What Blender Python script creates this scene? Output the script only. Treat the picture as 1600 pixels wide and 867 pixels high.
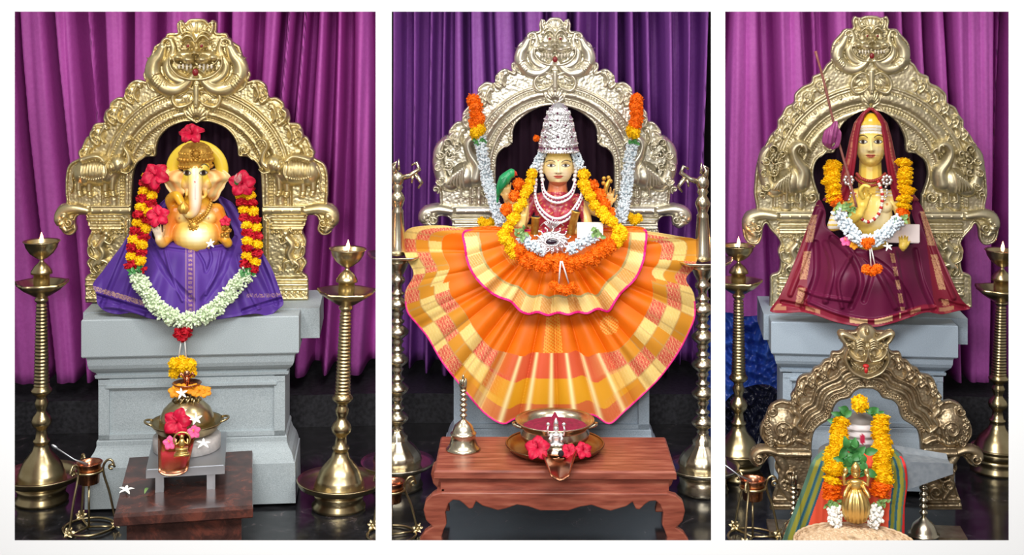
import bpy, math, random
import numpy as np
from mathutils import Matrix, Vector
from math import sin, cos, pi, atan, atan2, sqrt
random.seed(7); rng = np.random.default_rng(7)
SC = bpy.context.scene
for o in list(bpy.data.objects): bpy.data.objects.remove(o)

# ------------------------------------------------------------------ camera, world, lights
F, HY, CH = 2200.0, 0.0, 1.9          # focal length in px, horizon row, camera height
cam = bpy.data.cameras.new('camera'); cam.sensor_width = 36; cam.lens = F/1600*36
cam.shift_y = -(433.5-HY)/1600; cam.clip_start = .05; cam.clip_end = 60
co = bpy.data.objects.new('camera', cam); SC.collection.objects.link(co)
co.location = (0, 0, CH); co.rotation_euler = (pi/2, 0, 0); SC.camera = co
W = bpy.data.worlds.new('world'); SC.world = W; W.use_nodes = True
W.node_tree.nodes['Background'].inputs[0].default_value = (1, .97, .93, 1)
W.node_tree.nodes['Background'].inputs[1].default_value = .32
SC.view_settings.view_transform = 'Standard'; SC.view_settings.look = 'None'
SC.view_settings.exposure = 0.0; SC.view_settings.gamma = 1

def area(name, loc, target, sx, sy, power, col=(1, 1, 1)):
    l = bpy.data.lights.new(name, 'AREA'); l.shape = 'RECTANGLE'; l.size = sx; l.size_y = sy
    l.energy = power; l.color = col
    o = bpy.data.objects.new(name, l); SC.collection.objects.link(o); o.location = loc
    o.rotation_euler = (Vector(target)-Vector(loc)).to_track_quat('-Z', 'Y').to_euler()
area('wall_fill_light', (0, 2.2, 3.1), (0, 4.3, 1.2), 4.0, .7, 160)  # unseen fill lamp, added to brighten the white wall
area('hall_front_light', (-.3, .3, 2.0), (0, 5.5, 1.1), .5, .35, 62, (1, .97, .93))
for nm, x, yy in (('shrine_ceiling_light', -1.25, 4.6), ('shrine_ceiling_light', .15, 4.6), ('shrine_ceiling_light', 1.4, 4.6)):
    area(nm, (x-.25, yy, 2.35), (x+.05, 5.7, .95), .35, .2, 11, (1, .95, .87))

# ------------------------------------------------------------------ frames of the three shrines
class Bay:
    def __init__(s, cx, turn=.4):
        s.cx = cx; s.th = turn*atan((cx-800)/F); s.c, s.s = cos(s.th), sin(s.th)
        s.M = Matrix.Rotation(-s.th, 4, 'Z')
    def k(s, px): return (px-800)/F*s.s + s.c
    def P(s, px, py, d):
        px = np.asarray(px, float); py = np.asarray(py, float)
        X = (px-800)/F; yy = X*s.s+s.c
        return np.stack(np.broadcast_arrays((X*s.c-s.s)/yy*d, d+0*px, CH-(py-HY)/F/yy*d), -1)
    def m(s, px, d): return d/F/s.k(px)
    def floor(s, px, py): return F*CH/(py-HY)*s.k(px)      # depth of the floor point seen there
    def depth(s, px, py, z): return F*(CH-z)/(py-HY)*s.k(px)
B1, B2, B3 = Bay(308), Bay(866), Bay(1356)
B0 = Bay(800); B1T = Bay(288, .8)

# ------------------------------------------------------------------ linking
BASE = {}
def root(name, label, cat, bay, base, group=None):
    o = bpy.data.objects.new(name, None); SC.collection.objects.link(o)
    base = tuple(float(v) for v in base)
    o.matrix_world = bay.M @ Matrix.Translation(base); o.empty_display_size = .03
    o['label'] = label; o['category'] = cat
    if group: o['group'] = group
    BASE[o] = (bay, base); return o
def put(name, g, mat, parent=None, bay=None, base=None, label=None, cat=None, group=None, kind=None, flat=False):
    """g = (verts Nx3 in bay coordinates, faces[, uvs per vertex][, colours per vertex])"""
    if isinstance(g, G): g = g.out()
    v = np.asarray(g[0], float)
    if parent is not None: bay, base = BASE[parent]
    if base is None: base = ((v[:, 0].min()+v[:, 0].max())/2, (v[:, 1].min()+v[:, 1].max())/2, v[:, 2].min())
    base = tuple(float(q) for q in base)
    me = bpy.data.meshes.new(name); me.from_pydata((v-np.array(base)).tolist(), [], g[1]); me.validate()
    if len(g) > 2 and g[2] is not None:
        uv = me.uv_layers.new(name='UVMap'); li = np.zeros(len(me.loops), int); me.loops.foreach_get('vertex_index', li)
        uv.data.foreach_set('uv', np.asarray(g[2], float)[li].ravel())
    if len(g) > 3 and g[3] is not None:
        ca = me.color_attributes.new('Col', 'FLOAT_COLOR', 'POINT')
        c = np.ones((len(v), 4)); c[:, :3] = g[3]; ca.data.foreach_set('color', c.ravel())
    if not flat: me.polygons.foreach_set('use_smooth', [True]*len(me.polygons))
    me.materials.append(mat)
    o = bpy.data.objects.new(name, me); SC.collection.objects.link(o)
    if parent is not None: o.parent = parent
    else: o.matrix_world = bay.M @ Matrix.Translation(base)
    BASE[o] = (bay, base)
    if label: o['label'] = label
    if cat: o['category'] = cat
    if group: o['group'] = group
    if kind: o['kind'] = kind
    return o
def inst(o, bay, M, parent=None, name=None):
    """copy of a mesh object placed by matrix M given in bay coordinates"""
    c = o.copy(); SC.collection.objects.link(c)
    if parent is not None:
        c.parent = parent; c.matrix_parent_inverse = Matrix(); c.matrix_basis = Matrix.Translation(-Vector(BASE[parent][1])) @ M
    else: c.parent = None; c.matrix_world = bay.M @ M
    return c

# ------------------------------------------------------------------ geometry
class G:
    def __init__(s): s.v = []; s.f = []; s.n = 0; s.uv = []
    def add(s, v, f, uv=None):
        v = np.asarray(v, float).reshape(-1, 3); s.v.append(v)
        s.f += [tuple(i+s.n for i in q) for q in f]; s.n += len(v)
        s.uv.append(np.zeros((len(v), 2)) if uv is None else np.asarray(uv, float)); return s
    def out(s): return (np.concatenate(s.v), s.f, np.concatenate(s.uv))
    def box(s, x0, x1, y0, y1, z0, z1):
        v = [(x, y, z) for x in (x0, x1) for y in (y0, y1) for z in (z0, z1)]
        return s.add(v, [(0, 1, 3, 2), (4, 6, 7, 5), (0, 4, 5, 1), (2, 3, 7, 6), (0, 2, 6, 4), (1, 5, 7, 3)])
    def lathe(s, prof, c, n=40, wave=None, cap=True):
        """prof: list of (r, z) absolute z, c: (x, y)"""
        a = np.arange(n)*2*pi/n; V = []
        for r, z in prof:
            rr = r*(1+(wave(a, r, z) if wave else 0))
            V.append(np.stack([c[0]+rr*np.cos(a), c[1]+rr*np.sin(a), 0*a+z], -1))
        m = len(prof); f = []
        for i in range(m-1):
            for j in range(n):
                k = (j+1) % n; f.append((i*n+j, i*n+k, (i+1)*n+k, (i+1)*n+j))
        if cap:
            if prof[0][0] > 1e-5: f.append(tuple(range(n))[::-1])
            if prof[-1][0] > 1e-5: f.append(tuple((m-1)*n+j for j in range(n)))
        return s.add(np.concatenate(V), f)
    def tube(s, pts, r, n=8, flat=None, caps=True):
        pts = np.asarray(pts, float); m = len(pts)
        r = np.broadcast_to(np.asarray(r, float), (m,)) if np.ndim(r) == 0 or len(r) == m else np.interp(np.linspace(0, 1, m), np.linspace(0, 1, len(r)), r)
        T = np.gradient(pts, axis=0); T /= np.linalg.norm(T, axis=1)[:, None]+1e-12
        up = np.array([0, 0, 1.]) if abs(T[0][2]) < .9 else np.array([0, 1., 0])
        N = np.zeros_like(T); N[0] = np.cross(T[0], up); N[0] /= np.linalg.norm(N[0])
        for i in range(1, m):
            q = N[i-1]-T[i]*np.dot(N[i-1], T[i]); N[i] = q/(np.linalg.norm(q)+1e-12)
        Bn = np.cross(T, N); a = np.arange(n)*2*pi/n; V = []
        for i in range(m):
            V.append(pts[i]+r[i]*(np.cos(a)[:, None]*N[i]+np.sin(a)[:, None]*Bn[i]))
        f = [(i*n+j, i*n+(j+1) % n, (i+1)*n+(j+1) % n, (i+1)*n+j) for i in range(m-1) for j in range(n)]
        if caps: f += [tuple(range(n))[::-1], tuple((m-1)*n+j for j in range(n))]
        return s.add(np.concatenate(V), f)
    def ell(s, c, r, R=None, n=16, m=10):
        th = np.linspace(0, pi, m+1)[1:-1]; a = np.arange(n)*2*pi/n
        V = [(0, 0, 1)]+[(sin(t)*cos(q), sin(t)*sin(q), cos(t)) for t in th for q in a]+[(0, 0, -1)]
        V = np.array(V)*np.asarray(r if np.ndim(r) else (r, r, r))
        if R is not None: V = V@np.array(R.to_3x3()).T
        k = m-1; f = []
        for j in range(n):
            f.append((0, 1+j, 1+(j+1) % n)); f.append((1+(k-1)*n+(j+1) % n, 1+(k-1)*n+j, 1+k*n))
        f += [(1+i*n+j, 1+(i+1)*n+j, 1+(i+1)*n+(j+1) % n, 1+i*n+(j+1) % n) for i in range(k-1) for j in range(n)]
        return s.add(V+np.asarray(c), f)
    def grid(s, V, uv=None, close=False):
        """V: array a x b x 3"""
        a, b = V.shape[:2]; f = []
        for i in range(a-1):
            for j in range(b-1): f.append((i*b+j, i*b+j+1, (i+1)*b+j+1, (i+1)*b+j))
            if close: f.append((i*b+b-1, i*b, (i+1)*b, (i+1)*b+b-1))
        return s.add(V.reshape(-1, 3), f, None if uv is None else uv.reshape(-1, 2))
    def prism(s, poly, fn, y0, y1):
        """closed outline poly (N x 2) mapped by fn -> x,z ; extruded y0..y1"""
        p = np.array([fn(*q) for q in poly]); n = len(p)
        a = np.stack([p[:, 0], 0*p[:, 0]+y0, p[:, 1]], -1); b = a.copy(); b[:, 1] = y1
        return s.add(np.concatenate([a, b]), [tuple(range(n)), tuple(range(2*n-1, n-1, -1))]+[(i, i+n, (i+1) % n+n, (i+1) % n) for i in range(n)])
def spl(pts, n=8, closed=False):
    """Catmull-Rom through pts"""
    p = np.asarray(pts, float); m = len(p); out = []
    for i in range(m if closed else m-1):
        g = (lambda k: p[k % m]) if closed else (lambda k: p[min(max(k, 0), m-1)])
        a, b, c, d = g(i-1), g(i), g(i+1), g(i+2)
        for t in np.arange(n)/n:
            out.append(.5*(2*b+(c-a)*t+(2*a-5*b+4*c-d)*t*t+(3*b-a-3*c+d)*t**3))
    if not closed: out.append(p[-1])
    return np.array(out)
def resample(p, n):
    p = np.asarray(p, float); l = np.r_[0, np.cumsum(np.linalg.norm(np.diff(p, axis=0), axis=1))]
    t = np.linspace(0, l[-1], n); return np.stack([np.interp(t, l, p[:, i]) for i in range(p.shape[1])], -1)
def noise1(t, seed, k=6):
    r = np.random.default_rng(seed); o = 0
    for i in range(k): o = o+np.sin(t*(i+1)*r.uniform(.6, 1.4)+r.uniform(0, 6.3))/(i+1)**.7
    return o/2

# ------------------------------------------------------------------ relief sculpting on a height field
class Relief:
    def __init__(s, cx, U, y0, y1, res=1.0, sym=True, x0=None, x1=None):
        s.cx = cx; xs = np.arange(cx-U, cx+U+res/2, res) if x0 is None else np.arange(x0, x1+res/2, res)
        ys = np.arange(y0, y1+res/2, res); s.X, s.Y = np.meshgrid(xs, ys); s.res = res
        s.U = np.abs(s.X-cx) if sym else s.X.copy(); s.H = np.zeros_like(s.X); s.phi = np.full_like(s.X, -99.); s.sym = sym
    def box_(s, u0, u1, y0, y1): return (s.U >= u0) & (s.U <= u1) & (s.Y >= y0) & (s.Y <= y1)
    def dome(s, u, y, ru, ry=None, h=5, rot=0, base=None, add=False, p=.5):
        ry = ru if ry is None else ry; R = max(ru, ry); m = s.box_(u-R, u+R, y-R, y+R); du, dy = s.U[m]-u, s.Y[m]-y
        c, q = cos(rot), sin(rot); a, b = du*c+dy*q, -du*q+dy*c; t = 1-(a/ru)**2-(b/ry)**2; k = t > 0
        hm = s.H[m]; val = h*np.clip(t, 0, 1)**p
        if add: hm[k] += val[k]
        else:
            bs = s.at(u, y) if base is None else base
            hm[k] = np.maximum(hm[k], bs+val[k])
        s.H[m] = hm; return s
    def at(s, u, y):
        i = int(round((y-s.Y[0, 0])/s.res)); x = s.cx+u if s.sym else u; j = int(round((x-s.X[0, 0])/s.res))
        return s.B[min(max(i, 0), s.X.shape[0]-1), min(max(j, 0), s.X.shape[1]-1)] if hasattr(s, 'B') else 0
    def tube(s, pts, r, h=3, base=None, add=False, smooth=True, p=.5):
        pts = np.asarray(pts, float)
        if smooth and len(pts) > 2: pts = spl(pts, 5)
        m_ = len(pts); rr = np.interp(np.linspace(0, 1, m_), np.linspace(0, 1, np.size(r)), np.atleast_1d(r)); R = rr.max()
        m = s.box_(pts[:, 0].min()-R, pts[:, 0].max()+R, pts[:, 1].min()-R, pts[:, 1].max()+R)
        u, y = s.U[m], s.Y[m]; best = np.full(u.shape, 9.)
        for i in range(m_-1):
            a, b = pts[i], pts[i+1]; ab = b-a; L = ab@ab+1e-9
            t = np.clip(((u-a[0])*ab[0]+(y-a[1])*ab[1])/L, 0, 1)
            d = np.hypot(u-a[0]-t*ab[0], y-a[1]-t*ab[1])/(rr[i]+(rr[i+1]-rr[i])*t); best = np.minimum(best, d)
        k = best < 1; hm = s.H[m]; val = h*np.clip(1-best**2, 0, 1)**p
        if add: hm[k] += val[k]
        else:
            bs = s.at(*pts[len(pts)//2]) if base is None else base
            hm[k] = np.maximum(hm[k], bs+val[k])
        s.H[m] = hm; return s
    def groove(s, pts, r, h=1.5, smooth=True): return s.tube(pts, r, -h, add=True, smooth=smooth)
    def beads(s, pts, step, r, h=2, base=None):
        p = spl(pts, 8) if len(pts) > 2 else np.asarray(pts, float); l = np.linalg.norm(np.diff(p, axis=0), axis=1).sum()
        for q in resample(p, max(2, int(l/step))): s.dome(q[0], q[1], r, r, h, base=base)
        return s
    def spiral(s, u, y, R, w=2.5, h=3, a0=0, turns=1.3, dr=1, base=None, tail=None):
        t = np.linspace(0, 1, 18); rad = R*(1-.8*t); a = a0+dr*turns*2*pi*t
        p = np.stack([u+rad*np.cos(a), y+rad*np.sin(a)], -1)
        if tail is not None: p = np.vstack([tail, p])
        s.tube(p, (w, w*.7), h, base=base, smooth=False); s.dome(u, y, w*.9, w*.9, h*1.2, base=base); return s
    def frac(s, amp, sc=1.0, seed=1):
        r = np.random.default_rng(seed); n = r.normal(size=s.X.shape)
        for _ in range(2): n = (n+np.roll(n, 1, 0)+np.roll(n, -1, 0)+np.roll(n, 1, 1)+np.roll(n, -1, 1))/5
        s.H += amp*n*2; return s
    def sdf(s, poly):
        p = np.asarray(poly, float); X, Y = s.X, s.Y; d = np.full(X.shape, 1e9); ins = np.zeros(X.shape, bool)
        for i in range(len(p)):
            a, b = p[i], p[(i+1) % len(p)]; ab = b-a; L = ab@ab+1e-12
            t = np.clip(((X-a[0])*ab[0]+(Y-a[1])*ab[1])/L, 0, 1)
            d = np.minimum(d, (X-a[0]-t*ab[0])**2+(Y-a[1]-t*ab[1])**2)
            if a[1] != b[1]:
                c = ((a[1] > Y) != (b[1] > Y)) & (X < (b[0]-a[0])*(Y-a[1])/(b[1]-a[1])+a[0]); ins ^= c
        d = np.sqrt(d); return np.where(ins, -d, d)
    def mesh(s, bay, d, thick=6, hs=1.0, cols=None, persp=False):
        """height field to a solid plate; d is the distance of the H=0 plane, thick and H in px"""
        phi = s.phi; ins = phi < 0; cell = ins[:-1, :-1] | ins[1:, :-1] | ins[:-1, 1:] | ins[1:, 1:]
        gy, gx = np.gradient(phi, s.res); gn = np.hypot(gx, gy)+1e-9
        out = phi > 0; X = s.X.copy(); Y = s.Y.copy()
        mv = np.clip(phi, 0, 1.5*s.res); X[out] -= (mv*gx/gn)[out]; Y[out] -= (mv*gy/gn)[out]
        used = np.zeros(phi.shape, bool)
        for a in (slice(0, -1), slice(1, None)):
            for b in (slice(0, -1), slice(1, None)): used[a, b] |= cell
        idx = -np.ones(phi.shape, int); n = used.sum(); idx[used] = np.arange(n)
        m = bay.m(s.X[used], d); v = bay.P(X[used], Y[used], d); fr = v.copy(); fr[:, 1] = d-s.H[used]*m*hs
        bk = v.copy(); bk[:, 1] = d+thick*m.mean()
        if persp:
            dd = d-s.H[used]*m*hs; fr = bay.P(X[used], Y[used], dd); bk = bay.P(X[used], Y[used], dd+thick*m.mean())
        ii, jj = np.nonzero(cell); a, b, c, e = idx[ii, jj], idx[ii, jj+1], idx[ii+1, jj+1], idx[ii+1, jj]
        f = np.stack([a, e, c, b], -1).tolist(); fb = np.stack([a+n, b+n, c+n, e+n], -1).tolist()
        cp = np.pad(cell, 1); side = []
        for q, (di, dj) in enumerate(((-1, 0), (1, 0), (0, -1), (0, 1))):
            nb = cp[1+di:cp.shape[0]-1+di, 1+dj:cp.shape[1]-1+dj]; i, j = np.nonzero(cell & ~nb)
            p_, r_ = {0: (idx[i, j], idx[i, j+1]), 1: (idx[i+1, j+1], idx[i+1, j]), 2: (idx[i+1, j], idx[i, j]), 3: (idx[i, j+1], idx[i+1, j+1])}[q]
            side += np.stack([p_, r_, r_+n, p_+n], -1).tolist()
        V = np.concatenate([fr, bk])
        C = None
        if cols is not None: C = np.concatenate([cols[used], cols[used]])
        return (V, f+fb+side, None, C)
def inv(bay, v, d):
    """bay coordinates -> px coordinates on the plane d"""
    t = v[:, 0]/v[:, 1]; X = (t*bay.c+bay.s)/(bay.c-t*bay.s); px = 800+F*X
    return px, HY+(CH-v[:, 2])/v[:, 1]*(X*bay.s+bay.c)*F

# ------------------------------------------------------------------ materials
def nodes(name):
    m = bpy.data.materials.new(name); m.use_nodes = True; nt = m.node_tree; b = nt.nodes['Principled BSDF']; return m, nt, b
def lk(nt, a, b): nt.links.new(a, b)
def tex(nt, kind, scale=5, coord='Object', **kw):
    tc = nt.nodes.new('ShaderNodeTexCoord'); t = nt.nodes.new('ShaderNodeTex'+kind); lk(nt, tc.outputs[coord], t.inputs['Vector'])
    if 'Scale' in t.inputs: t.inputs['Scale'].default_value = scale
    for k, v in kw.items(): t.inputs[k].default_value = v
    return t
def ramp(nt, src, stops):
    r = nt.nodes.new('ShaderNodeValToRGB'); lk(nt, src, r.inputs[0]); e = r.color_ramp.elements
    while len(e) < len(stops): e.new(.5)
    for i, (p, c) in enumerate(stops): e[i].position = p; e[i].color = (*c, 1)
    return r.outputs[0]
def bump(nt, b, src, st=.3, dist=.002):
    n = nt.nodes.new('ShaderNodeBump'); n.inputs['Strength'].default_value = st; n.inputs['Distance'].default_value = dist
    lk(nt, src, n.inputs['Height']); lk(nt, n.outputs[0], b.inputs['Normal'])
def mat(name, col, rough=.5, metal=0, col2=None, scale=20, bmp=0, bscale=120, coat=0, spec=None, sss=0, sheen=0, bdist=.002, det=4):
    m, nt, b = nodes(name); b.inputs['Base Color'].default_value = (*col, 1)
    b.inputs['Roughness'].default_value = rough; b.inputs['Metallic'].default_value = metal
    if col2: lk(nt, ramp(nt, tex(nt, 'Noise', scale, Detail=det).outputs['Fac'], [(.35, col), (.65, col2)]), b.inputs['Base Color'])
    if bmp: bump(nt, b, tex(nt, 'Noise', bscale, Detail=3).outputs['Fac'], bmp, bdist)
    if coat: b.inputs['Coat Weight'].default_value = coat; b.inputs['Coat Roughness'].default_value = .08
    if spec is not None: b.inputs['Specular IOR Level'].default_value = spec
    if sheen: b.inputs['Sheen Weight'].default_value = sheen
    return m
def vcol(name, rough=.4, spec=.5, coat=0, metal=0):
    m, nt, b = nodes(name); a = nt.nodes.new('ShaderNodeVertexColor'); a.layer_name = 'Col'; lk(nt, a.outputs[0], b.inputs['Base Color'])
    b.inputs['Roughness'].default_value = rough; b.inputs['Specular IOR Level'].default_value = spec; b.inputs['Metallic'].default_value = metal
    if coat: b.inputs['Coat Weight'].default_value = coat
    return m
M = {}
M['wall'] = mat('white_paint', (.93, .93, .93), .8)
M['gold'] = mat('gilt_brass', (.72, .62, .36), .36, .88, (.62, .51, .26), 30, .10, 260)
M['pale'] = mat('pale_gilt_brass', (.78, .74, .63), .34, .88, (.68, .64, .51), 30, .10, 260)
M['gold3'] = mat('soft_gilt_brass', (.70, .63, .44), .40, .85, (.60, .53, .33), 30, .10, 260)
M['bronze'] = mat('aged_bronze', (.42, .34, .22), .36, .8, (.30, .22, .13), 30, .15, 220)
M['brass'] = mat('polished_brass', (.60, .50, .29), .28, 1, (.48, .38, .20), 14)
M['brass2'] = mat('silvery_brass', (.68, .62, .48), .26, 1, (.54, .47, .33), 14)
M['copper'] = mat('copper', (.55, .24, .14), .25, 1, (.40, .16, .09), 20)
M['ivory'] = mat('cream_paint', (.72, .66, .55), .4)
M['redpaint'] = mat('dark_red_paint', (.22, .01, .015), .35)
M['silver'] = mat('silver', (.88, .88, .90), .30, .9)
M['steel'] = mat('stainless_steel', (.50, .52, .55), .42, .9)
M['stone'] = mat('grey_granite', (.47, .53, .55), .75, 0, (.30, .35, .37), 420, .3, 300, det=8)
M['stone3'] = mat('pale_blue_grey_granite', (.42, .50, .58), .75, 0, (.29, .36, .43), 420, .3, 300, det=8)
M['dark'] = mat('near_black_cloth', (.012, .006, .012), .9)
def granite():
    m, nt, b = nodes('black_polished_granite')
    t = tex(nt, 'Noise', 9, Detail=10, Roughness=.75, Distortion=1.5)
    lk(nt, ramp(nt, t.outputs['Fac'], [(.45, (.012, .012, .014)), (.6, (.03, .03, .034)), (.68, (.16, .12, .12)), (.74, (.02, .02, .022))]), b.inputs['Base Color'])
    b.inputs['Roughness'].default_value = .16; return m
M['floor'] = granite()
def redgranite():
    m, nt, b = nodes('red_brown_granite')
    t = tex(nt, 'Noise', 14, Detail=10, Roughness=.7, Distortion=.6)
    lk(nt, ramp(nt, t.outputs['Fac'], [(.3, (.022, .012, .011)), (.5, (.065, .027, .022)), (.62, (.15, .045, .03)), (.8, (.07, .045, .04))]), b.inputs['Base Color'])
    b.inputs['Roughness'].default_value = .22; b.inputs['Specular IOR Level'].default_value = .35; return m
M['redgranite'] = redgranite()
def wood():
    m, nt, b = nodes('reddish_teak')
    tc = nt.nodes.new('ShaderNodeTexCoord'); mp = nt.nodes.new('ShaderNodeMapping'); mp.inputs['Scale'].default_value = (2, 14, 14)
    n = nt.nodes.new('ShaderNodeTexNoise'); n.inputs['Scale'].default_value = 4; n.inputs['Detail'].default_value = 8
    lk(nt, tc.outputs['Object'], mp.inputs[0]); lk(nt, mp.outputs[0], n.inputs[0])
    lk(nt, ramp(nt, n.outputs['Fac'], [(.3, (.17, .038, .022)), (.5, (.30, .075, .045)), (.7, (.42, .14, .085))]), b.inputs['Base Color'])
    b.inputs['Roughness'].default_value = .35; return m
M['wood'] = wood()
def curtain_mat(name, c1, c2):
    m, nt, b = nodes(name)
    t = tex(nt, 'Noise', 60, Detail=5, Roughness=.7)
    lk(nt, ramp(nt, t.outputs['Fac'], [(.3, c1), (.7, c2)]), b.inputs['Base Color'])
    b.inputs['Roughness'].default_value = .5; b.inputs['Sheen Weight'].default_value = .0
    b.inputs['Specular IOR Level'].default_value = .3; return m
M['curt1'] = curtain_mat('magenta_purple_satin', (.62, .12, .55), (.72, .16, .65))
M['curt2'] = curtain_mat('violet_satin', (.38, .12, .52), (.46, .16, .62))
M['curt3'] = curtain_mat('plum_satin', (.60, .13, .56), (.70, .17, .66))
M['kerb'] = mat('dull_black_granite', (.016, .016, .02), .5, 0, (.05, .05, .06), 60)
# ------------------------------------------------------------------ setting
def setting():
    g = G(); g.box(-6, 6, -1.5, 9, -.05, 0); put('floor', g, M['floor'], bay=B0, base=(0, 0, 0), kind='structure', flat=True)
    g = G(); g.box(-5, 5, 7.4, 7.5, 0, 4); put('wall_back', g, mat('dark_plaster', (.04, .03, .04), .8), bay=B0, base=(0, 7.4, 0), kind='structure', flat=True)
    # white panel borders built as a wall with three splayed openings
    d, t = 4.25, .07
    rects = [(23, 587, 18, 843), (612, 1111, 18, 845), (1133, 1576, 18, 845)]
    w = lambda px, py, dd=d: B0.P(px, py, dd)[[0, 2]]
    g = G(); xs = [-2.4]; 
    cols = [-2.4]+[v for r in rects for v in (w(r[0], 0)[0], w(r[1], 0)[0])]+[2.4]
    z1, z0, ZT = w(0, 18)[1], w(0, 844)[1], 2.75
    e = .07                                                  # splay of the reveals
    def quad(a, b, c, q): g.add([a, b, c, q], [(0, 1, 2, 3)])
    # front face
    for i in range(0, 8, 2): quad((cols[i], d, z0), (cols[i+1], d, z0), (cols[i+1], d, z1), (cols[i], d, z1))
    quad((-2.4, d, z1), (2.4, d, z1), (2.4, d, ZT), (-2.4, d, ZT)); quad((-2.4, d, 0), (2.4, d, 0), (2.4, d, z0), (-2.4, d, z0))
    D = d+t; bc = [cols[0]]
    for k in range(3): bc += [cols[1+2*k]-(.045 if k == 0 else .012), cols[2+2*k]+(.045 if k == 2 else .012)]
    bc += [cols[-1]]; zb1, zb0 = z1+e, z0-e
    for i in range(0, 8, 2): quad((bc[i+1], D, zb0), (bc[i], D, zb0), (bc[i], D, zb1), (bc[i+1], D, zb1))
    quad((2.4, D, zb1), (-2.4, D, zb1), (-2.4, D, ZT), (2.4, D, ZT)); quad((2.4, D, 0), (-2.4, D, 0), (-2.4, D, zb0), (2.4, D, zb0))
    for k in range(3):
        a, b_, A, Bb = cols[1+2*k], cols[2+2*k], bc[1+2*k], bc[2+2*k]
        quad((a, d, z0), (a, d, z1), (A, D, zb1), (A, D, zb0)); quad((b_, d, z1), (b_, d, z0), (Bb, D, zb0), (Bb, D, zb1))
        quad((a, d, z1), (b_, d, z1), (Bb, D, zb1), (A, D, zb1)); quad((b_, d, z0), (a, d, z0), (A, D, zb0), (Bb, D, zb0))
    quad((-2.4, d, ZT), (2.4, d, ZT), (2.4, D, ZT), (-2.4, D, ZT))
    quad((-2.4, D, 0), (-2.4, d, 0), (-2.4, d, ZT), (-2.4, D, ZT)); quad((2.4, d, 0), (2.4, D, 0), (2.4, D, ZT), (2.4, d, ZT))
    put('wall_panel_borders', g, M['wall'], bay=B0, base=(0, d, 0), kind='structure', flat=True)
    # dark granite kerb along the back
    for b, x0, x1, yt, yb, dd, nm in ((B1, -20, 610, 606, 640, 6.48, 'trim_1'), (B2, 590, 1130, 600, 640, 6.48, 'trim_2'), (B3, 1110, 1640, 600, 640, 6.48, 'trim_3')):
        p, q = b.P(x0, yt, dd), b.P(x1, yt, dd); g = G(); g.box(p[0], q[0], dd-.16, dd+.5, 0, float(b.P(b.cx, yt, dd)[2]))
        put(nm, g, M['kerb'], bay=b, kind='structure', flat=True)
setting()

def curtain(b, x0, x1, d, mt, seed, label, ncol, folds, lean=0, amp=.2):
    """hanging satin with deep irregular pleats; folds: list of px where the cloth dips into a dark recess"""
    xa, xb = b.P(x0, 0, d)[0], b.P(x1, 0, d)[0]; n = 520; mrow = 46
    zt, zb = 2.6, float(b.P(b.cx, 600, 6.32)[2])+.004
    t = np.linspace(0, 1, n); x = xa+(xb-xa)*t; V = np.zeros((mrow, n, 3))
    fx = np.array([b.P(f, 0, d)[0] for f in folds]); fw = np.random.default_rng(seed).uniform(.03, .065, len(folds))
    for i in range(mrow):
        s_ = i/(mrow-1); z = zt+(zb-zt)*s_
        xx = x+lean*.16*max(0, s_-.25)**1.3*np.sin(x*3+seed)            # pleats wander as they fall
        y = np.zeros(n)
        for f, w_ in zip(fx, fw*.62):
            ff = f+.03*np.sin(s_*2.2+f*9)
            y = np.maximum(y, .30*np.exp(-((xx-ff)/w_)**4))
        y += .022*noise1(xx*30+s_*1.0, seed+1, 3)+.005*noise1(xx*90-s_*1.5, seed+2, 2)+.006*noise1(s_*7+x*6, seed+4)
        V[i, :, 0] = x; V[i, :, 1] = d+y; V[i, :, 2] = z
    g = G(); g.grid(V[:, ::-1])
    o = put('curtain', g, mt, bay=b, label=label, cat='curtain')
    s = o.modifiers.new('s', 'SOLIDIFY'); s.thickness = .003; s.offset = 1
curtain(B1, -16, 606, 6.38, M['curt1'], 3, 'magenta purple satin curtain hanging behind the elephant-headed idol', 1,
        [30, 75, 112, 138, 196, 258, 330, 350, 392, 440, 470, 500, 530, 553, 590], 1.2)
curtain(B2, 614, 1112, 6.42, M['curt2'], 5, 'dark violet satin curtain hanging behind the goddess in the orange saree', 1,
        [622, 652, 682, 708, 738, 770, 808, 845, 885, 925, 955, 985, 1008, 1032, 1060, 1085, 1110], .3)
curtain(B3, 1122, 1610, 6.38, M['curt3'], 8, 'plum purple satin curtain hanging behind the maroon-robed saint', 1,
        [1142, 1208, 1256, 1278, 1330, 1402, 1432, 1458, 1485, 1556, 1575], .8)

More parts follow.
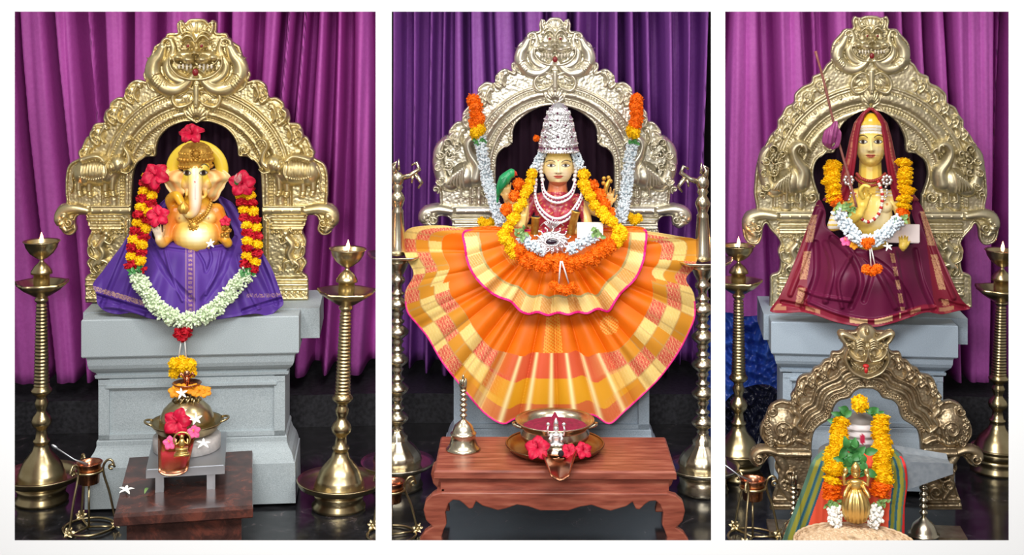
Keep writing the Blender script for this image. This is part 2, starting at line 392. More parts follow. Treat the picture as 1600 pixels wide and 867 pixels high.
# ------------------------------------------------------------------ plinths
def rectloft(g, prof, bay, cx, d):
    """prof: (py, half width px, depth offset of the front face m, total depth m)"""
    V = []
    for py, hl, hr, off, dep in prof:
        p, q = bay.P(cx-hl, py, d), bay.P(cx+hr, py, d); z = bay.P(cx, py, d)[2]
        V += [(p[0], d+off, z), (q[0], d+off, z), (q[0], d+dep, z), (p[0], d+dep, z)]
    n = len(prof); f = [(i*4+j, (i+1)*4+j, (i+1)*4+(j+1) % 4, i*4+(j+1) % 4) for i in range(n-1) for j in range(4)]
    g.add(V, f+[(0, 1, 2, 3), tuple((n-1)*4+j for j in (3, 2, 1, 0))]); return g
def plinth(b, cx, d, top, sc, label, mt, wing, hl, hr, bot):
    """carved pedestal; hl/hr half widths of the slab, bot: py of its foot"""
    base = b.P(cx, top, d+.2); r = root('pedestal', label, 'pedestal', b, (base[0], base[1], 0))
    T = top; k = sc
    g = G(); rectloft(g, [(T+1, hl-1, hr-1, .003, .30), (T+2.5, hl, hr, 0, .32), (T+58*k, hl, hr, 0, .30), (T+60*k, hl-1.5, hr-1.5, .003, .30)], b, cx, d)
    put('top_slab', g, mt, r, flat=True)
    pts = [(60, 6, .014), (64, 7, .015), (66, 7.5, .016), (74, 8, .018), (80, 10, .024), (85, 14, .035), (89, 19, .046), (92, 21, .05), (92.5, 17, .042), (97, 18, .044), (99, 22, .052), (100, 22, .052)]
    g = G(); rectloft(g, [(T+y*k, hl-i*k, hr-i*k, o, .30) for y, i, o in pts], b, cx, d); put('cornice', g, mt, r, flat=True)
    g = G(); rectloft(g, [(T+y*k, hl-i*k, hr-i*k, o, .30) for y, i, o in ((99, 23, .056), (193, 23, .056))], b, cx, d)
    # raised border around the sunk front panel
    z = lambda py: float(b.P(cx, T+py*k, d)[2]); X = lambda u: float(b.P(cx+u, 0, d)[0])
    for a0, a1, y0, y1, dd in ((-hl+23*k, -hl+40*k, 99, 193, .012), (hr-40*k, hr-23*k, 99, 193, .012), (-hl+23*k, hr-23*k, 99, 108, .014), (-hl+36*k, hr-36*k, 108, 112, .020), (-hl+23*k, hr-23*k, 186, 193, .012)):
        g.box(X(a0), X(a1), d+.056-dd, d+.06, z(y1), z(y0))
    put('pedestal_die', g, mt, r, flat=True)
    pts = [(193, 22, .05), (196, 20, .044), (203, 20, .044), (206, 19, .042), (211, 17, .036), (218, 12, .022), (226, 9, .010), (231, 8, .004), (232, 6, .002), (bot-T, 5, 0)]
    g = G(); rectloft(g, [(T+y*k if y < 233 else bot, hl-i*k, hr-i*k, o, .30) for y, i, o in pts], b, cx, d); put('base_moulding', g, mt, r, flat=True)
    g = G(); g.box(X(-hl-8), X(hr+wing), d+.12, d+.46, z(48), z(0)+.0); put('back_slab', g, mt, r, flat=True)
    return r
# ------------------------------------------------------------------ ornate arches
def sym_poly(cx, left):
    l = np.array(left, float); r = l[::-1].copy(); r[:, 0] = 2*cx-r[:, 0]; return np.vstack([l, r])
def smooth_left(pts): return spl(pts, 4)

def kirti(R, y0, k, teeth=True):
    """lion mask with flanking serpents; y0 = top of the mask, k = scale (1 = 100 px from crown to tongue)"""
    Y = lambda y: y0+y*k
    S = lambda u, y, ru, ry, h, **a: R.dome(u*k, Y(y), ru*k, ry*k, h*k, **a)
    T = lambda p, r, h, **a: R.tube([(u*k, Y(y)) for u, y in p], np.atleast_1d(r)*k, h*k, **a)
    # flanking serpent bodies
    T([(52, 42), (58, 55), (66, 66), (68, 82), (60, 96), (48, 106), (30, 108), (14, 98), (3, 82)], (8, 11, 13, 13, 12, 10, 5), 12, base=4)
    T([(40, 30), (36, 44), (40, 58), (46, 70), (42, 84), (30, 93), (16, 94), (6, 84)], (5, 7, 8, 8, 5), 9, base=4)
    for q in (0, 3, 6, 9, 12): T([(54+q*.9, 96-q), (60+q*.8, 104-q*1.2)], 1.3, 2.0, add=True)
    for a in np.linspace(.1, 1.5, 9): R.groove([((44+22*cos(a))*k, Y(84+16*sin(a))), ((44+9*cos(a))*k, Y(82+8*sin(a)))], 1.1*k, 2.2*k, smooth=False)
    R.spiral(44*k, Y(36), 10*k, 3.6*k, 9*k, a0=.5, turns=1.1, dr=-1, base=4)
    R.spiral(66*k, Y(55), 6*k, 2.5*k, 8*k, a0=2, turns=1, base=4)
    for q in range(4): R.tube([((70-q*1)*k, Y(60+q*7)), ((78-q)*k, Y(58+q*8))], (2.5*k, 1*k), 7*k, base=2, smooth=False)
    R.spiral(76*k, Y(88), 5*k, 2.4*k, 6*k, base=2); T([(76, 92), (74, 104), (62, 112)], (4, 2), 6, base=2)
    # crown and horns
    S(0, 12, 20, 14, 8); 
    for u, a in ((0, 0), (6, .4), (12, .8)): T([(u, 18-a*3), (u*1.5, 4+a*6)], (2.6, 1.5), 3, add=True)
    T([(12, 26), (20, 22), (25, 12), (24, 4)], (5, 4, 3), 11); R.spiral(24*k, Y(8), 6*k, 2.4*k, 10*k, a0=-1, turns=1.1, dr=-1)
    # forehead, brows, eyes
    S(0, 32, 24, 20, 10); T([(1, 33), (6, 25), (14, 23), (22, 30)], (2.5, 4, 2.5), 24, base=0); T([(4, 24), (9, 18), (17, 18), (23, 23)], (1.5, 2.6, 1.5), 20, base=0)
    S(10.5, 38, 8.5, 7.5, 15, base=0); R.groove([((10.5+7*cos(a))*k, Y(38+6*sin(a))) for a in np.linspace(0, 6.28, 14)], 1.6*k, 4*k, smooth=False); S(10.5, 38.5, 5.4, 5.4, 27, base=0, p=.4); R.dome(10.5*k, Y(38.5), 2.0*k, 2.0*k, -6*k, add=True)
    for q in range(5): T([(20+q*1.2, 30+q*4), (30-q*.5, 27+q*5)], (2, 1), 13, base=0)
    # mouth cavity, muzzle, cheeks, nose
    S(0, 74, 36, 16, 9, base=0)
    T([(0, 55), (12, 53), (26, 54), (37, 60)], (6, 9, 8, 4), 19, base=0)
    S(11, 60, 14, 10, 34, base=0, p=.6); S(27, 57, 11, 8, 25, base=0); T([(4, 70), (16, 71), (30, 66), (36, 58)], (1.6, 2, 1), 22, base=0)
    S(0, 49, 6, 5.5, 36, base=0); S(5.5, 51, 4, 3.2, 33, base=0); R.groove([(0, Y(55)), (0, Y(69))], 1.3*k, 7*k, smooth=False)
    T([(40, 56), (40, 70), (30, 83), (15, 90), (0, 91)], (2.2, 3.2, 3.8, 3.4), 18, base=0)
    for i, u in enumerate((7, 13, 19, 25)): S(u, 74-i*.8, 2.2, 4.8 if i == 1 else 3, 20, base=0)
    for u in (16, 22, 28): S(u, 80-(u-16)*.4, 2, 2.6, 18, base=0)
    S(0, 80, 5, 8, 21, base=0)
def pendant(R, y0, y1, w):
    """leaf pendant under the mask"""
    h = y1-y0
    R.tube([(0, y0), (0, y0+h*.55)], (h*.13, h*.1), 13, base=2, smooth=False)
    R.tube([(3, y0+h*.1), (w*.45, y0+h*.02), (w*.85, y0+h*.16), (w*.97, y0+h*.38), (w*.75, y0+h*.56), (w*.35, y0+h*.5), (3, y0+h*.35)], (w*.07, w*.11, w*.12, w*.06), 11, base=2)
    R.dome(w*.48, y0+h*.30, w*.40, h*.17, 9, base=2)
    for q in range(5): R.groove([(w*(.16+.05*q), y0+h*.16), (w*(.22+.15*q), y0+h*(.30+.03*q)), (w*(.2+.13*q), y0+h*.44)], 1.1, 3)
    R.dome(0, y0+h*.7, w*.52, h*.27, 14, base=0)
    for a in np.linspace(-1.2, 0, 5): R.groove([(0, y0+h*.92), (w*.5*sin(-a), y0+h*.92-h*.42*cos(a))], 1.0, 2.2, smooth=False)
    R.tube([(w*.55, y0+h*.62), (w*.36, y0+h*.84), (0, y1-1)], 2.4, 9, base=0)
def leafcurl(R, u, y, s, base=0):
    """one scrolled leaf of the outer crest; s scale (1 = 30 px tall)"""
    R.dome(u, y, 13*s, 12*s, 9*s, base=base)
    R.tube([(u+1*s, y+15*s), (u+9*s, y+8*s), (u+11*s, y-2*s), (u+5*s, y-8*s)], (3.5*s, 4.5*s, 3*s), 13*s, base=base)
    R.tube([(u-9*s, y+12*s), (u-4*s, y+2*s), (u-8*s, y-9*s), (u-13*s, y-13*s)], (2.2*s, 3.6*s, 2.4*s), 14*s, base=base)
    R.spiral(u-12*s, y-11*s, 5*s, 2.2*s, 13*s, a0=1, dr=-1, base=base); R.spiral(u+1*s, y+9*s, 5.5*s, 2*s, 12*s, base=base)
    R.tube([(u+2*s, y-4*s), (u+5*s, y+2*s), (u+1*s, y+5*s)], 1.8*s, 13*s, base=base)
def ringpath(cx, cy, r, a0, a1, ybot, ry=None, n=14):
    """quarter ring in (u,y) from the crown (a=0) outward then straight down"""
    ry = ry or r; a = np.linspace(a0, a1, n)
    p = [(cx+r*sin(t), cy-ry*cos(t)) for t in a]
    if ybot: p += [(p[-1][0], p[-1][1]+(ybot-p[-1][1])*q) for q in (.3, .65, 1)]
    return p
def elephant(R, u, y, s, base=4):
    """profile facing the arch centre, trunk raised; (u,y) body centre"""
    t = lambda x, z: (u+x*s, y+z*s); T = lambda p, r, h: R.tube([t(*q) for q in p], np.atleast_1d(r)*s, h*s, base=base)
    for x, z in ((30, 20), (13, 22), (-14, 22), (-27, 20)):
        T([(x, 8), (x+1.5, z+8), (x, z+19)], (8.5, 6.2, 6), 13 if x in (13, -14) else 16); R.dome(*t(x-1, z+20), 7*s, 3.5*s, 18*s, base=base)
        R.groove([t(x-6, z+13), t(x+6, z+13)], 1.1*s, 3*s, smooth=False)
    R.dome(*t(0, 2), 41*s, 25*s, 24*s, base=base, p=.6); R.dome(*t(24, 4), 19*s, 23*s, 22*s, base=base)
    T([(38, -8), (44, 8), (42, 24), (45, 36)], (3, 2, 3), 12)
    R.dome(*t(-35, -12), 17*s, 17*s, 25*s, base=base)                       # head
    T([(-46, -8), (-54, -16), (-52, -30), (-46, -42), (-50, -52), (-57, -54)], (9, 6.5, 5, 4.5, 3), 20)
    T([(-42, 0), (-52, 2), (-60, -4)], (3.5, 1.2), 22)                        # tusk
    R.dome(*t(-26, -8), 9*s, 13*s, 28*s, rot=.3, base=base); R.groove([t(-24, -18), t(-19, -8), t(-24, 3)], 1.6*s, 4*s)
    R.dome(*t(-41, -14), 2.4*s, 2*s, 28*s, base=base)
    # saddle cloth with stripes and fringe
    T([(26, -20), (0, -26), (-14, -18)], 6, 24)
    for x in range(-10, 28, 5): T([(x, -20), (x+1.5, 4)], 1.3, 1, ) if 0 else R.tube([t(x, -19), t(x+1.5, 6)], 1.3*s, 2.6*s, add=True, smooth=False)
    R.beads([t(-12, 9), t(8, 13), t(28, 8)], 3.6*s, 1.9*s, 27*s, base=base)
    R.tube([t(-14, -18), t(-18, 0), t(-12, 14)], 2*s, 3*s, add=True)
def peacock(R, u, y, s, base=4):
    """bird facing the arch centre with a scrolled tail"""
    t = lambda x, z: (u+x*s, y+z*s); T = lambda p, r, h, **a: R.tube([t(*q) for q in p], np.atleast_1d(r)*s, h*s, base=base, **a)
    R.dome(*t(0, 6), 23*s, 24*s, 22*s, rot=-.5, base=base, p=.6)
    T([(-16, 8), (-19, -10), (-8, -28), (-4, -44), (-12, -54), (-22, -52), (-24, -44)], (16, 13, 9, 7.5, 7, 5), 22)
    T([(-24, -50), (-31, -46), (-33, -40)], (4, 1.5), 20); R.dome(*t(-17, -52), 2.2*s, 2*s, 25*s, base=base)
    T([(-10, -58), (-6, -66)], (2.5, 1.5), 14); 
    for q in range(6): T([(2+q*3.4, -10+q*2.5), (4+q*4.4, 6+q*1.5), (2+q*5.2, 22-q*1.0)], (3.6, 3, 1.8), 25)
    T([(12, 16), (26, 20), (36, 8), (42, -14), (40, -38), (28, -54)], (11, 12, 11, 9, 4), 12)
    for x, z, r in ((28, -46, 8), (38, -28, 7), (24, -28, 7), (42, -8, 7), (26, -10, 6), (38, 12, 8), (14, -40, 6), (46, 26, 6), (16, -22, 5)):
        R.spiral(*t(x, z), r*s, 2.2*s, 17*s, a0=x, turns=1.2, base=base)
    for x in (-8, 6): T([(x, 24), (x+1, 36), (x-5, 39)], (3, 2.2), 14); T([(x, 36), (x+6, 39)], 1.8, 11)
    R.spiral(*t(-34, 30), 9*s, 3*s, 14*s, base=base)
def yali(R, u, y, s, base=4):
    """rampant lion on a pillar; (u,y) its middle"""
    t = lambda x, z: (u+x*s, y+z*s); T = lambda p, r, h: R.tube([t(*q) for q in p], np.atleast_1d(r)*s, h*s, base=base)
    T([(-8, -22), (2, -8), (-4, 8), (4, 26)], (9, 10, 9, 8), 18); R.dome(*t(-10, -32), 10*s, 9*s, 20*s, base=base)
    R.dome(*t(-17, -29), 5*s, 4*s, 22*s, base=base); T([(-2, -40), (2, -34)], 3, 20)
    T([(-6, -18), (-18, -12), (-22, -20)], (4.5, 3), 18); T([(2, -10), (14, -4), (18, -14)], (4.5, 3), 15)
    T([(2, 20), (-12, 24), (-14, 38), (-22, 40)], (7, 4.5, 3), 18); T([(6, 22), (16, 32), (8, 44)], (7, 4, 3), 16)
    T([(10, 20), (24, 12), (26, -4), (16, -8)], (3, 2.5), 12); R.spiral(*t(14, 40), 8*s, 2.5*s, 10*s, base=base)
def armrest(R, u0, u1, y0, y1, drop, base=0):
    """bar ending in a drooping makara head. u1 = outer end"""
    m = (y0+y1)/2; h = (y1-y0)/2
    R.tube([(u0, m), (u1-42, m)], h, 8, base=base+2, smooth=False)
    R.tube([(u0, y0+2), (u1-44, y0+2)], 1.8, 12, base=base, smooth=False)
    R.tube([(u1-52, m), (u1-30, y0+h*.7), (u1-14, m+2), (u1-9, m+drop*.35), (u1-19, m+drop*.72)], (h*.9, h*1.15, h*1.3, h*1.3, h*.75), 17, base=base)
    R.dome(u1-16, m+drop*.2, 8, 8, 21, base=base); R.spiral(u1-24, m+drop*.42, 7, 2.4, 20, a0=0, base=base)
    R.dome(u1-9, m+drop*.35, 3, 3, 24, base=base); R.groove([(u1-5, m+drop*.62), (u1-18, m+drop*.5)], 1.3, 5)
    R.tube([(u1-20, m+drop*.75), (u1-27, m+drop*.66)], 3, 14, base=base, smooth=False)
    R.beads([(u0, m+1), (u1-44, m+1)], 11, 2.6, 12, base=base)

def arch(b, cx, d, mt, left, inner, ring, crest, kt, pend, animal, arm, colm, name, label, cat='arch', res=1.0, split=True, base_y=None, lab_anim=None):
    L = smooth_left(left); I = smooth_left(inner)
    out, inn = sym_poly(cx, L), sym_poly(cx, np.vstack([I]))
    U = max(abs(L[:, 0]-cx))+3; y0, y1 = L[:, 1].min()-3, L[:, 1].max()+3
    R = Relief(cx, U, y0, y1, res); po, pi_ = R.sdf(out), R.sdf(inn); R.phi = np.maximum(po, -pi_)
    R.H[:] = 2.0
    rc, Ro, Ri, yb = ring
    # mouldings of the ring
    w = Ro-Ri
    for fr, r, h in ((1.0, .055, 7), (.90, .05, 5.5), (.62, .16, 8.5), (.40, .05, 5), (.12, .10, 6.5)):
        R.tube(ringpath(0, rc, Ri+w*fr, 0, pi/2, yb), w*r*1.3, h, smooth=False)
    for fr, st, r, h in ((.80, 4.2, 1.7, 6), (.28, 4.6, 2.0, 7), (-.02, 3.8, 1.4, 5)):
        R.beads(ringpath(0, rc, Ri+w*fr, .15, pi/2, yb), st, r, h, base=0)
    if kt.get('motifs'):
        for a in np.linspace(.35, 1.5, 8): R.dome((Ri+w*.74)*sin(a), rc-(Ri+w*.74)*cos(a), 5, 5, 8, base=0); R.dome((Ri+w*.74)*sin(a), rc-(Ri+w*.74)*cos(a), 2, 2, 10, base=0)
    # rim lip along inner and outer edges
    R.H = np.maximum(R.H, np.where(-R.phi < 4.2, 3.8*np.sqrt(np.clip(1-((-R.phi-2.1)/2.3)**2, 0, 1))+1.5, 0))
    for u, y, s in crest: leafcurl(R, u, y, s)
    # spandrel corners of the opening
    if kt.get('spand'):
        su, sy = kt['spand']; R.dome(su, sy, 7, 7, 7, base=0); R.spiral(su+2, sy+2, 7, 2, 9, base=0); R.tube([(su+4, sy+6), (su+14, sy+18), (su+18, sy+34)], (3, 1), 6, base=0)
    # pillar decorations
    cu0, cu1, cy0, cy1 = colm
    if cu0 is not None:
        ys = np.arange(cy0+8, cy1-4, 1)
        for q in (.03, .10, .14): R.tube([(cu0, cy0+(cy1-cy0)*q), (cu1, cy0+(cy1-cy0)*q)], 3, 8, base=0, smooth=False)
        R.beads([(cu0, cy0+(cy1-cy0)*.19), (cu1-2, cy0+(cy1-cy0)*.19)], 5.5, 2.4, 9, base=0)
        for q in (.74, .80, .86, .96): R.tube([(cu0, cy0+(cy1-cy0)*q), (cu1, cy0+(cy1-cy0)*q)], 4, 9 if q != .86 else 6, base=0, smooth=False)
        for uu in np.arange(cu0+4, cu1, 9): R.spiral(uu, cy0+(cy1-cy0)*.905, 4.5, 1.5, 8, base=0)
        uu = cu0-10
        R.tube([(uu, cy0+6), (uu, cy1-6)], 4, 7, base=0, smooth=False); R.beads([(uu-9, cy0+6), (uu-9, cy1-6)], 9, 2.3, 6, base=0)
    R.frac(.22, 1.1, 3)
    rt = root(name, label, cat, b, b.P(cx, base_y or y1-4, d))
    put('arch_plate', R.mesh(b, d, 7), mt, rt)
    for s_ in (-1, 1):
        k_ = kt['k']; Yk = lambda y: kt['y0']+y*k_; g = G()
        for u, l in ((7, 4), (13, 7), (19, 4.5), (25, 4)): p_ = b.P(cx+s_*u*k_, Yk(71), d); mm = float(b.m(cx, d)); p_[1] -= 20*k_*mm; g.ell(p_, (2.1*k_*mm, 2.4*k_*mm, l*k_*mm), n=8, m=6)
        put('fang_row', g, M['ivory'], rt, label='cream fangs of the lion mask')
        g = G(); p_ = b.P(cx+s_*10.5*k_, Yk(39), d); p_[1] -= 27*k_*mm; g.ell(p_, (2.4*k_*mm, 1.4*k_*mm, 2.4*k_*mm), n=10, m=6); put('pupil', g, M['redpaint'], rt, label='dark red painted pupil of the lion mask')
    g = G(); p_ = b.P(cx, Yk(80), d); p_[1] -= 20*k_*mm; g.ell(p_, (5*k_*mm, 3*k_*mm, 6*k_*mm), n=12, m=8); put('tongue', g, M['redpaint'], rt)
    # separate relief pieces
    def piece(nm, fn, u0, u1, ya, yb_, lift=0, both=True, label=None, res_=res):
        for sgn in ((1, -1) if both else (0,)):
            if sgn: Q = Relief(cx, U, ya, yb_, res_, sym=False, x0=(cx+u0 if sgn > 0 else cx-u1), x1=(cx+u1 if sgn > 0 else cx-u0)); Q.U = (Q.X-cx)*sgn
            else: Q = Relief(cx, u1, ya, yb_, res_)
            fn(Q); top = Q.H.copy(); Q.phi = np.where(top > 5.2, -1., 1.)*.45*res_
            Q.phi = np.clip(5.2-top, -3, 3)*.4
            put(nm, Q.mesh(b, d-.001, 2), mt, rt, label=label)
    kx, ky, kk = kt['y0'], None, kt['k']
    piece('lion_mask', lambda Q: kirti(Q, kt['y0'], kk), 0, 86*kk, kt['y0']-4, kt['y0']+122*kk, both=False)
    piece('leaf_pendant', lambda Q: pendant(Q, *pend), 0, pend[2]+4, pend[0]-3, pend[1]+3, both=False)
    if animal:
        fn, u, y, s = animal
        piece({'elephant': 'elephant_relief', 'peacock': 'peacock_relief'}[fn.__name__], lambda Q: fn(Q, u, y, s), u-62*s, u+56*s, y-70*s, y+46*s)
    if arm: piece('makara_armrest', lambda Q: armrest(Q, *arm), arm[0]-2, arm[1]+4, arm[2]-8, arm[3]+arm[4]+16)
    if cu0 is not None and kt.get('yali'):
        yu, yy, ysc = kt['yali']; piece('lion_relief', lambda Q: yali(Q, yu, yy, ysc), yu-28*ysc, yu+32*ysc, yy-46*ysc, yy+54*ysc)
    return rt
# ------------------------------------------------------------------ shrine 1: pedestal and arch
plinth(B1, 297, 5.33, 496, 1.0, 'grey granite moulded pedestal under the purple-draped elephant-headed idol', M['stone'], 30, 170, 170, 791)
plinth(B2, 862, 5.42, 482, 1.0, 'grey granite pedestal mostly hidden behind the spread orange saree', M['stone3'], 24, 177, 177, 770)
plinth(B3, 1351, 5.48, 505, .86, 'pale grey granite pedestal under the maroon-robed saint, behind the bronze arch', M['stone3'], 26, 146, 146, 765)

left1 = [(308, 29), (296, 30), (289, 36), (284, 31), (277, 36), (277, 46), (277, 51), (262, 52), (257, 62), (243, 71), (240, 76), (236, 90), (235, 104), (227, 110), (224, 118), (229, 127), (221, 125), (211, 125), (200, 133), (197, 146), (194, 152), (184, 152), (173, 160), (171, 168), (165, 173), (162, 186), (163, 191), (149, 193), (143, 203), (141, 211), (135, 215), (128, 230), (123, 238), (125, 246), (110, 255), (104, 270), (103, 300), (104, 316), (96, 319), (88, 329), (87, 342), (95, 352), (98, 362), (106, 367), (114, 366), (120, 358), (118, 346), (122, 337), (134, 336), (138, 348), (143, 360), (137, 375), (139, 388), (143, 398), (136, 410), (143, 424), (135, 432), (134, 450), (134, 472)]
inner1 = [(308, 190), (286, 191), (264, 200), (250, 215), (245, 230), (243, 244), (230, 245), (216, 254), (209, 270), (207, 300), (206, 360), (206, 490)]
arch(B1, 308, 5.61, M['gold'], left1, inner1, (285, 146, 104, 320),
     [(101, 145, 1.0), (128, 178, 1.0), (153, 210, 1.0), (172, 238, .85)],
     dict(y0=32, k=1.0, yali=(147, 388, .8), spand=(72, 232)), (134, 192, 38), (elephant, 153, 266, .92), (104, 221, 319, 336, 42), (118, 172, 338, 470),
     'ornate_arch', 'golden embossed arch with elephants on its shoulders, behind the elephant-headed idol')

left2 = [(867, 27), (859, 28), (851, 35), (846, 29), (842, 38), (842, 48), (830, 49), (822, 60), (809, 71), (807, 92), (799, 99), (799, 107), (803, 113), (788, 107), (775, 117), (773, 129), (759, 128), (747, 137), (745, 147), (734, 163), (723, 176), (722, 188), (712, 191), (701, 205), (701, 221), (684, 233), (681, 247), (686, 263), (685, 280), (687, 310), (686, 320), (664, 323), (656, 333), (658, 347), (672, 353), (684, 346), (686, 338), (700, 339), (707, 350), (704, 366), (708, 385), (702, 405), (704, 440), (702, 458)]
inner2 = [(867, 164), (848, 166), (825, 177), (806, 194), (801, 212), (800, 225), (788, 231), (778, 242), (775, 262), (775, 320), (775, 490)]
arch(B2, 867, 5.70, M['pale'], left2, inner2, (264, 131, 98, 318),
     [(86, 124, .85), (110, 150, .9), (133, 186, .9), (153, 214, .9)],
     dict(y0=29, k=.79, yali=(130, 390, .7), spand=(62, 214)), (112, 163, 33), (peacock, 139, 268, 1.0), (94, 212, 320, 337, 30), (102, 160, 338, 462),
     'ornate_arch', 'pale silver-gilt arch with peacocks on its shoulders, behind the crowned goddess')

left3 = [(1360, 24), (1350, 25), (1343, 28), (1335, 25), (1331, 33), (1332, 44), (1320, 45), (1312, 54), (1301, 67), (1298, 82), (1298, 94), (1291, 101), (1283, 113), (1270, 119), (1267, 129), (1254, 135), (1242, 147), (1240, 160), (1228, 167), (1221, 180), (1215, 188), (1214, 200), (1204, 211), (1198, 222), (1191, 236), (1185, 248), (1181, 264), (1179, 284), (1178, 303), (1181, 327), (1167, 331), (1160, 345), (1161, 366), (1168, 379), (1183, 382), (1190, 372), (1192, 357), (1197, 349), (1203, 358), (1214, 370), (1219, 380), (1215, 392), (1219, 408), (1216, 424), (1204, 430), (1203, 448), (1202, 480)]
inner3 = [(1360, 172), (1340, 175), (1319, 191), (1307, 214), (1304, 237), (1290, 240), (1276, 251), (1271, 268), (1273, 284), (1279, 302), (1281, 320), (1281, 490)]
arch(B3, 1360, 5.76, M['gold3'], left3, inner3, (284, 150, 104, 322),
     [(76, 133, .72), (96, 150, .72), (112, 166, .75), (128, 187, .75), (142, 207, .75), (156, 228, .72), (168, 250, .7)],
     dict(y0=26, k=.76, yali=(122, 396, .72), spand=(62, 226), motifs=True), (112, 170, 32), (peacock, 126, 277, .98), (80, 200, 328, 345, 40), (90, 142, 346, 464),
     'ornate_arch', 'antique gold arch with swans and seven leaf curls a side, behind the maroon-robed saint')

# near-black sheet added behind each opening, standing for the curtain's shade
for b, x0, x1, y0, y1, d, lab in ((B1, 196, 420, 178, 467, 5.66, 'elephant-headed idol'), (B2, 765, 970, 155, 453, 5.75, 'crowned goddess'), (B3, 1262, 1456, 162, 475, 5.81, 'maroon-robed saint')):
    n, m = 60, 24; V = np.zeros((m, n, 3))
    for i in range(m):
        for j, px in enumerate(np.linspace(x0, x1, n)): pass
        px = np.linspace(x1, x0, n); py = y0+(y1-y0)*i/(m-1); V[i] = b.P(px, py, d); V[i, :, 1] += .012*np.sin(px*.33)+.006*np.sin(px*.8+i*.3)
    g = G(); g.grid(V); o = put('shade_sheet', g, mat('black_purple_shade', (.016, .005, .014), .8, spec=.15), bay=b, label='near-black sheet standing for shade in the arch opening behind the '+lab, cat='cloth')
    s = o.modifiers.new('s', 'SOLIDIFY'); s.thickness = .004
# ------------------------------------------------------------------ flowers and garlands
def rotm(ax, a): return np.array(Matrix.Rotation(a, 3, ax))
def pompon(seed, N=110, pet=.36, wid=.16, inner=.78, ruf=.10, cup=.5):
    r = np.random.default_rng(seed); g = G(); g.ell((0, 0, 0), inner, n=12, m=8)
    for i in range(N):
        z = 1-2*(i+.5)/N; ph = i*2.399963; q = sqrt(1-z*z); n = np.array([q*cos(ph), q*sin(ph), z])
        t = np.cross(n, (0.3, .2, 1)); t /= np.linalg.norm(t); a = r.uniform(0, 2*pi); t = t*cos(a)+np.cross(n, t)*sin(a)
        s = np.cross(n, t); R = r.uniform(.9, 1.08); L = pet*r.uniform(.8, 1.2); w = wid*r.uniform(.8, 1.25)
        base = n*(inner-.05); tip = n*R+t*L*cup
        mid = (base+tip)/2+n*.05
        j = lambda: r.normal(size=3)*ruf*.3
        g.add([base-s*w*.4, base+s*w*.4, mid+s*w+j(), tip+s*w*.9+n*ruf*r.uniform(-1, 1)+j(), tip+t*.06+j(), tip-s*w*.9+n*ruf*r.uniform(-1, 1)+j(), mid-s*w+j()],
              [(0, 1, 2, 6), (2, 3, 4), (2, 4, 6), (4, 5, 6)])
    return g
def as_mesh(name, g, m, flat=True):
    v, f = g.out()[:2]; me = bpy.data.meshes.new(name); me.from_pydata(v.tolist(), [], f); me.materials.append(m)
    if not flat: me.polygons.foreach_set('use_smooth', [True]*len(me.polygons))
    return me
def petal_mat(name, c1, c2, rough=.6): return mat(name, c1, rough, 0, c2, 60, spec=.25)
M['yellow'] = petal_mat('yellow_marigold_petals', (.95, .62, .005), (.90, .50, .0))
M['orange'] = petal_mat('orange_marigold_petals', (.93, .20, .005), (.85, .13, .0))
M['red'] = petal_mat('red_rose_petals', (.55, .006, .02), (.36, .003, .012))
M['hib'] = petal_mat('crimson_hibiscus_petals', (.62, .008, .05), (.40, .004, .03), .45)
M['pinkfl'] = petal_mat('pink_petals', (.85, .15, .35), (.75, .08, .25))
M['amber'] = petal_mat('amber_petals', (.80, .33, .02), (.70, .24, .01))
M['bud'] = petal_mat('pale_jasmine_buds', (.78, .86, .66), (.58, .72, .44))
M['budw'] = petal_mat('white_tuberose_buds', (.78, .83, .88), (.60, .70, .76))
M['white'] = mat('white_petals', (.88, .87, .82), .6)
M['leaf'] = mat('dark_green_leaves', (.03, .16, .035), .45, 0, (.06, .26, .06), 30)
M['leaf2'] = mat('light_green_leaves', (.16, .30, .08), .5, 0, (.25, .40, .14), 30)
M['thread'] = mat('white_cotton_thread', (.75, .75, .72), .8)
FL = {}
def flower(kind):
    if kind not in FL:
        if kind == 'rose': FL[kind] = [as_mesh('rose', pompon(20+i, 60, .6, .30, .7, .12, .6), M['red']) for i in range(3)]
        else: FL[kind] = [as_mesh('marigold', pompon(i, 120), M[kind]) for i in range(3)]
    return FL[kind]
def place(me, name, bay, pos, sc, parent=None, rot=None, label=None, rnd=True):
    o = bpy.data.objects.new(name, me); SC.collection.objects.link(o)
    R = Matrix(rot) .to_4x4() if rot is not None else (Matrix.Rotation(random.uniform(0, 6.3), 4, 'Z') @ Matrix.Rotation(random.uniform(0, 6.3), 4, 'X') if rnd else Matrix())
    S = Matrix.Diagonal((*((sc, sc, sc) if np.ndim(sc) == 0 else sc), 1)); Mt = Matrix.Translation(Vector([float(q) for q in pos])) @ S @ R
    if parent is not None: o.parent = parent; o.matrix_basis = Matrix.Translation(-Vector(BASE[parent][1])) @ Mt; BASE[o] = (bay, tuple(float(q) for q in pos))
    else: o.matrix_world = bay.M @ Mt; BASE[o] = (bay, tuple(float(q) for q in pos))
    if label: o['label'] = label
    return o
def path3(b, pts, n):
    """pts: (px, py, d) -> smooth evenly spaced 3-D points"""
    p = spl(pts, 12); return resample(b.P(p[:, 0], p[:, 1], p[:, 2]), n)
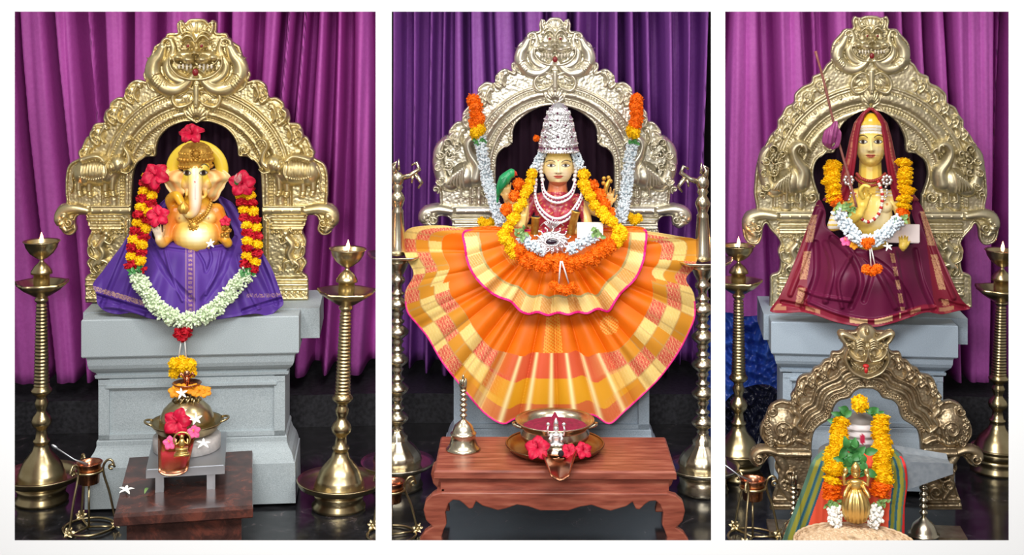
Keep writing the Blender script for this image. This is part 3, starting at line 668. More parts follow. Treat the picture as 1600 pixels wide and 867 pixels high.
def bud_g(g, p, dr, L, w):
    dr = dr/np.linalg.norm(dr); t = np.cross(dr, (.31, .5, .2)); t /= np.linalg.norm(t); s = np.cross(dr, t); a = np.arange(5)*2*pi/5
    ring = lambda h, r: p+dr*h+r*(np.cos(a)[:, None]*t+np.sin(a)[:, None]*s)
    V = np.vstack([ring(0, w*.35), ring(L*.55, w*.5), ring(L*.8, w), ring(L, w*.25)])
    g.add(V, [(i*5+j, i*5+(j+1) % 5, (i+1)*5+(j+1) % 5, (i+1)*5+j) for i in range(3) for j in range(5)]+[(15, 16, 17, 18, 19)])
def bud_string(b, pts, R, dens, L, w, seed, core=.35):
    r = np.random.default_rng(seed); g = G(); P = path3(b, pts, 60); n = int(dens*np.linalg.norm(np.diff(P, axis=0), axis=1).sum())
    m = b.m(pts[0][0], pts[0][2]); g.tube(P, R*core*m, 7)
    T = np.gradient(P, axis=0); T /= np.linalg.norm(T, axis=1)[:, None]
    for i in range(n):
        u = r.uniform(0, 58.9); k = int(u); p = P[k]*(1-u+k)+P[k+1]*(u-k); t = T[k]; v = r.normal(size=3); v[1] -= .5; v -= t*np.dot(v, t); v /= np.linalg.norm(v)
        bud_g(g, p+v*R*core*m*.6, v+t*r.uniform(-.9, .9), L*m*r.uniform(.8, 1.15), w*m*r.uniform(.8, 1.2))
    return g
def strand(b, r_, pts, seq, size, kindname=None, wob=1.0, squash=1.0):
    """flowers threaded along a path; seq: list of (kind, count)"""
    n = sum(c for _, c in seq); P = path3(b, pts, n); T = np.gradient(P, axis=0); i = 0; m = b.m(pts[0][0], pts[0][2])
    for kind, c in seq:
        for _ in range(c):
            sc = size*m*random.uniform(.92, 1.08)/2; t = T[i]/np.linalg.norm(T[i])
            q = Vector(t).to_track_quat('Z', 'Y').to_matrix(); rz = Matrix.Rotation(random.uniform(0, 6.3), 3, 'Z')
            R = q @ Matrix.Diagonal((1, 1, squash)) @ rz
            o = bpy.data.objects.new('rose' if kind == 'rose' else 'marigold', random.choice(flower(kind))); SC.collection.objects.link(o); o.parent = r_
            o.matrix_basis = Matrix.Translation(Vector(P[i])-Vector(BASE[r_][1])+Vector([random.gauss(0, 1)*wob*m for _ in range(3)])) @ (R.to_4x4()*1) @ Matrix.Diagonal((sc, sc, sc, 1))
            o['label'] = {'rose': 'deep red rose', 'yellow': 'yellow marigold', 'orange': 'orange marigold', 'amber': 'amber marigold'}[kind]; i += 1
def leaf_g(g, p, dr, nrm, L, w, bend=.2):
    dr = np.array(dr, float); dr /= np.linalg.norm(dr); nrm = np.array(nrm, float); nrm -= dr*np.dot(nrm, dr); nrm /= np.linalg.norm(nrm); s = np.cross(dr, nrm)
    n = 7; V = []
    for i in range(n):
        t = i/(n-1); ww = w*sin(pi*min(1, t*.93+.03))**.8*(1-.25*t); c = np.array(p)+dr*L*t+nrm*bend*L*(sin(pi*t)*.6-t*t*.5)
        V += [c-s*ww+nrm*ww*.3, c-s*ww*.5+nrm*ww*.05, c, c+s*ww*.5+nrm*ww*.05, c+s*ww+nrm*ww*.3]
    g.add(V, [(i*5+j, i*5+j+1, (i+1)*5+j+1, (i+1)*5+j) for i in range(n-1) for j in range(4)])
def hibiscus(b, px, py, d, R, label, tilt=0, face=(0, -1, .1), group=None, open_=.55, color='hib', cat='flower', name='hibiscus', parent=None):
    c = b.P(px, py, d); m = b.m(px, d); r_ = root(name, label, cat, b, c, group)
    f = np.array(face, float); f /= np.linalg.norm(f); x = np.cross(f, (0, 0, 1.)); x /= np.linalg.norm(x); y = np.cross(x, f)
    for k in range(5):
        a = tilt+k*2*pi/5+random.uniform(-.15, .15); dr = x*cos(a)+y*sin(a); s = np.cross(f, dr); g = G(); n, w = 9, 9; V = np.zeros((n, w, 3)); ph = random.uniform(0, 6)
        for i in range(n):
            t = i/(n-1)
            for j in range(w):
                v = (j/(w-1)-.5)*2; ww = R*m*.44*sin(pi*(.05+.80*t))**.9
                V[i, j] = c+dr*R*m*t*(1-.12*v*v)+s*ww*v+f*m*R*(open_*.5*sin(t*2.2)-.25*t*t+.07*sin(v*5+ph)*t+.05*cos(k*2.1+t*5))+f*m*R*.03*k
        g.grid(V); o = put('petal', g, M[color], r_); 
        q = o.modifiers.new('s', 'SOLIDIFY'); q.thickness = .0008
    g = G(); tip = c+f*R*m*.95+y*R*m*.3+x*R*m*.15; g.tube([c, c+f*R*m*.5+y*R*m*.08, tip], (R*m*.05, R*m*.03), 6)
    for i in range(16):
        u = random.uniform(.55, 1); p = c+(tip-c)*u; g.ell(p+np.array([random.gauss(0, 1) for _ in range(3)])*R*m*.05, R*m*.035, n=6, m=4)
    put('stamen', g, M['yellow' if color != 'hib' else 'hib'], r_)
    return r_
def jasmine(b, c, R, label, face=(0, -.4, 1), name='jasmine_flower', cat='flower', parent=None, group=None, petals=5):
    c = np.array(c, float); g = G(); f = np.array(face, float); f /= np.linalg.norm(f); x = np.cross(f, (.2, .1, 1.)); x /= np.linalg.norm(x); y = np.cross(x, f)
    for k in range(petals):
        a = k*2*pi/petals+random.uniform(-.2, .2); leaf_g(g, c+f*R*.08, x*cos(a)+y*sin(a)+f*.25, f, R*.85*random.uniform(.85, 1.1), R*.19, .2)
    g.tube([c-f*R*.05, c+f*R*.2], R*.09, 6)
    return put(name, g, M['white'], parent=parent, bay=b, label=label, cat=cat if parent is None else None, group=group)
# ------------------------------------------------------------------ sculpted figures
class Fr:
    """frame of a figure: px, py on the plane d, z px towards the viewer"""
    def __init__(s, b, d, cx): s.b, s.d = b, d; s.m = b.m(cx, d)
    def p(s, px, py, z=0): return np.array(s.b.P(px, py, s.d-np.asarray(z, float)*s.m), float)
    def r(s, v): return np.asarray(v, float)*s.m
    def ell(s, g, c, r, rot=0, tilt=0, n=20, m_=14):
        g.ell(s.p(*c), (r[0]*s.m, r[2]*s.m, r[1]*s.m), (Matrix.Rotation(rot, 3, 'Y') @ Matrix.Rotation(tilt, 3, 'X')), n, m_)
    def tube(s, g, pts, r, n=12, smooth=True, caps=True):
        p = spl(pts, 6) if smooth and len(pts) > 2 else np.asarray(pts, float)
        P = np.array([s.p(*q) for q in p]); m = len(P)
        rr = np.interp(np.linspace(0, 1, m), np.linspace(0, 1, np.size(r)), np.atleast_1d(r))*s.m
        g.tube(P, rr, n)
        if caps: g.ell(P[0], rr[0], n=10, m=6); g.ell(P[-1], rr[-1], n=10, m=6)
def sculpt(name, g, voxel, smooth, mt, colfn, fr, parent=None, disp=None, label=None, **kw):
    """fuse the overlapping volumes of g into one continuous skin, then paint it by position"""
    v, f = g.out()[:2]; me = bpy.data.meshes.new('tmp'); me.from_pydata(v.tolist(), [], f); o = bpy.data.objects.new('tmp', me); SC.collection.objects.link(o)
    q = o.modifiers.new('r', 'REMESH'); q.mode = 'VOXEL'; q.voxel_size = voxel*fr.m
    q = o.modifiers.new('s', 'SMOOTH'); q.factor = .5; q.iterations = smooth
    dg = bpy.context.evaluated_depsgraph_get(); ev = o.evaluated_get(dg); e = ev.to_mesh()
    V = np.zeros(len(e.vertices)*3); e.vertices.foreach_get('co', V); V = V.reshape(-1, 3); N = np.zeros(len(e.vertices)*3); e.vertices.foreach_get('normal', N); N = N.reshape(-1, 3)
    Fc = [tuple(p.vertices) for p in e.polygons]; ev.to_mesh_clear(); bpy.data.objects.remove(o); bpy.data.meshes.remove(me)
    px, py = inv(fr.b, V, fr.d); z = (fr.d-V[:, 1])/fr.m
    if disp is not None: V = V+np.stack([0*px, -disp(px, py, z, N)*fr.m, 0*px], -1)
    C = colfn(px, py, z, N) if colfn else None
    return put(name, (V, Fc, None, C), mt, parent, label=label, **kw)
def gs(px, py, x, y, sx, sy=None): sy = sy or sx; return np.exp(-((px-x)/sx)**2-((py-y)/sy)**2)
def mix(C, c, w): w = np.clip(w, 0, 1)[:, None]; return C*(1-w)+np.array(c)*w
def sst(x, a, b): t = np.clip((x-a)/(b-a), 0, 1); return t*t*(3-2*t)
def eyepaint(C, px, py, N, x, y, w, h, k=1, look=0, iris=(.02, .01, .01), brow=True, sgn=1, white=(.85, .85, .80), browc=(.05, .02, .01), lift=0):
    """painted almond eye with lids, iris and brow; C colours, centre (x, y), w h half sizes"""
    fr_ = (N[:, 1] < .1); u = (px-x)/w; v = (py-y+lift*u*sgn)/h; alm = np.abs(v)-(1-u*u)
    C = mix(C, browc, fr_*(sst(-alm, -.55, -.25))*(np.abs(u) < 1.12))
    C = mix(C, white, fr_*sst(-alm, .0, .3)*(np.abs(u) < 1))
    C = mix(C, iris, fr_*(((px-x-look)/(h*1.05))**2+((py-y)/(h*1.05))**2 < 1)*(alm < .1))
    if brow:
        yb = y-h*2.1-h*1.9*(1-((px-x+sgn*w*-.15)/(w*1.35))**2); C = mix(C, browc, fr_*sst(-np.abs(py-yb)/(h*.55)+1, 0, .6)*(np.abs(px-x-sgn*w*.15) < w*1.2))
    return C
def hand(g, fr, wrist, palm_dir, side, L, normal=(0, 0, 1), curl=(.1, .1, .1, .1), thumb=.9, spread=.16, holding=None):
    """hand of five fingers; wrist (px,py,z), palm_dir unit (dx,dy,dz), side: +1 thumb towards +x of the palm frame; L total length px"""
    w = np.array(wrist, float); t = np.array(palm_dir, float); t /= np.linalg.norm(t); n = np.array(normal, float); n -= t*np.dot(n, t); n /= np.linalg.norm(n); s = np.cross(t, n)*side
    pl = L*.5; fr.tube(g, [w-t*L*.05, w+t*pl*.3], (L*.13, L*.16), 10, False)
    for q in (-.16, -.05, .06, .16): fr.tube(g, [w+t*pl*.1+s*L*q*.7, w+t*pl*.95+s*L*q], (L*.10, L*.095), 10, False)
    for i, (q, l) in enumerate(((-.20, .36), (-.07, .46), (.07, .50), (.20, .42))):
        i_ = 3-i if False else i; a = q*spread*6; c = curl[i_]; d0 = t*cos(a)+s*sin(a); p0 = w+t*pl*.92+s*L*q; P = [p0]; ang = c*.5
        for k in range(3):
            dd = d0*cos(ang)+n*sin(ang); P.append(P[-1]+dd*L*l*(.42, .32, .26)[k]); ang += c
        fr.tube(g, P, (L*.062, L*.055, L*.042), 8, False)
    p0 = w+t*pl*.25+s*L*.15; P = [p0, p0+(t*.5+s*thumb*.8+n*.2)*L*.20, p0+(t*1.3+s*thumb+n*.35)*L*.28]; fr.tube(g, P, (L*.085, L*.065, L*.048), 8, False)
M['skin'] = vcol('painted_statue', .35, .5, .2)
M['clothv'] = None
def cloth(b, d, name, label, poly, hf, cf, rough=.5, cat='cloth', res=1.0, thick=2.5, parent=None, metal=0, sheen=0, mt=None, smoothpoly=True, lip=True, spec=.25):
    p = spl(poly, 4, True) if smoothpoly else np.array(poly, float); R = Relief(0, 0, p[:, 1].min()-2, p[:, 1].max()+2, res, False, p[:, 0].min()-2, p[:, 0].max()+2)
    R.phi = R.sdf(p); R.H = hf(R.X, R.Y, R)
    if lip: R.H += 1.6*np.exp(-(R.phi/2.2)**2)-3*np.exp(-(np.minimum(R.phi, 0)/1.2)**2)*0
    sh = R.X.shape; C = cf(R.X.ravel(), R.Y.ravel(), R).reshape(*sh, 3) if cf else None
    if mt is None: mt = vcol(name+'_fabric', rough, spec, 0, metal); mt.node_tree.nodes['Principled BSDF'].inputs['Sheen Weight'].default_value = sheen
    return put(name, R.mesh(b, d, thick, cols=C, persp=True), mt, parent, bay=b if parent is None else None, label=label, cat=cat if parent is None else None), R
# ------------------------------------------------------------------ shared ritual objects
M['flame'] = mat('flame', (1, .6, .25), .5); _b = M['flame'].node_tree.nodes['Principled BSDF']
_b.inputs['Emission Color'].default_value = (1, .55, .28, 1); _b.inputs['Emission Strength'].default_value = 5
M['oil'] = mat('warm_oil', (.50, .16, .06), .12)
def oil_lamp(b, px, pys, sc, label, mt, tilt=0, dish_spouts=5, flame=True, group=None, seed=0, dish_r=47, plate_r=62, x_cup=None):
    """tall three-tier lamp; pys: picture rows of cup rim, dish, foot; lathe profiles share them"""
    yc, yd, yf = pys; d = float(b.depth(px, yf, 0)); m = float(b.m(px, d)); c = b.P(px, yf, d)
    Z = lambda y: float(b.P(px, y, d)[2]); r = root('oil_lamp', label, 'oil lamp', b, (c[0], d, 0), group); cx = (c[0], d)
    f = lambda L: [(w*m*sc, Z(y)) for w, y in L]; q = lambda t: yd+(yf-yd)*t          # t: 0 dish .. 1 foot
    g = G(); g.lathe(f([(0, q(1)), (40, q(1)), (41, q(.985)), (36, q(.97)), (37, q(.945)), (40, q(.93)), (0, q(.92))])[::1], cx, 48); put('foot', g, mt, r)
    g = G(); g.lathe(f([(34, q(.93)), (plate_r-3, q(.895)), (plate_r, q(.875)), (plate_r+1, q(.872)), (plate_r-1, q(.866)), (plate_r-5, q(.89)), (34, q(.915))]), cx, 56); put('base_plate', g, mt, r)
    g = G(); g.lathe(f([(39, q(.915)), (38, q(.89)), (36, q(.88)), (36, q(.87)), (34, q(.862)), (31, q(.835)), (26.5, q(.81)), (20, q(.787)), (14, q(.765)), (12, q(.745)), (11, q(.73)), (13, q(.727)), (13, q(.718)), (9.5, q(.71)), (8, q(.675)), (9, q(.665)),
                        (14, q(.648)), (15.5, q(.63)), (13, q(.61)), (8, q(.592)), (7, q(.58)), (9.5, q(.562)), (10.5, q(.545)), (8, q(.53)), (8, q(.518)), (12, q(.508)), (15.5, q(.497)), (16, q(.488)), (13, q(.478)), (12, q(.47))]), cx, 40); put('bell_base', g, mt, r)
    L = []; n = 24
    for i in range(n):
        t = .47-.38*i/n; w = 11.3-3.6*i/n; L += [(w, q(t)), (w+.9, q(t-.003)), (w+.9, q(t-.008)), (w-.6, q(t-.0095))]
    L += [(7, q(.088)), (10, q(.080)), (10.5, q(.07)), (7, q(.06)), (5.5, q(.05)), (5.5, q(.02))]
    g = G(); g.lathe(f(L), cx, 28); put('ribbed_column', g, mt, r)
    def wave(a, rr, z):
        p = np.exp(-(((a*dish_spouts/(2*pi)+.1+seed*.13) % 1-.5)/.13)**2); return .24*p*(rr > dish_r*m*sc*.55)*(rr/(dish_r*m*sc))**3
    dy = 22*sc; g = G(); g.lathe(f([(5, yd+dy), (14, yd+dy*.85), (28, yd+dy*.45), (dish_r-9, yd+dy*.05), (dish_r-9, yd-3), (dish_r-12, yd-2), (28, yd+dy*.25), (12, yd+dy*.5)]), cx, 90, wave); put('spouted_dish', g, mt, r)
    e = yc-yd; g = G(); g.lathe(f([(12, yd+8), (12.5, yd-4), (12, yd+e*.22), (16.5, yd+e*.24), (16, yd+e*.30), (11, yd+e*.42), (5, yd+e*.5), (3, yd+e*.54), (3, yd+e*.58)]), cx, 32); put('stem', g, mt, r)
    g = G(); g.lathe(f([(2.5, yd+e*.56), (9, yd+e*.61), (18, yd+e*.72), (24, yd+e*.86), (26, yd+e*.97), (28.5, yc), (28, yc-1), (25.5, yc+1), (23, yd+e*.86), (16, yd+e*.76), (0, yd+e*.72)]), cx, 44); put('cup', g, mt, r)
    g = G(); g.lathe(f([(0, yd+e*.90), (24, yd+e*.90)]), cx, 30); put('oil', g, M['oil'], r)
    if flame:
        g = G(); g.lathe(f([(0, yc-15), (1, yc-12), (2.6, yc-7), (3.2, yc-3), (2, yc+1), (0, yc+2)]), cx, 12); put('flame', g, M['flame'], r, label='small glowing flame')
        g = G(); g.tube([(cx[0], cx[1], Z(yc+5)), (cx[0]+2*m, cx[1], Z(yc))], .8*m, 6); put('wick', g, M['thread'], r)
        l = bpy.data.lights.new('flame_glow', 'POINT'); l.energy = .35; l.color = (1, .45, .2); l.shadow_soft_size = .008
        o = bpy.data.objects.new('flame_glow', l); SC.collection.objects.link(o); o.parent = r; o.location = (0, -.004, Z(yc-10))
    if tilt: r.matrix_world = r.matrix_world @ Matrix.Rotation(tilt, 4, 'Y')
    return r
def stand(b, px, py, d, s, label, mt, cupm, ladle=True, seed=0, flowers=True):
    """wrought tripod with scrolled legs and a copper cup; (px, py) centre of the cup rim"""
    m = float(b.m(px, d)); c = b.P(px, py, d); X, Y, Z = c; r = root('incense_stand', label, 'stand', b, (X, Y, 0)); S = s*m
    g = G(); zc = Z; g.lathe([(14*S, zc-32*S), (15.5*S, zc-31*S), (16.5*S, zc-14*S), (18*S, zc-12*S), (18.5*S, zc-3*S), (21*S, zc), (20*S, zc+.8*S), (18*S, zc-1*S), (15*S, zc-10*S), (14*S, zc-26*S), (0, zc-27*S)], (X, Y), 36)
    put('cup', g, cupm, r, label='polished copper cup')
    g = G(); a = np.linspace(0, 2*pi, 33); g.tube([(X+19.5*S*cos(t), Y+19.5*S*sin(t), zc-13*S) for t in a], 2*S, 8, caps=False); put('ring', g, mt, r)
    zf = 2.2*S
    for k in range(3):
        a = (-.15, 1.95, 4.05)[k]+seed; ca, sa = cos(a), sin(a); P = lambda rr, z: (X+rr*ca*S, Y+rr*sa*S, z)
        pts = [P(34+5*cos(t)*(1-t/9), zc-8*S+5*sin(t)*S*(1-t/9)) for t in np.linspace(5.5, 0, 10)]+[P(35, zc+2*S), P(28, zc+3*S), P(22, zc-6*S), P(23, zc-20*S), P(32, (zc+zf)/2), P(42, zf)]
        g = G(); g.tube(spl(pts, 4), 1.9*S, 7); put('leg', g, mt, r)
        if flowers:
            g = G(); q = P(42, 7*S)
            for j in range(6):
                t = j*pi/3; leaf_g(g, q, (cos(t), sin(t)*.5-.2, sin(t)*.8+.4), (0, -1, .5), 9*S, 3.6*S, .3)
            g.ell(q, 3.4*S, n=10, m=6); put('foot_rosette', g, mt, r)
    g = G(); g.tube([(X+38*S*cos(t), Y+38*S*sin(t), zf+1*S) for t in a_(40)], 2*S, 7, caps=False); put('base_ring', g, mt, r)
    g = G(); g.tube([(X, Y, zc-32*S), (X, Y, zf+1*S)], 1.8*S, 7)
    for k in range(3):
        a = (-.15, 1.95, 4.05)[k]+seed; g.tube([(X, Y, zf+1*S), (X+40*cos(a)*S, Y+40*sin(a)*S, zf+1*S)], 1.8*S, 7)
    put('centre_rod', g, mt, r)
    if ladle:
        g = G(); g.tube([(X-2*S, Y, zc-4*S), (X-22*S, Y-3*S, zc+6*S), (X-46*S, Y-6*S, zc+24*S)], (2.6*S, 1.2*S, 1.4*S), 7); g.ell((X-50*S, Y-6*S, zc+27*S), (6*S, 2*S, 2.6*S), Matrix.Rotation(.6, 3, 'Y'))
        put('ladle', g, M['steel'], label='thin metal ladle leaning out of the copper cup '+('by the granite table' if b is B1 else 'by the bronze arch'), cat='ladle', bay=b)
    return r
def a_(n): return np.linspace(0, 2*pi, n)
def bell(b, px, py, d, s, label, mt, z0=None, knobs=5, finial='flame'):
    """hand bell; (px, py) centre of its mouth; s = px half width"""
    m = float(b.m(px, d)); c = b.P(px, py, d); S = s*m; z0 = float(c[2]) if z0 is None else z0; r = root('hand_bell', label, 'bell', b, (c[0], d, z0)); cx = (c[0], d)
    g = G(); g.lathe([(x*S, z0+z*S) for x, z in ((.86, .02), (1, 0), (1.02, .06), (.92, .16), (.80, .34), (.72, .62), (.70, .86), (.74, .90), (.76, .96), (.66, 1.0), (.62, 1.16), (.50, 1.42), (.30, 1.6), (.16, 1.72), (.12, 1.8))], cx, 44); put('bell_body', g, mt, r)
    g = G(); L = [(.11, 1.78)]; z = 1.85
    for i in range(knobs): L += [(.10, z), (.18, z+.06), (.22, z+.13), (.18, z+.20), (.10, z+.25)]; z += .30
    L += [(.2, z+.04), (.22, z+.1), (.12, z+.18)]; g.lathe([(x*S, z0+q*S) for x, q in L], cx, 20); put('handle', g, mt, r)
    g = G(); zz = z0+(z+.15)*S
    g.ell((cx[0], d, zz+.22*S), (.22*S, .18*S, .34*S)); g.ell((cx[0]-.05*S, d-.16*S, zz+.42*S), (.12*S, .1*S, .22*S)); g.ell((cx[0]+.14*S, d, zz+.35*S), (.09*S, .09*S, .30*S)); g.ell((cx[0]-.17*S, d, zz+.32*S), (.08*S, .08*S, .26*S)); g.ell((cx[0], d, zz+.66*S), (.07*S, .07*S, .18*S))
    put('finial', g, mt, r); return r

# ------------------------------------------------------------------ shrine 1: the elephant-headed idol
def ganesha():
    fr = Fr(B1, 5.44, 308); E = lambda g, c, r, **k: fr.ell(g, c, r, **k); T = lambda g, p, r, **k: fr.tube(g, p, r, **k)
    R_ = root('elephant_headed_idol', 'painted yellow and orange elephant-headed idol with gold crown, seated in purple cloth', 'statue', B1, fr.p(308, 474, 0))
    g = G()
    E(g, (307, 366, 8), (37, 30, 30)); E(g, (307, 336, 4), (36, 26, 22)); E(g, (290, 340, 14), (16, 12, 12)); E(g, (324, 340, 14), (16, 12, 12)); E(g, (307, 408, -14), (60, 34, 18)); E(g, (307, 384, 0), (36, 20, 18))
    E(g, (307, 452, -22), (66, 24, 14))
    # head, brow bosses, cheeks
    E(g, (307, 277, 10), (23, 26, 22)); E(g, (298, 262, 18), (12, 12, 12)); E(g, (316, 262, 18), (12, 12, 12)); E(g, (291, 286, 14), (9, 12, 12)); E(g, (323, 286, 14), (9, 12, 12))
    T(g, [(305, 268, 26), (305, 284, 34), (305, 300, 36), (305, 316, 36), (303, 328, 36), (297, 334, 37), (290, 331, 38), (287, 325, 38)], (11, 11.5, 10.5, 9.5, 8, 6.5, 5))
    T(g, [(320, 298, 22), (321, 305, 30), (318, 309, 36)], (4.2, 2)); T(g, [(293, 299, 22), (292, 305, 28)], (4.2, 2.5))
    T(g, [(307, 300, 0), (307, 330, 0)], (18, 24))
    # arms
    T(g, [(276, 330, 4), (266, 350, 6), (262, 372, 10)], (13, 11, 9)); T(g, [(338, 330, 4), (346, 350, 6), (350, 372, 10)], (13, 11, 9))
    T(g, [(262, 372, 10), (254, 380, 24), (249, 374, 32)], (8, 7)); T(g, [(350, 372, 10), (356, 380, 22), (352, 374, 30)], (8, 7))
    T(g, [(272, 326, 0), (266, 312, 8), (276, 306, 20), (284, 318, 28)], (9, 8, 6))
    hand(g, fr, (249, 374, 32), (-.25, -1, .1), -1, 27, curl=(.12, .1, .1, .15)); hand(g, fr, (353, 376, 30), (-.1, -1, .35), 1, 22, curl=(.5, .55, .6, .6))
    def col(px, py, z, N):
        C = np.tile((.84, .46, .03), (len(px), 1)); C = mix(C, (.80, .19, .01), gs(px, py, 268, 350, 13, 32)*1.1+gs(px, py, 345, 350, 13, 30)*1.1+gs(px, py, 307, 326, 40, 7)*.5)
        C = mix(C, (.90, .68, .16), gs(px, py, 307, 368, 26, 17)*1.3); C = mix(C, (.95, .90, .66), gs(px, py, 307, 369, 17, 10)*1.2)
        C = mix(C, (.93, .80, .35), gs(px, py, 287, 338, 9)*.8+gs(px, py, 325, 338, 9)*.8); C = mix(C, (.55, .25, .1), (np.hypot(px-280, py-341) < 1.6)*1.+(np.hypot(px-326, py-341) < 1.6)*1.)
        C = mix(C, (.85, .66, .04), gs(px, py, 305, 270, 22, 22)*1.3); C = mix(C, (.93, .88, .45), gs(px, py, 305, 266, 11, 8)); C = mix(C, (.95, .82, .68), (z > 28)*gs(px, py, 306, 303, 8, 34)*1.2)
        C = mix(C, (.87, .55, .30), gs(px, py, 291, 292, 7, 9)*.8+gs(px, py, 321, 292, 7, 9)*.8)
        C = mix(C, (.92, .80, .62), gs(px, py, 245, 362, 10, 14)*1.2)
        for sx in (-1, 1): C = eyepaint(C, px, py, N, 305+sx*13, 270, 6.4, 3.4, sgn=sx, lift=.5, browc=(.10, .08, .02))
        C = mix(C, (.75, .1, .12), (np.abs(px-305) < .9)*(py > 276)*(py < 312)*.35); C = mix(C, (.5, .02, .05), (np.hypot(px-304.5, (py-284)*.7) < 1.3)*1.)
        yy = (np.abs(py-(303+0*px)) < 0); return C
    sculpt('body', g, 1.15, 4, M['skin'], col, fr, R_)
    # ears
    for s in (-1, 1):
        n, w = 22, 20; V = np.zeros((n, w, 3)); C = np.zeros((n, w, 3))
        out = spl([(22, 266), (32, 263), (44, 265), (53, 272), (57, 279), (49, 284), (46, 293), (40, 300), (38, 308), (31, 315), (25, 314), (20, 306)], 4); out = resample(out, n)
        for i in range(n):
            for j in range(w):
                t = j/(w-1); a = np.array((17+2*sin(i*.3), 272+i*1.4)); q = a*(1-t)+out[i]*t
                V[i, j] = fr.p(305+s*q[0], q[1], 14+7*sin(t*4.5+.5)-10*t+3.5*sin(t*3+i*.75)*t+1.6*sin(t*14))
                q_ = abs(sin(t*7+i*.12))**2; C[i, j] = np.array((.88, .70, .30))*(1-q_)+np.array((.84, .40, .12))*q_
                if t > .86: C[i, j] = (.92, .72, .35)
        g = G(); g.grid(V if s > 0 else V[:, ::-1]); v, f, uv = g.out(); cc = (C if s > 0 else C[:, ::-1]).reshape(-1, 3)
        o = put('ear', (v, f, None, cc), M['skin'], R_); q = o.modifiers.new('s', 'SOLIDIFY'); q.thickness = .006; q.offset = 0; q = o.modifiers.new('u', 'SUBSURF'); q.levels = q.render_levels = 1
    # crescent halo behind the head
    g = G(); V = []; a = np.linspace(-.45, pi+.45, 60)
    for k, (r0, z) in enumerate(((28, -6), (30, -2), (38, 0), (46, -2), (48, -6), (46, -9), (30, -9), (28, -6))):
        V.append([fr.p(308+(r0-0)*cos(t)*1.02, 266-r0*sin(t)*.98, z) for t in a])
    g.grid(np.array(V)); put('halo', g, mat('painted_yellow', (.85, .62, .05), .35), R_, label='yellow painted halo ring behind the head')
    # crown
    g = G(); c = fr.p(306, 260, 6); mm = fr.m
    L = [(24, 262), (25.5, 261), (26, 257), (25, 254), (26, 251), (26.5, 244), (25.5, 238), (23, 232), (19, 227), (13, 223), (0, 220)]
    g.lathe([(r*mm, fr.p(306, y)[2]) for r, y in L], (c[0], c[1]), 60, lambda a, r, z: .025*np.sin(a*16)*np.sin(z*1400))
    for k in range(34): a = k*2*pi/34; g.ell((c[0]+26.3*mm*cos(a), c[1]+26.3*mm*sin(a), fr.p(306, 258)[2]), 1.7*mm, n=8, m=6)
    for k in range(14):
        a = -pi+k*pi/13
        for ro, yy, q in ((26, 247, 3.2), (24.5, 238, 2.6), (18.5, 229, 2.2)): g.ell((c[0]+ro*mm*cos(a), c[1]+ro*mm*sin(a), fr.p(306, yy)[2]), q*mm, n=8, m=6)
    g.ell(fr.p(306, 241, 34), 5*mm, n=16, m=8); g.ell(fr.p(306, 241, 38), 2.2*mm, n=10, m=6)
    for k in range(9): a = k*2*pi/9; g.ell(fr.p(306+7*cos(a), 241+7*sin(a), 33), 2.2*mm, n=8, m=6)
    put('crown', g, M['gilt'], R_, label='orange-gold embossed crown')
    # necklace, modak, laddu
    g = G()
    for pts in ([(285, 328, 30), (292, 340, 30), (302, 350, 33)], [(330, 318, 24), (322, 335, 30), (304, 350, 33)]):
        P = spl(pts, 10)
        for q in resample(P, 13): g.ell(fr.p(*q), 2.6*mm, n=8, m=6)
        for q in resample(P+np.array((0, -5, -1)), 12): g.ell(fr.p(*q), 1.9*mm, n=8, m=6)
    g.ell(fr.p(302, 353, 34), (7*mm, 3*mm, 7*mm)); 
    for k in range(8): a = k*pi/4; g.ell(fr.p(302+6.5*cos(a), 353+6.5*sin(a), 35), 2*mm, n=8, m=6)
    put('necklace', g, M['gilt'], R_)
    g = G(); c = fr.p(287, 326, 42); g.lathe([(0, c[2]-8*mm), (6*mm, c[2]-7*mm), (9*mm, c[2]-1*mm), (8*mm, c[2]+4*mm), (4*mm, c[2]+8*mm), (0, c[2]+12*mm)], (c[0], c[1]), 30, lambda a, r, z: .07*np.sin(a*9)); put('sweet_bowl', g, M['gilt'], R_)
    g = G()
    for k in range(22): g.ell(fr.p(353+random.uniform(-6, 6), 371-k*1.1, 34+random.uniform(-2, 3)), 3.4*mm, n=8, m=6)
    put('sweet_pile', g, M['gilt'], R_)
M['gilt'] = mat('orange_gilt', (.72, .42, .07), .38, .55, (.50, .24, .03), 60)
ganesha()

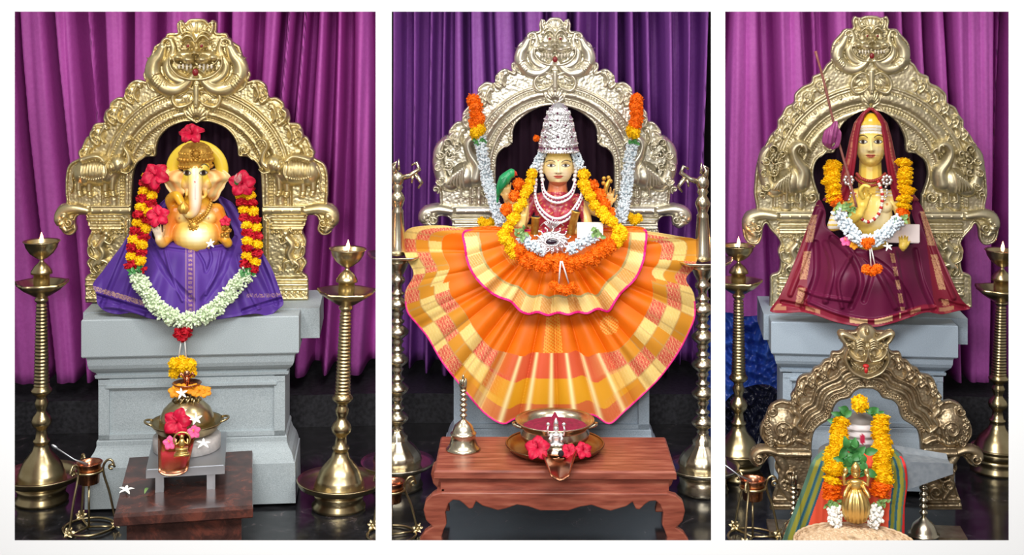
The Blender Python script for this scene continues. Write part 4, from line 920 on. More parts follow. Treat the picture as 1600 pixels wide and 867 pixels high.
def purple():
    poly = [(268, 306), (252, 316), (240, 335), (228, 352), (214, 362), (201, 366), (190, 384), (176, 402), (160, 424), (145, 444), (150, 458), (152, 474), (164, 486), (184, 491), (206, 489), (232, 497), (262, 501), (300, 502), (340, 499),
            (372, 494), (400, 490), (420, 493), (436, 482), (443, 473), (436, 450), (424, 418), (408, 392), (396, 382), (388, 366), (378, 345), (366, 320), (354, 311), (342, 306), (342, 314), (352, 330), (360, 350), (366, 366), (356, 378), (336, 383), (311, 385), (290, 381), (266, 377), (243, 375), (237, 366), (243, 352), (256, 335), (268, 322)]
    def hf(X, Y, R):
        u = (X-300)/140; H = 8+74*sst(Y, 330, 500)*(1-.45*np.clip(np.abs(u), 0, 1)**2)+26*np.exp(-((X-300)/75)**2)*sst(Y, 352, 384)*(1-sst(Y, 400, 480)*.7)
        H -= 16*(1-sst(Y, 372, 386))*np.exp(-((X-300)/64)**4)
        # folds falling from the lap and fanning to the sides
        fan = (X-300)/(40+(Y-300)*.85); H += 3.6*np.sin(fan*15+1)*sst(Y, 385, 440)+2.6*np.sin(fan*27+Y*.015)*sst(Y, 400, 460)+1.2*np.sin(fan*46)*sst(Y, 380, 460)
        R.H = H
        for p, r, h in (([(231, 372), (262, 430), (300, 470)], 6, -5), ([(366, 372), (345, 430), (318, 468)], 6, -5), ([(305, 388), (318, 410), (322, 425), (330, 405), (327, 388)], 3, -4), ([(205, 372), (176, 440), (160, 476)], 5, -6), ([(400, 390), (420, 440), (432, 474)], 5, -6),
                        ([(222, 380), (205, 430), (190, 482)], 5, 5), ([(150, 462), (190, 474), (230, 486)], 4, -6), ([(155, 478), (190, 482), (225, 492)], 3.5, 5), ([(380, 486), (410, 476), (438, 468)], 4, -6), ([(374, 400), (384, 440), (404, 480)], 5, 5),
                        ([(352, 312), (372, 345), (384, 375)], 5, 4), ([(262, 318), (246, 340), (236, 360)], 4, 4), ([(240, 384), (300, 392), (362, 384)], 3, -3), ([(258, 392), (268, 430), (285, 470)], 3, 3), ([(345, 392), (338, 425), (322, 460)], 3, 3)): R.tube(p, r, h, add=True, p=1)
        return R.H
    def cf(X, Y, R):
        n = len(X); C = np.tile((.085, .032, .25), (n, 1)); rr = np.random.default_rng(4); nz = rr.uniform(size=n)
        gold = (.55, .33, .22)
        C = mix(C, (.15, .06, .27), (np.abs(X-297-.02*(Y-400)) < 6.5)*(Y > 383)*.5); C = mix(C, gold, (np.abs(X-297) < 3)*(np.sin(Y*.9) > -.1)*(Y > 386)*.6*(nz > .25)); C = mix(C, gold, (np.abs(np.abs(X-297)-6.5) < .7)*.35*(Y > 385))
        yl = 450+(X-145)*.30; w = (X < 245)*(np.abs(Y-yl) < 4)*(nz > .35); C = mix(C, gold, w*.75)
        yr = 462-(X-380)*.02; C = mix(C, gold, (X > 385)*(np.abs(Y-yr) < 3)*(nz > .6)*.6); return C
    cloth(B1, 5.50, 'draped_cloth', 'purple cloth with a gold-thread stripe draped over the elephant-headed idol', poly, hf, cf, .48)
purple()

# garlands and flowers
def pick(n, a, b_): return [(a if (i//1) % 2 == 0 else b_, 1) for i in range(n)]
def garland1():
    r = root('flower_garland', 'garland of red roses and yellow marigolds ending in pale buds on the elephant-headed idol', 'garland', B1, B1.P(290, 500, 5.3))
    Lp = [(238, 276, 5.40), (231, 300, 5.37), (226, 330, 5.34), (219, 362, 5.33), (213, 392, 5.31), (212, 420, 5.30)]
    Rp = [(381, 292, 5.41), (386, 318, 5.37), (392, 345, 5.35), (394, 372, 5.33), (394, 396, 5.32), (388, 420, 5.30)]
    for P_, seq in ((Lp, 'yryryryryryr'), (Rp, 'ryryryryryr')):
        P3 = path3(B1, P_, len(seq)*2); m = B1.m(300, 5.35); T = np.gradient(P3, axis=0)
        for i in range(len(seq)*2):
            kind = 'rose' if seq[i//2] == 'r' else 'yellow'; t = T[i]/np.linalg.norm(T[i]); sx = np.cross(t, (0, 1, 0)); sx /= np.linalg.norm(sx)
            p = P3[i]+sx*(7 if i % 2 else -7)*m+np.array((0, random.uniform(-3, 2), 0))*m
            place(random.choice(flower(kind)), 'rose' if kind == 'rose' else 'marigold', B1, p, (9.5*m, 9.5*m, 7.6*m), r, label='deep red rose' if kind == 'rose' else 'yellow marigold')
    g = bud_string(B1, [(211, 428, 5.30), (226, 452, 5.28), (246, 480, 5.26), (272, 496, 5.25), (300, 499, 5.25), (328, 488, 5.26), (354, 464, 5.28), (374, 440, 5.29), (388, 426, 5.30)], 17, 1350, 11, 2.3, 5)
    put('jasmine_buds', g, M['bud'], r, kind='stuff')
    g = G(); m = B1.m(300, 5.3)
    for c in ((213, 420), (386, 424)):
        for k in range(12): leaf_g(g, B1.P(c[0]+random.uniform(-9, 9), c[1]+random.uniform(-4, 5), 5.28), (random.uniform(-1, 1), -.6, random.uniform(-1, .3)), (0, -1, 0), 9*m, 3*m)
    put('leaves', g, M['leaf'], r)
    for dx, dy, s in ((-7, 0, 8.5), (5, -2, 9), (-1, 6, 8)): place(random.choice(flower('rose')), 'rose', B1, B1.P(286+dx, 520+dy, 5.24), s*m, r, label='deep red rose')
    g = G()
    for a, c in (((284, 526), (279, 560)), ((288, 526), (291, 560))): g.tube([B1.P(*a, 5.24), B1.P(*c, 5.24)], 1.1*m, 6)
    put('thread', g, M['thread'], r)
    for dx, dy in ((-12, -5), (1, -8), (13, -4), (-11, 9), (3, 8), (14, 8), (0, 0)): place(random.choice(flower('yellow')), 'marigold', B1, B1.P(284+dx, 573+dy, 5.24+random.uniform(-.01, .01)), 9.5*m, r, label='yellow marigold')
garland1()
hibiscus(B1, 300, 212, 5.36, 21, 'crimson hibiscus lying on top of the gold crown', .2, (0, -.7, .7), open_=.9)
hibiscus(B1, 243, 275, 5.35, 23, 'crimson hibiscus beside the idol\'s ear, at the left end of the red and yellow garland', .9, (-.2, -1, .3))
hibiscus(B1, 378, 287, 5.36, 22, 'crimson hibiscus beside the pink bud, at the right end of the red and yellow garland', .4, (.2, -1, .2))
hibiscus(B1, 247, 338, 5.27, 19, 'crimson hibiscus above the idol\'s raised palm', 1.3, (-.1, -1, .4))
hibiscus(B1, 352, 346, 5.33, 9, 'small crimson hibiscus above the pile of sweets in the idol\'s hand', .3, (0, -1, .4))
def bud1():
    r = root('flower_bud', 'pink and white flower bud with green sepals beside the crimson hibiscus', 'flower bud', B1, B1.P(371, 288, 5.33)); m = B1.m(371, 5.33); g = G()
    c = B1.P(370, 286, 5.33); t = B1.P(374, 270, 5.31)
    for k in range(5): a = k*1.257; leaf_g(g, c+np.array((cos(a), sin(a), 0))*2*m, (t-c)+np.array((cos(a), sin(a), 0))*3*m, (cos(a), sin(a), .1), 18*m, 4.2*m, .1)
    put('petals', g, mat('pink_white_petals', (.85, .5, .45), .5, 0, (.8, .15, .25), 80), r); g = G()
    for k in range(5): a = k*1.257; leaf_g(g, c-np.array((0, 0, 3*m)), (cos(a)*.6, sin(a)*.6, 1), (cos(a), sin(a), .1), 8*m, 2.6*m, .1)
    put('sepals', g, M['leaf'], r)
bud1()
jasmine(B1, B1.P(329, 381, 5.30), 9*.0025, 'white jasmine flower on the idol\'s belly above the purple cloth', (0, -1, .4))

# lamps either side
oil_lamp(B1, 65, (377, 443, 783), 1.0, 'tall brass oil lamp with a lit wick, left of the purple-draped idol', M['brass'], seed=0)
oil_lamp(B1, 529, (389, 456, 793), 1.03, 'tall brass oil lamp with a lit wick, right of the purple-draped idol', M['brass'], tilt=.036, seed=1, dish_r=50, plate_r=64)
stand(B1, 139, 722, float(B1.floor(139, 826)), 1.02, 'brass tripod stand holding a copper cup, left of the granite table', M['brass'], M['copper'], seed=.1)

# granite table, steel stool and the worship vessel
def tabletop(b, xl, xr, yf, z, yb, th, name):
    pass
def table1():
    z = .23; k = float(B1T.k(286)); df = (CH-z)*F/796*k; db = (CH-z)*F/710*k; r = root('granite_table', 'low table of polished red-brown granite in front of the grey pedestal', 'table', B1T, (float(B1T.P(286, 796, df)[0]), df+.2, 0))
    p, q = B1T.P(179, 796, df)[0], B1T.P(394, 796, df)[0]; g = G(); e = .004
    V = []; zs = ((z-.042, .0), (z-.038, -.003), (z-.012, -.003), (z, .0)); 
    for zz, o in zs: V += [(p+o, df+o, zz), (q-o, df+o, zz), (q-o, db-o, zz), (p+o, db-o, zz)]
    g.add(V, [(i*4+j, i*4+(j+1) % 4, (i+1)*4+(j+1) % 4, (i+1)*4+j) for i in range(3) for j in range(4)]+[(3, 2, 1, 0), (12, 13, 14, 15)])
    put('table_top', g, M['redgranite'], r, flat=True)
    g = G(); a = .035; g.box(p+a, q-a, df+a, db-a, 0, z-.041); put('pedestal_block', g, M['redgranite'], r, flat=True)
    return z, df, db
tz, tdf, tdb = table1()
def stool1():
    k = float(B1T.k(290)); d0 = (CH-tz)*F/765*k; zt = tz+.084; df = (CH-zt)*F/730*k; db = (CH-zt)*F/677*k
    r = root('steel_stool', 'low square stainless steel stool on the granite table', 'stool', B1T, (float(B1T.P(290, 730, df)[0]), df+.1, tz))
    p, q = B1T.P(228, 730, df)[0], B1T.P(351, 730, df)[0]; g = G(); g.box(p, q, df, db, zt-.030, zt-.002); g.box(p+.004, q-.004, df+.004, db-.004, zt-.003, zt); put('stool_top', g, M['steel'], r, flat=True)
    for xx in (p+.03, q-.06):
        for yy in (df+.012, db-.05): g = G(); g.box(xx, xx+.028, yy, yy+.028, tz, zt-.03); put('leg', g, M['steel'], r, flat=True)
    return zt, df, db
sz, sdf, sdb = stool1()
def vessel1():
    k = float(B1T.k(292)); D = (CH-sz)*F/700*k; m = float(B1T.m(292, D)); cx = float(B1T.P(292, 700, D)[0]); c = (cx, D)
    g = G(); g.lathe([(0, sz), (50*m, sz), (52*m, sz+.004), (52*m, sz+.045), (49*m, sz+.05), (0, sz+.05)], c, 48); put('marble_disc', g, mat('greyish_marble', (.55, .52, .5), .4, 0, (.40, .38, .37), 40), bay=B1T, label='round greyish marble disc on the steel stool', cat='stone disc')
    z1 = sz+.0505; r = root('copper_offering_tray', 'shallow copper tray with a front spout and side handles on the marble disc', 'tray', B1T, (cx, D, z1))
    g = G(); g.lathe([(0, z1), (34*m, z1), (46*m, z1+6*m), (54*m, z1+17*m), (57*m, z1+20*m), (56*m, z1+21*m), (52*m, z1+18*m), (44*m, z1+8*m), (30*m, z1+2.5*m), (0, z1+2.5*m)], c, 56); put('tray_bowl', g, M['brass'], r)
    g = G(); V = np.zeros((8, 9, 3))
    for i in range(8):
        for j in range(9):
            t = i/7; v = (j/8-.5)*2; w = (29-8*t)*m; V[i, j] = (cx-13*m+v*w, D-.085+(4.775-D+.085)*t, z1+.010-(z1-sz-.004)*t**1.3+7*m*abs(v)**3)
    g.grid(V); o = put('spout', g, M['copper'], r, label='copper pouring spout'); q = o.modifiers.new('s', 'SOLIDIFY'); q.thickness = .003
    for s in (-1, 1):
        g = G(); g.tube([(cx+s*(52+12*sin(t))*m, D+(14*cos(t))*m, z1+(20+3*sin(t))*m) for t in np.linspace(0, pi, 12)], 1.8*m, 7); put('handle', g, M['brass'], r)
    z2 = z1+3.5*m; r = root('brass_dome_vessel', 'domed brass vessel with a pierced top and flower dish, standing in the copper tray', 'vessel', B1T, (cx, D, z2))
    f = lambda L: [(x*m, z2+z*m) for x, z in L]
    g = G(); g.lathe(f([(30, 0), (38, 4), (42, 8), (43, 11), (41, 14), (42, 17), (41, 25), (36, 36), (27, 45), (18, 50), (13, 52)]), c, 48); put('dome', g, M['brass'], r)
    g = G()
    for k in range(12):
        a = k*pi/6; g.tube([(cx+22*m*cos(a), D+22*m*sin(a), z2+49*m), (cx+18*m*cos(a+.25), D+18*m*sin(a+.25), z2+55*m), (cx+12*m*cos(a+.5), D+12*m*sin(a+.5), z2+58*m)], 1.5*m, 6); g.ell((cx+17*m*cos(a), D+17*m*sin(a), z2+54*m), 2.6*m, n=8, m=6)
    g.lathe(f([(12, 55), (13, 58), (8, 59), (4, 60), (3, 64), (5, 66), (3, 67), (4, 68)]), c, 24); put('pierced_top', g, M['brass'], r)
    g = G(); g.lathe(f([(3, 67), (14, 69), (21, 74), (23, 76), (22, 77), (14, 72), (0, 70)]), c, 36); put('flower_dish', g, M['copper'], r)
    g = G()
    for s in (-1, 1): g.tube([(cx+s*2*m, D, z2+72*m), (cx+s*3*m, D, z2+84*m), (cx+s*9*m, D-2*m, z2+92*m), (cx+s*12*m, D-2*m, z2+86*m)], (2.5*m, 2*m), 7)
    g.ell((cx, D-1*m, z2+90*m), (5*m, 3*m, 6*m)); g.tube([(cx, D, z2+70*m), (cx, D, z2+88*m)], 3*m, 8); put('finial', g, M['copper'], r)
    zt = z2+84*m
    for i, (dx, a) in enumerate(((-19, 2.8), (-9, 2.2), (10, .8), (20, .4), (28, -.1))):
        o = hibiscus(B1T, 292+dx, 612-(3 if abs(dx) < 15 else 0), D-.03, 11, ['leftmost of the amber flowers on the small dish above the brass dome', 'amber flower left of the white jasmine on the small dish', 'amber flower just right of the white jasmine on the small dish', 'amber flower second from the right on the small dish', 'rightmost amber flower hanging over the rim of the small dish'][i], a, (0, -.8, .6), 'amber petals on the flower dish', color='amber')
    jasmine(B1T, B1T.P(284, 614, D-.07), 11*m, 'white jasmine flower on the amber petals above the brass dome', (0, -1, .3))
    hibiscus(B1T, 277, 660, D-.12, 23, 'large crimson hibiscus leaning on the front of the brass dome', .5, (-.1, -1, .35))
    for px, py, dz in ((265, 692, .17), (303, 675, .14)):
        hibiscus(B1T, px, py, D-dz, 11, 'small pink flower beside the marble disc, left of the gilt seat' if px < 280 else 'small pink flower on the brass dome, right of the crimson hibiscus', .2, (0, -1, .4), color='pinkfl')
    jasmine(B1T, B1T.P(306, 655, D-.13), 12*m, 'white jasmine flower on the right side of the brass dome', (.2, -1, .5))
    jasmine(B1T, B1T.P(318, 695, D-.14), 13*m, 'white jasmine flower on the tray edge at the right of the spout', (0, -.6, 1))
    jasmine(B1T, B1T.P(286, 643, D-.10), 8*m, 'white jasmine flower above the large crimson hibiscus', (0, -1, .6))
    # small gilt throne figure on the spout
    d = 4.835; z3 = float(B1T.P(284, 711, d)[2]); fx = float(B1T.P(284, 711, d)[0]); g = G()
    for w, z, h in ((11, 0, 3), (9, 3, 2.5), (7.5, 5.5, 3), (9, 8.5, 2.5)): g.box(fx-w*m, fx+w*m, d-w*m*.7, d+w*m*.7, z3+z*m, z3+(z+h)*m)
    g.ell((fx, d, z3+18*m), (5*m, 4*m, 7*m)); g.ell((fx, d, z3+27*m), (3.2*m, 3*m, 3.6*m))
    for s in (-1, 1): g.tube([(fx+s*4*m, d, z3+19*m), (fx+s*9*m, d, z3+16*m), (fx+s*8*m, d, z3+24*m)], 1.5*m, 6)
    g.tube([(fx+12*m*cos(t), d+3*m, z3+(22+11*sin(t))*m) for t in np.linspace(-.6, 3.74, 20)], 1.4*m, 6); put('figurine', g, M['gilt2'], bay=B1T, label='tiny gilt seated figurine on a stepped base above the copper spout', cat='figurine', flat=False)
M['gilt2'] = mat('bright_gilt', (.75, .52, .18), .3, .9)
vessel1()
jasmine(B1T, B1T.P(197, 768, (CH-tz-.004)*F/768*float(B1T.k(197))), 15*.0022, 'white jasmine flower fallen on the left of the granite table', (0, -.3, 1))
g = G(); p = B1T.P(226, 771, (CH-tz-.003)*F/771*float(B1T.k(230))); leaf_g(g, p, (.35, .9, .25), (0, 0, 1), .04, .007, .3); put('green_leaf', g, M['leaf2'], bay=B1T, label='curled green leaf lying on the granite table', cat='leaf')
# ------------------------------------------------------------------ shrine 2: the crowned goddess
def human_face(cx, cy, w, h, zf):
    """returns (add volumes, displacement) of a calm frontal face; (cx, cy) between eyes level, w/h full size of the face"""
    def vol(g, fr):
        fr.ell(g, (cx, cy+h*.02, zf-w*.42), (w*.5, h*.50, w*.52)); fr.ell(g, (cx, cy+h*.20, zf-w*.40), (w*.36, h*.29, w*.45)); fr.ell(g, (cx, cy+h*.36, zf-w*.24), (w*.20, h*.13, w*.22))
        for s in (-1, 1): fr.ell(g, (cx+s*w*.50, cy+h*.06, zf-w*.45), (w*.06, h*.15, w*.09)); fr.ell(g, (cx+s*w*.20, cy+h*.17, zf-w*.20), (w*.17, h*.13, w*.17))
    def disp(px, py, z, N):
        f = np.clip(-N[:, 1]*1.6, 0, 1)*(z > zf-w*.6); q = lambda x, y, sx, sy: gs(px, py, cx+x*w, cy+y*h, sx*w, sy*h)
        d = .085*w*q(0, .06, .055, .12)+.15*w*q(0, .155, .075, .055)+.05*w*(q(-.075, .17, .05, .035)+q(.075, .17, .05, .035))
        d += -.075*w*(q(-.25, -.02, .12, .055)+q(.25, -.02, .12, .055))+.03*w*(q(-.25, -.02, .085, .03)+q(.25, -.02, .085, .03))+.03*w*(q(-.25, -.11, .16, .03)+q(.25, -.11, .16, .03))
        d += .05*w*q(0, .265, .13, .022)+.055*w*q(0, .305, .10, .022)-.03*w*q(0, .285, .17, .010)-.012*w*q(0, .345, .12, .02)+.04*w*q(0, .41, .10, .05); return d*f
    def paint(C, px, py, z, N, lip=(.65, .10, .06), iris=(.03, .015, .01)):
        q = lambda x, y, sx, sy: gs(px, py, cx+x*w, cy+y*h, sx*w, sy*h); fz = (z > zf-w*.6)*(N[:, 1] < 0)
        for s in (-1, 1): C = eyepaint(C, px, py, N, cx+s*.25*w, cy-.005*h, w*.14, h*.034, sgn=s, iris=iris, browc=(.06, .03, .01))
        u = (px-cx)/(w*.165); v = (py-cy-.287*h+.020*h*u*u)/(h*.042); C = mix(C, lip, fz*sst(1-(u*u+v*v), 0, .25)); C = mix(C, (.30, .03, .02), fz*(np.abs(py-cy-.287*h+.020*h*u*u) < .007*h)*(np.abs(u) < 1))
        for s in (-1, 1): C = mix(C, (.35, .12, .03), fz*(np.hypot(px-cx-s*.07*w, (py-cy-.195*h)) < .022*w))
        C = mix(C, (.55, .30, .06), fz*(q(-.25, -.06, .15, .018)+q(.25, -.06, .15, .018))*.35)
        return C
    return vol, disp, paint
def pearls(fr, pts, n, r, g=None):
    g = g or G(); P = resample(spl(pts, 10), n)
    for q in P: g.ell(fr.p(*q), r*fr.m, n=8, m=6)
    return g
def goddess():
    fr = Fr(B2, 5.36, 868); fx = 872.5; m = fr.m
    R_ = root('crowned_goddess_idol', 'painted goddess idol with tall silver crown, white pearl necklaces and red blouse', 'statue', B2, fr.p(868, 484, -20))
    vol, dsp, pnt = human_face(fx, 259, 46, 60, 20); g = G(); vol(g, fr)
    fr.tube(g, [(872, 278, -12), (871, 305, -6)], (13, 17)); fr.ell(g, (869, 335, -2), (34, 32, 18)); fr.ell(g, (868, 312, -4), (42, 14, 14)); fr.ell(g, (868, 365, -4), (30, 30, 18)); fr.ell(g, (866, 430, -20), (64, 40, 26))
    fr.ell(g, (856, 333, 8), (13, 12, 11)); fr.ell(g, (883, 333, 8), (13, 12, 11)); T = fr.tube
    T(g, [(834, 312, -4), (822, 335, 0), (812, 356, 8)], (10, 9, 8)); T(g, [(812, 356, 8), (812, 362, 20), (812, 356, 26)], (7, 6)); hand(g, fr, (812, 357, 26), (.02, -1, .1), 1, 42, curl=(.08, .08, .1, .12))
    T(g, [(902, 312, -4), (914, 335, 0), (918, 358, 10)], (10, 9, 8)); T(g, [(918, 358, 10), (908, 362, 22), (898, 360, 26)], (7, 5)); hand(g, fr, (906, 362, 26), (-.9, -.3, .1), -1, 26, curl=(.4, .4, .5, .5))
    T(g, [(836, 316, -10), (812, 322, -12), (795, 316, -8), (791, 308, -2)], (9, 8, 6, 5)); hand(g, fr, (791, 309, 0), (-.03, -1, .1), 1, 30, curl=(.25, .3, .3, .35))
    T(g, [(900, 316, -10), (930, 330, -12), (948, 334, -8), (951, 318, -2)], (9, 8, 6, 5)); hand(g, fr, (951, 320, 0), (.0, -1, .1), -1, 32, curl=(.35, .35, .4, .45))
    def col(px, py, z, N):
        C = np.tile((.86, .60, .20), (len(px), 1)); C = mix(C, (.93, .82, .50), gs(px, py, fx, 268, 17, 18)*1.1); C = mix(C, (.92, .72, .58), (gs(px, py, fx-12, 272, 7)+gs(px, py, fx+12, 272, 7))*.5)
        C = mix(C, (.85, .58, .12), gs(px, py, fx, 240, 30, 8)); C = pnt(C, px, py, z, N); C = mix(C, (.5, .02, .03), (np.hypot(px-fx+.5, py-251) < 1.3)*(z > 5)*1.)
        bl = (py > 300)*(px > 826)*(px < 912)*(z < 26)*1.0; r1 = np.sin(px*.55+2*np.sin(py*.3))*np.sin(py*.6+px*.2); C = mix(C, (.42, .03, .06), bl); C = mix(C, (.60, .30, .10), bl*(r1 > .62)*.8)
        C = mix(C, (.62, .12, .05), (py > 284)*(py < 300)*(z > -20)*(np.abs(px-871) < 26)*.85); C = mix(C, (.80, .40, .12), (px < 806)*(py > 300)*.4+(px > 936)*(py < 320)*.35); C = mix(C, (.55, .10, .06), (np.sin(py*1.1) > .3)*(py > 352)*(py < 362)*(px < 822)*.7)
        return C
    sculpt('body', g, .85, 3, M['skin'], col, fr, R_, disp=dsp)
    # crown
    z_ = lambda y: float(fr.p(872, y)[2]); c = fr.p(872.5, 235, -2); g = G()
    prof = [(30.5, 237), (32, 235), (31, 232), (29.5, 230), (30, 226), (29, 224), (27.5, 215), (26, 206), (23.5, 196), (21.5, 187), (22, 185), (20, 183), (17, 175), (13, 168), (7, 162), (0, 159)]
    pr = resample(np.array(prof, float), 90)
    def wv(a, r, z): y = (z_(0)-z)/(z_(0)-z_(1)); return .035*np.sin(a*11+3*np.sin(y*.35))*np.sin(y*.42)+.02*np.sin(a*24+y*.5)*(1 if y < 226 else 0)
    g.lathe([(r*m, z_(y)) for r, y in pr], (c[0], c[1]), 110, wv); put('crown_cone', g, M['silver'], R_, label='tall embossed silver crown')
    g = G()
    for r, y, n, q in ((31.5, 236, 46, 1.5), (30.5, 224, 44, 1.2), (22.2, 186, 34, 1.3), (14, 169, 22, 1.2)):
        for k in range(n): a = k*2*pi/n; g.ell((c[0]+r*m*cos(a), c[1]+r*m*sin(a), z_(y)), q*m, n=7, m=5)
    for k in range(9):
        a = -pi*.95+k*pi*.9/8
        for (y, r, s) in ((212, 26.8, 5), (196, 23.5, 4), (177, 18, 3.4)):
            x0, y0, z0 = c[0]+r*m*cos(a), c[1]+r*m*sin(a), z_(y)
            g.tube([(x0+s*m*cos(t)*abs(sin(a))*.8, y0-1*m, z0+s*m*1.3*sin(t)) for t in a_(12)], .8*m, 5, caps=False); g.ell((x0, y0-1*m, z0), 1.8*m, n=8, m=6)
    for s in (-1, 1):
        for k in range(16): t = k/15; g.ell(fr.p(872.5+s*(28-20*t**1.4), 222-60*t, -2), (2.3-1.1*t)*m, n=8, m=6)
    g.ell(fr.p(868, 158, 0), 2*m, n=8, m=6); g.ell(fr.p(875, 155, 0), 2*m, n=8, m=6)
    put('crown_filigree', g, M['silver'], R_); g = G()
    for p in ((871, 188), (860, 196), (884, 196), (852, 214), (872, 214), (893, 214), (871, 177)): g.ell(fr.p(p[0], p[1], 27-abs(p[0]-872)*.35), (1.8*m, 1.2*m, 1.8*m), n=8, m=6)
    for k in range(15): a = -pi*.95+k*pi*.9/14; g.ell((c[0]+30.2*m*cos(a), c[1]+30.2*m*sin(a), z_(230)), (1.6*m, 1.2*m, 1.9*m), n=8, m=6)
    put('crown_gems', g, mat('dark_ruby', (.10, .01, .05), .15), R_)
    # earrings, necklaces
    g = G()
    for s in (-1, 1):
        for k in range(5): g.ell(fr.p(fx+s*(26+1.5*sin(k)), 256+k*6.2, 6), (3.6*m, 3*m, 3.3*m), n=10, m=7)
    put('earrings', g, mat('pearl', (.80, .76, .74), .25), R_)
    w = mat('white_beads', (.86, .84, .86), .3); rb = mat('ruby_beads', (.25, .02, .08), .2)
    for i, (pts, n) in enumerate((([(847, 285, 14), (850, 300, 18), (858, 309, 22), (871, 313, 23), (885, 309, 22), (894, 300, 18), (899, 285, 14)], 36), ([(838, 284, 10), (836, 305, 16), (842, 325, 22), (856, 340, 25), (871, 345, 26), (887, 339, 25), (900, 324, 22), (909, 305, 16), (908, 284, 10)], 58))):
        g = G(); pearls(fr, [(x, y-3.5, z) for x, y, z in pts], n, 2.2, g); pearls(fr, [(x, y+3.5, z) for x, y, z in pts], n, 2.2, g); put('pearl_necklace', g, w, R_)
        g = G(); pearls(fr, [(x, y, z+1.5) for x, y, z in pts], n//2, 1.7, g); put('ruby_row', g, rb, R_)
    # gilt cylinders held in the lap and white book
    g = G()
    for (a, b_) in (((837, 339, 34), (835, 366, 34)), ((900, 330, 34), (891, 366, 34))):
        g = G(); A, B_ = fr.p(*a), fr.p(*b_); g.tube([A, A+(B_-A)*.06, A+(B_-A)*.08, B_], (7.2*m, 7.2*m, 6.2*m, 6*m), 20); put('gilt_cuff', g, M['gilt'], R_)
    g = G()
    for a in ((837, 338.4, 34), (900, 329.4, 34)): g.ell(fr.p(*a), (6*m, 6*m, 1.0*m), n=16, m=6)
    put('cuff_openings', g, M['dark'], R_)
    # jewelled waist plate: radial silver petals round a dark oval stone
    g = G(); cc = (863, 378)
    for ring, (n, R0, L, W_) in enumerate(((16, 10, 14, 3.2), (12, 6, 9, 3))):
        for k in range(n):
            a = k*2*pi/n; d_ = (cos(a)*1.25, sin(a)*.95); pts = [fr.p(cc[0]+d_[0]*(R0+L*t)+2.5*sin(t*6)*d_[1], cc[1]+d_[1]*(R0+L*t)-2.5*sin(t*6)*d_[0], 40+ring) for t in np.linspace(0, 1, 6)]; g.tube(pts, (W_*.35*m, W_*.5*m, W_*.25*m), 6); g.ell(pts[-1], 1.8*m, n=8, m=6); g.ell(pts[3], 1.5*m, n=7, m=5)
    for k in range(26): a = k*2*pi/26; g.ell(fr.p(cc[0]+11*cos(a), cc[1]+6.5*sin(a), 42), 1.5*m, n=7, m=5)
    g.ell(fr.p(*cc, 38), (24*m, 2*m, 16*m), n=24, m=10)
    for k in range(9): t = -1.2+k*.3; g.tube([fr.p(863+2*sin(t), 358, 36), fr.p(863+14*sin(t), 350-6*cos(t), 38), fr.p(863+18*sin(t)*1.1, 342+abs(t)*9, 38)], .9*m, 5)
    put('waist_ornament', g, M['silver'], R_); g = G(); g.ell(fr.p(861, 378, 42), (9*m, 2.5*m, 3.8*m), n=20, m=10); put('oval_gem', g, mat('black_gem', (.02, .01, .02), .06), R_, label='black oval gem')
    # book
    g = G(); p = fr.p(922, 360, 36); g.box(p[0]-20*m, p[0]+20*m, p[1], p[1]+5*m, p[2]-12*m, p[2]+12*m); put('book', g, mat('white_paper', (.86, .85, .82), .6), bay=B2, label='small white book with printed orange specks in the goddess\'s lap', cat='book', flat=True)
    # parrot
    r = root('parrot_figure', 'glossy green parrot figure perched on the goddess\'s raised hand', 'parrot', B2, fr.p(786, 300, 8)); g = G()
    fr.tube(g, [(778, 306, 4), (781, 294, 8), (788, 281, 10), (796, 272, 10)], (2, 6, 9.5, 7)); fr.ell(g, (799, 271, 10), (7.5, 7.5, 7)); fr.tube(g, [(805, 270, 10), (808, 274, 10)], (3, 1)); fr.tube(g, [(779, 300, 3), (777, 316, 0)], (3.5, 1.5))
    sculpt('parrot_body', g, .8, 3, M['skin'], lambda px, py, z, N: mix(np.tile((.01, .30, .10), (len(px), 1)), (.6, .05, .03), (px > 804)*1.), fr, r)
    g = G(); fr.ell(g, (786, 287, 18), (5, 11, 3), .5); put('wing', g, mat('dark_parrot_green', (.005, .18, .06), .3), r)
    g = G(); fr.tube(g, [(945, 303, 10), (948, 290, 10), (953, 280, 8)], (3, 4, 2)); 
    for k in range(5): g.ell(fr.p(948+6*cos(k*1.3), 283+6*sin(k*1.3), 8), (3.5*m, 2.5*m, 3.5*m), n=8, m=6)
    put('lotus_bud', g, M['gilt'], bay=B2, label='gilt lotus bud held in the goddess\'s raised hand at right', cat='lotus bud')
goddess()

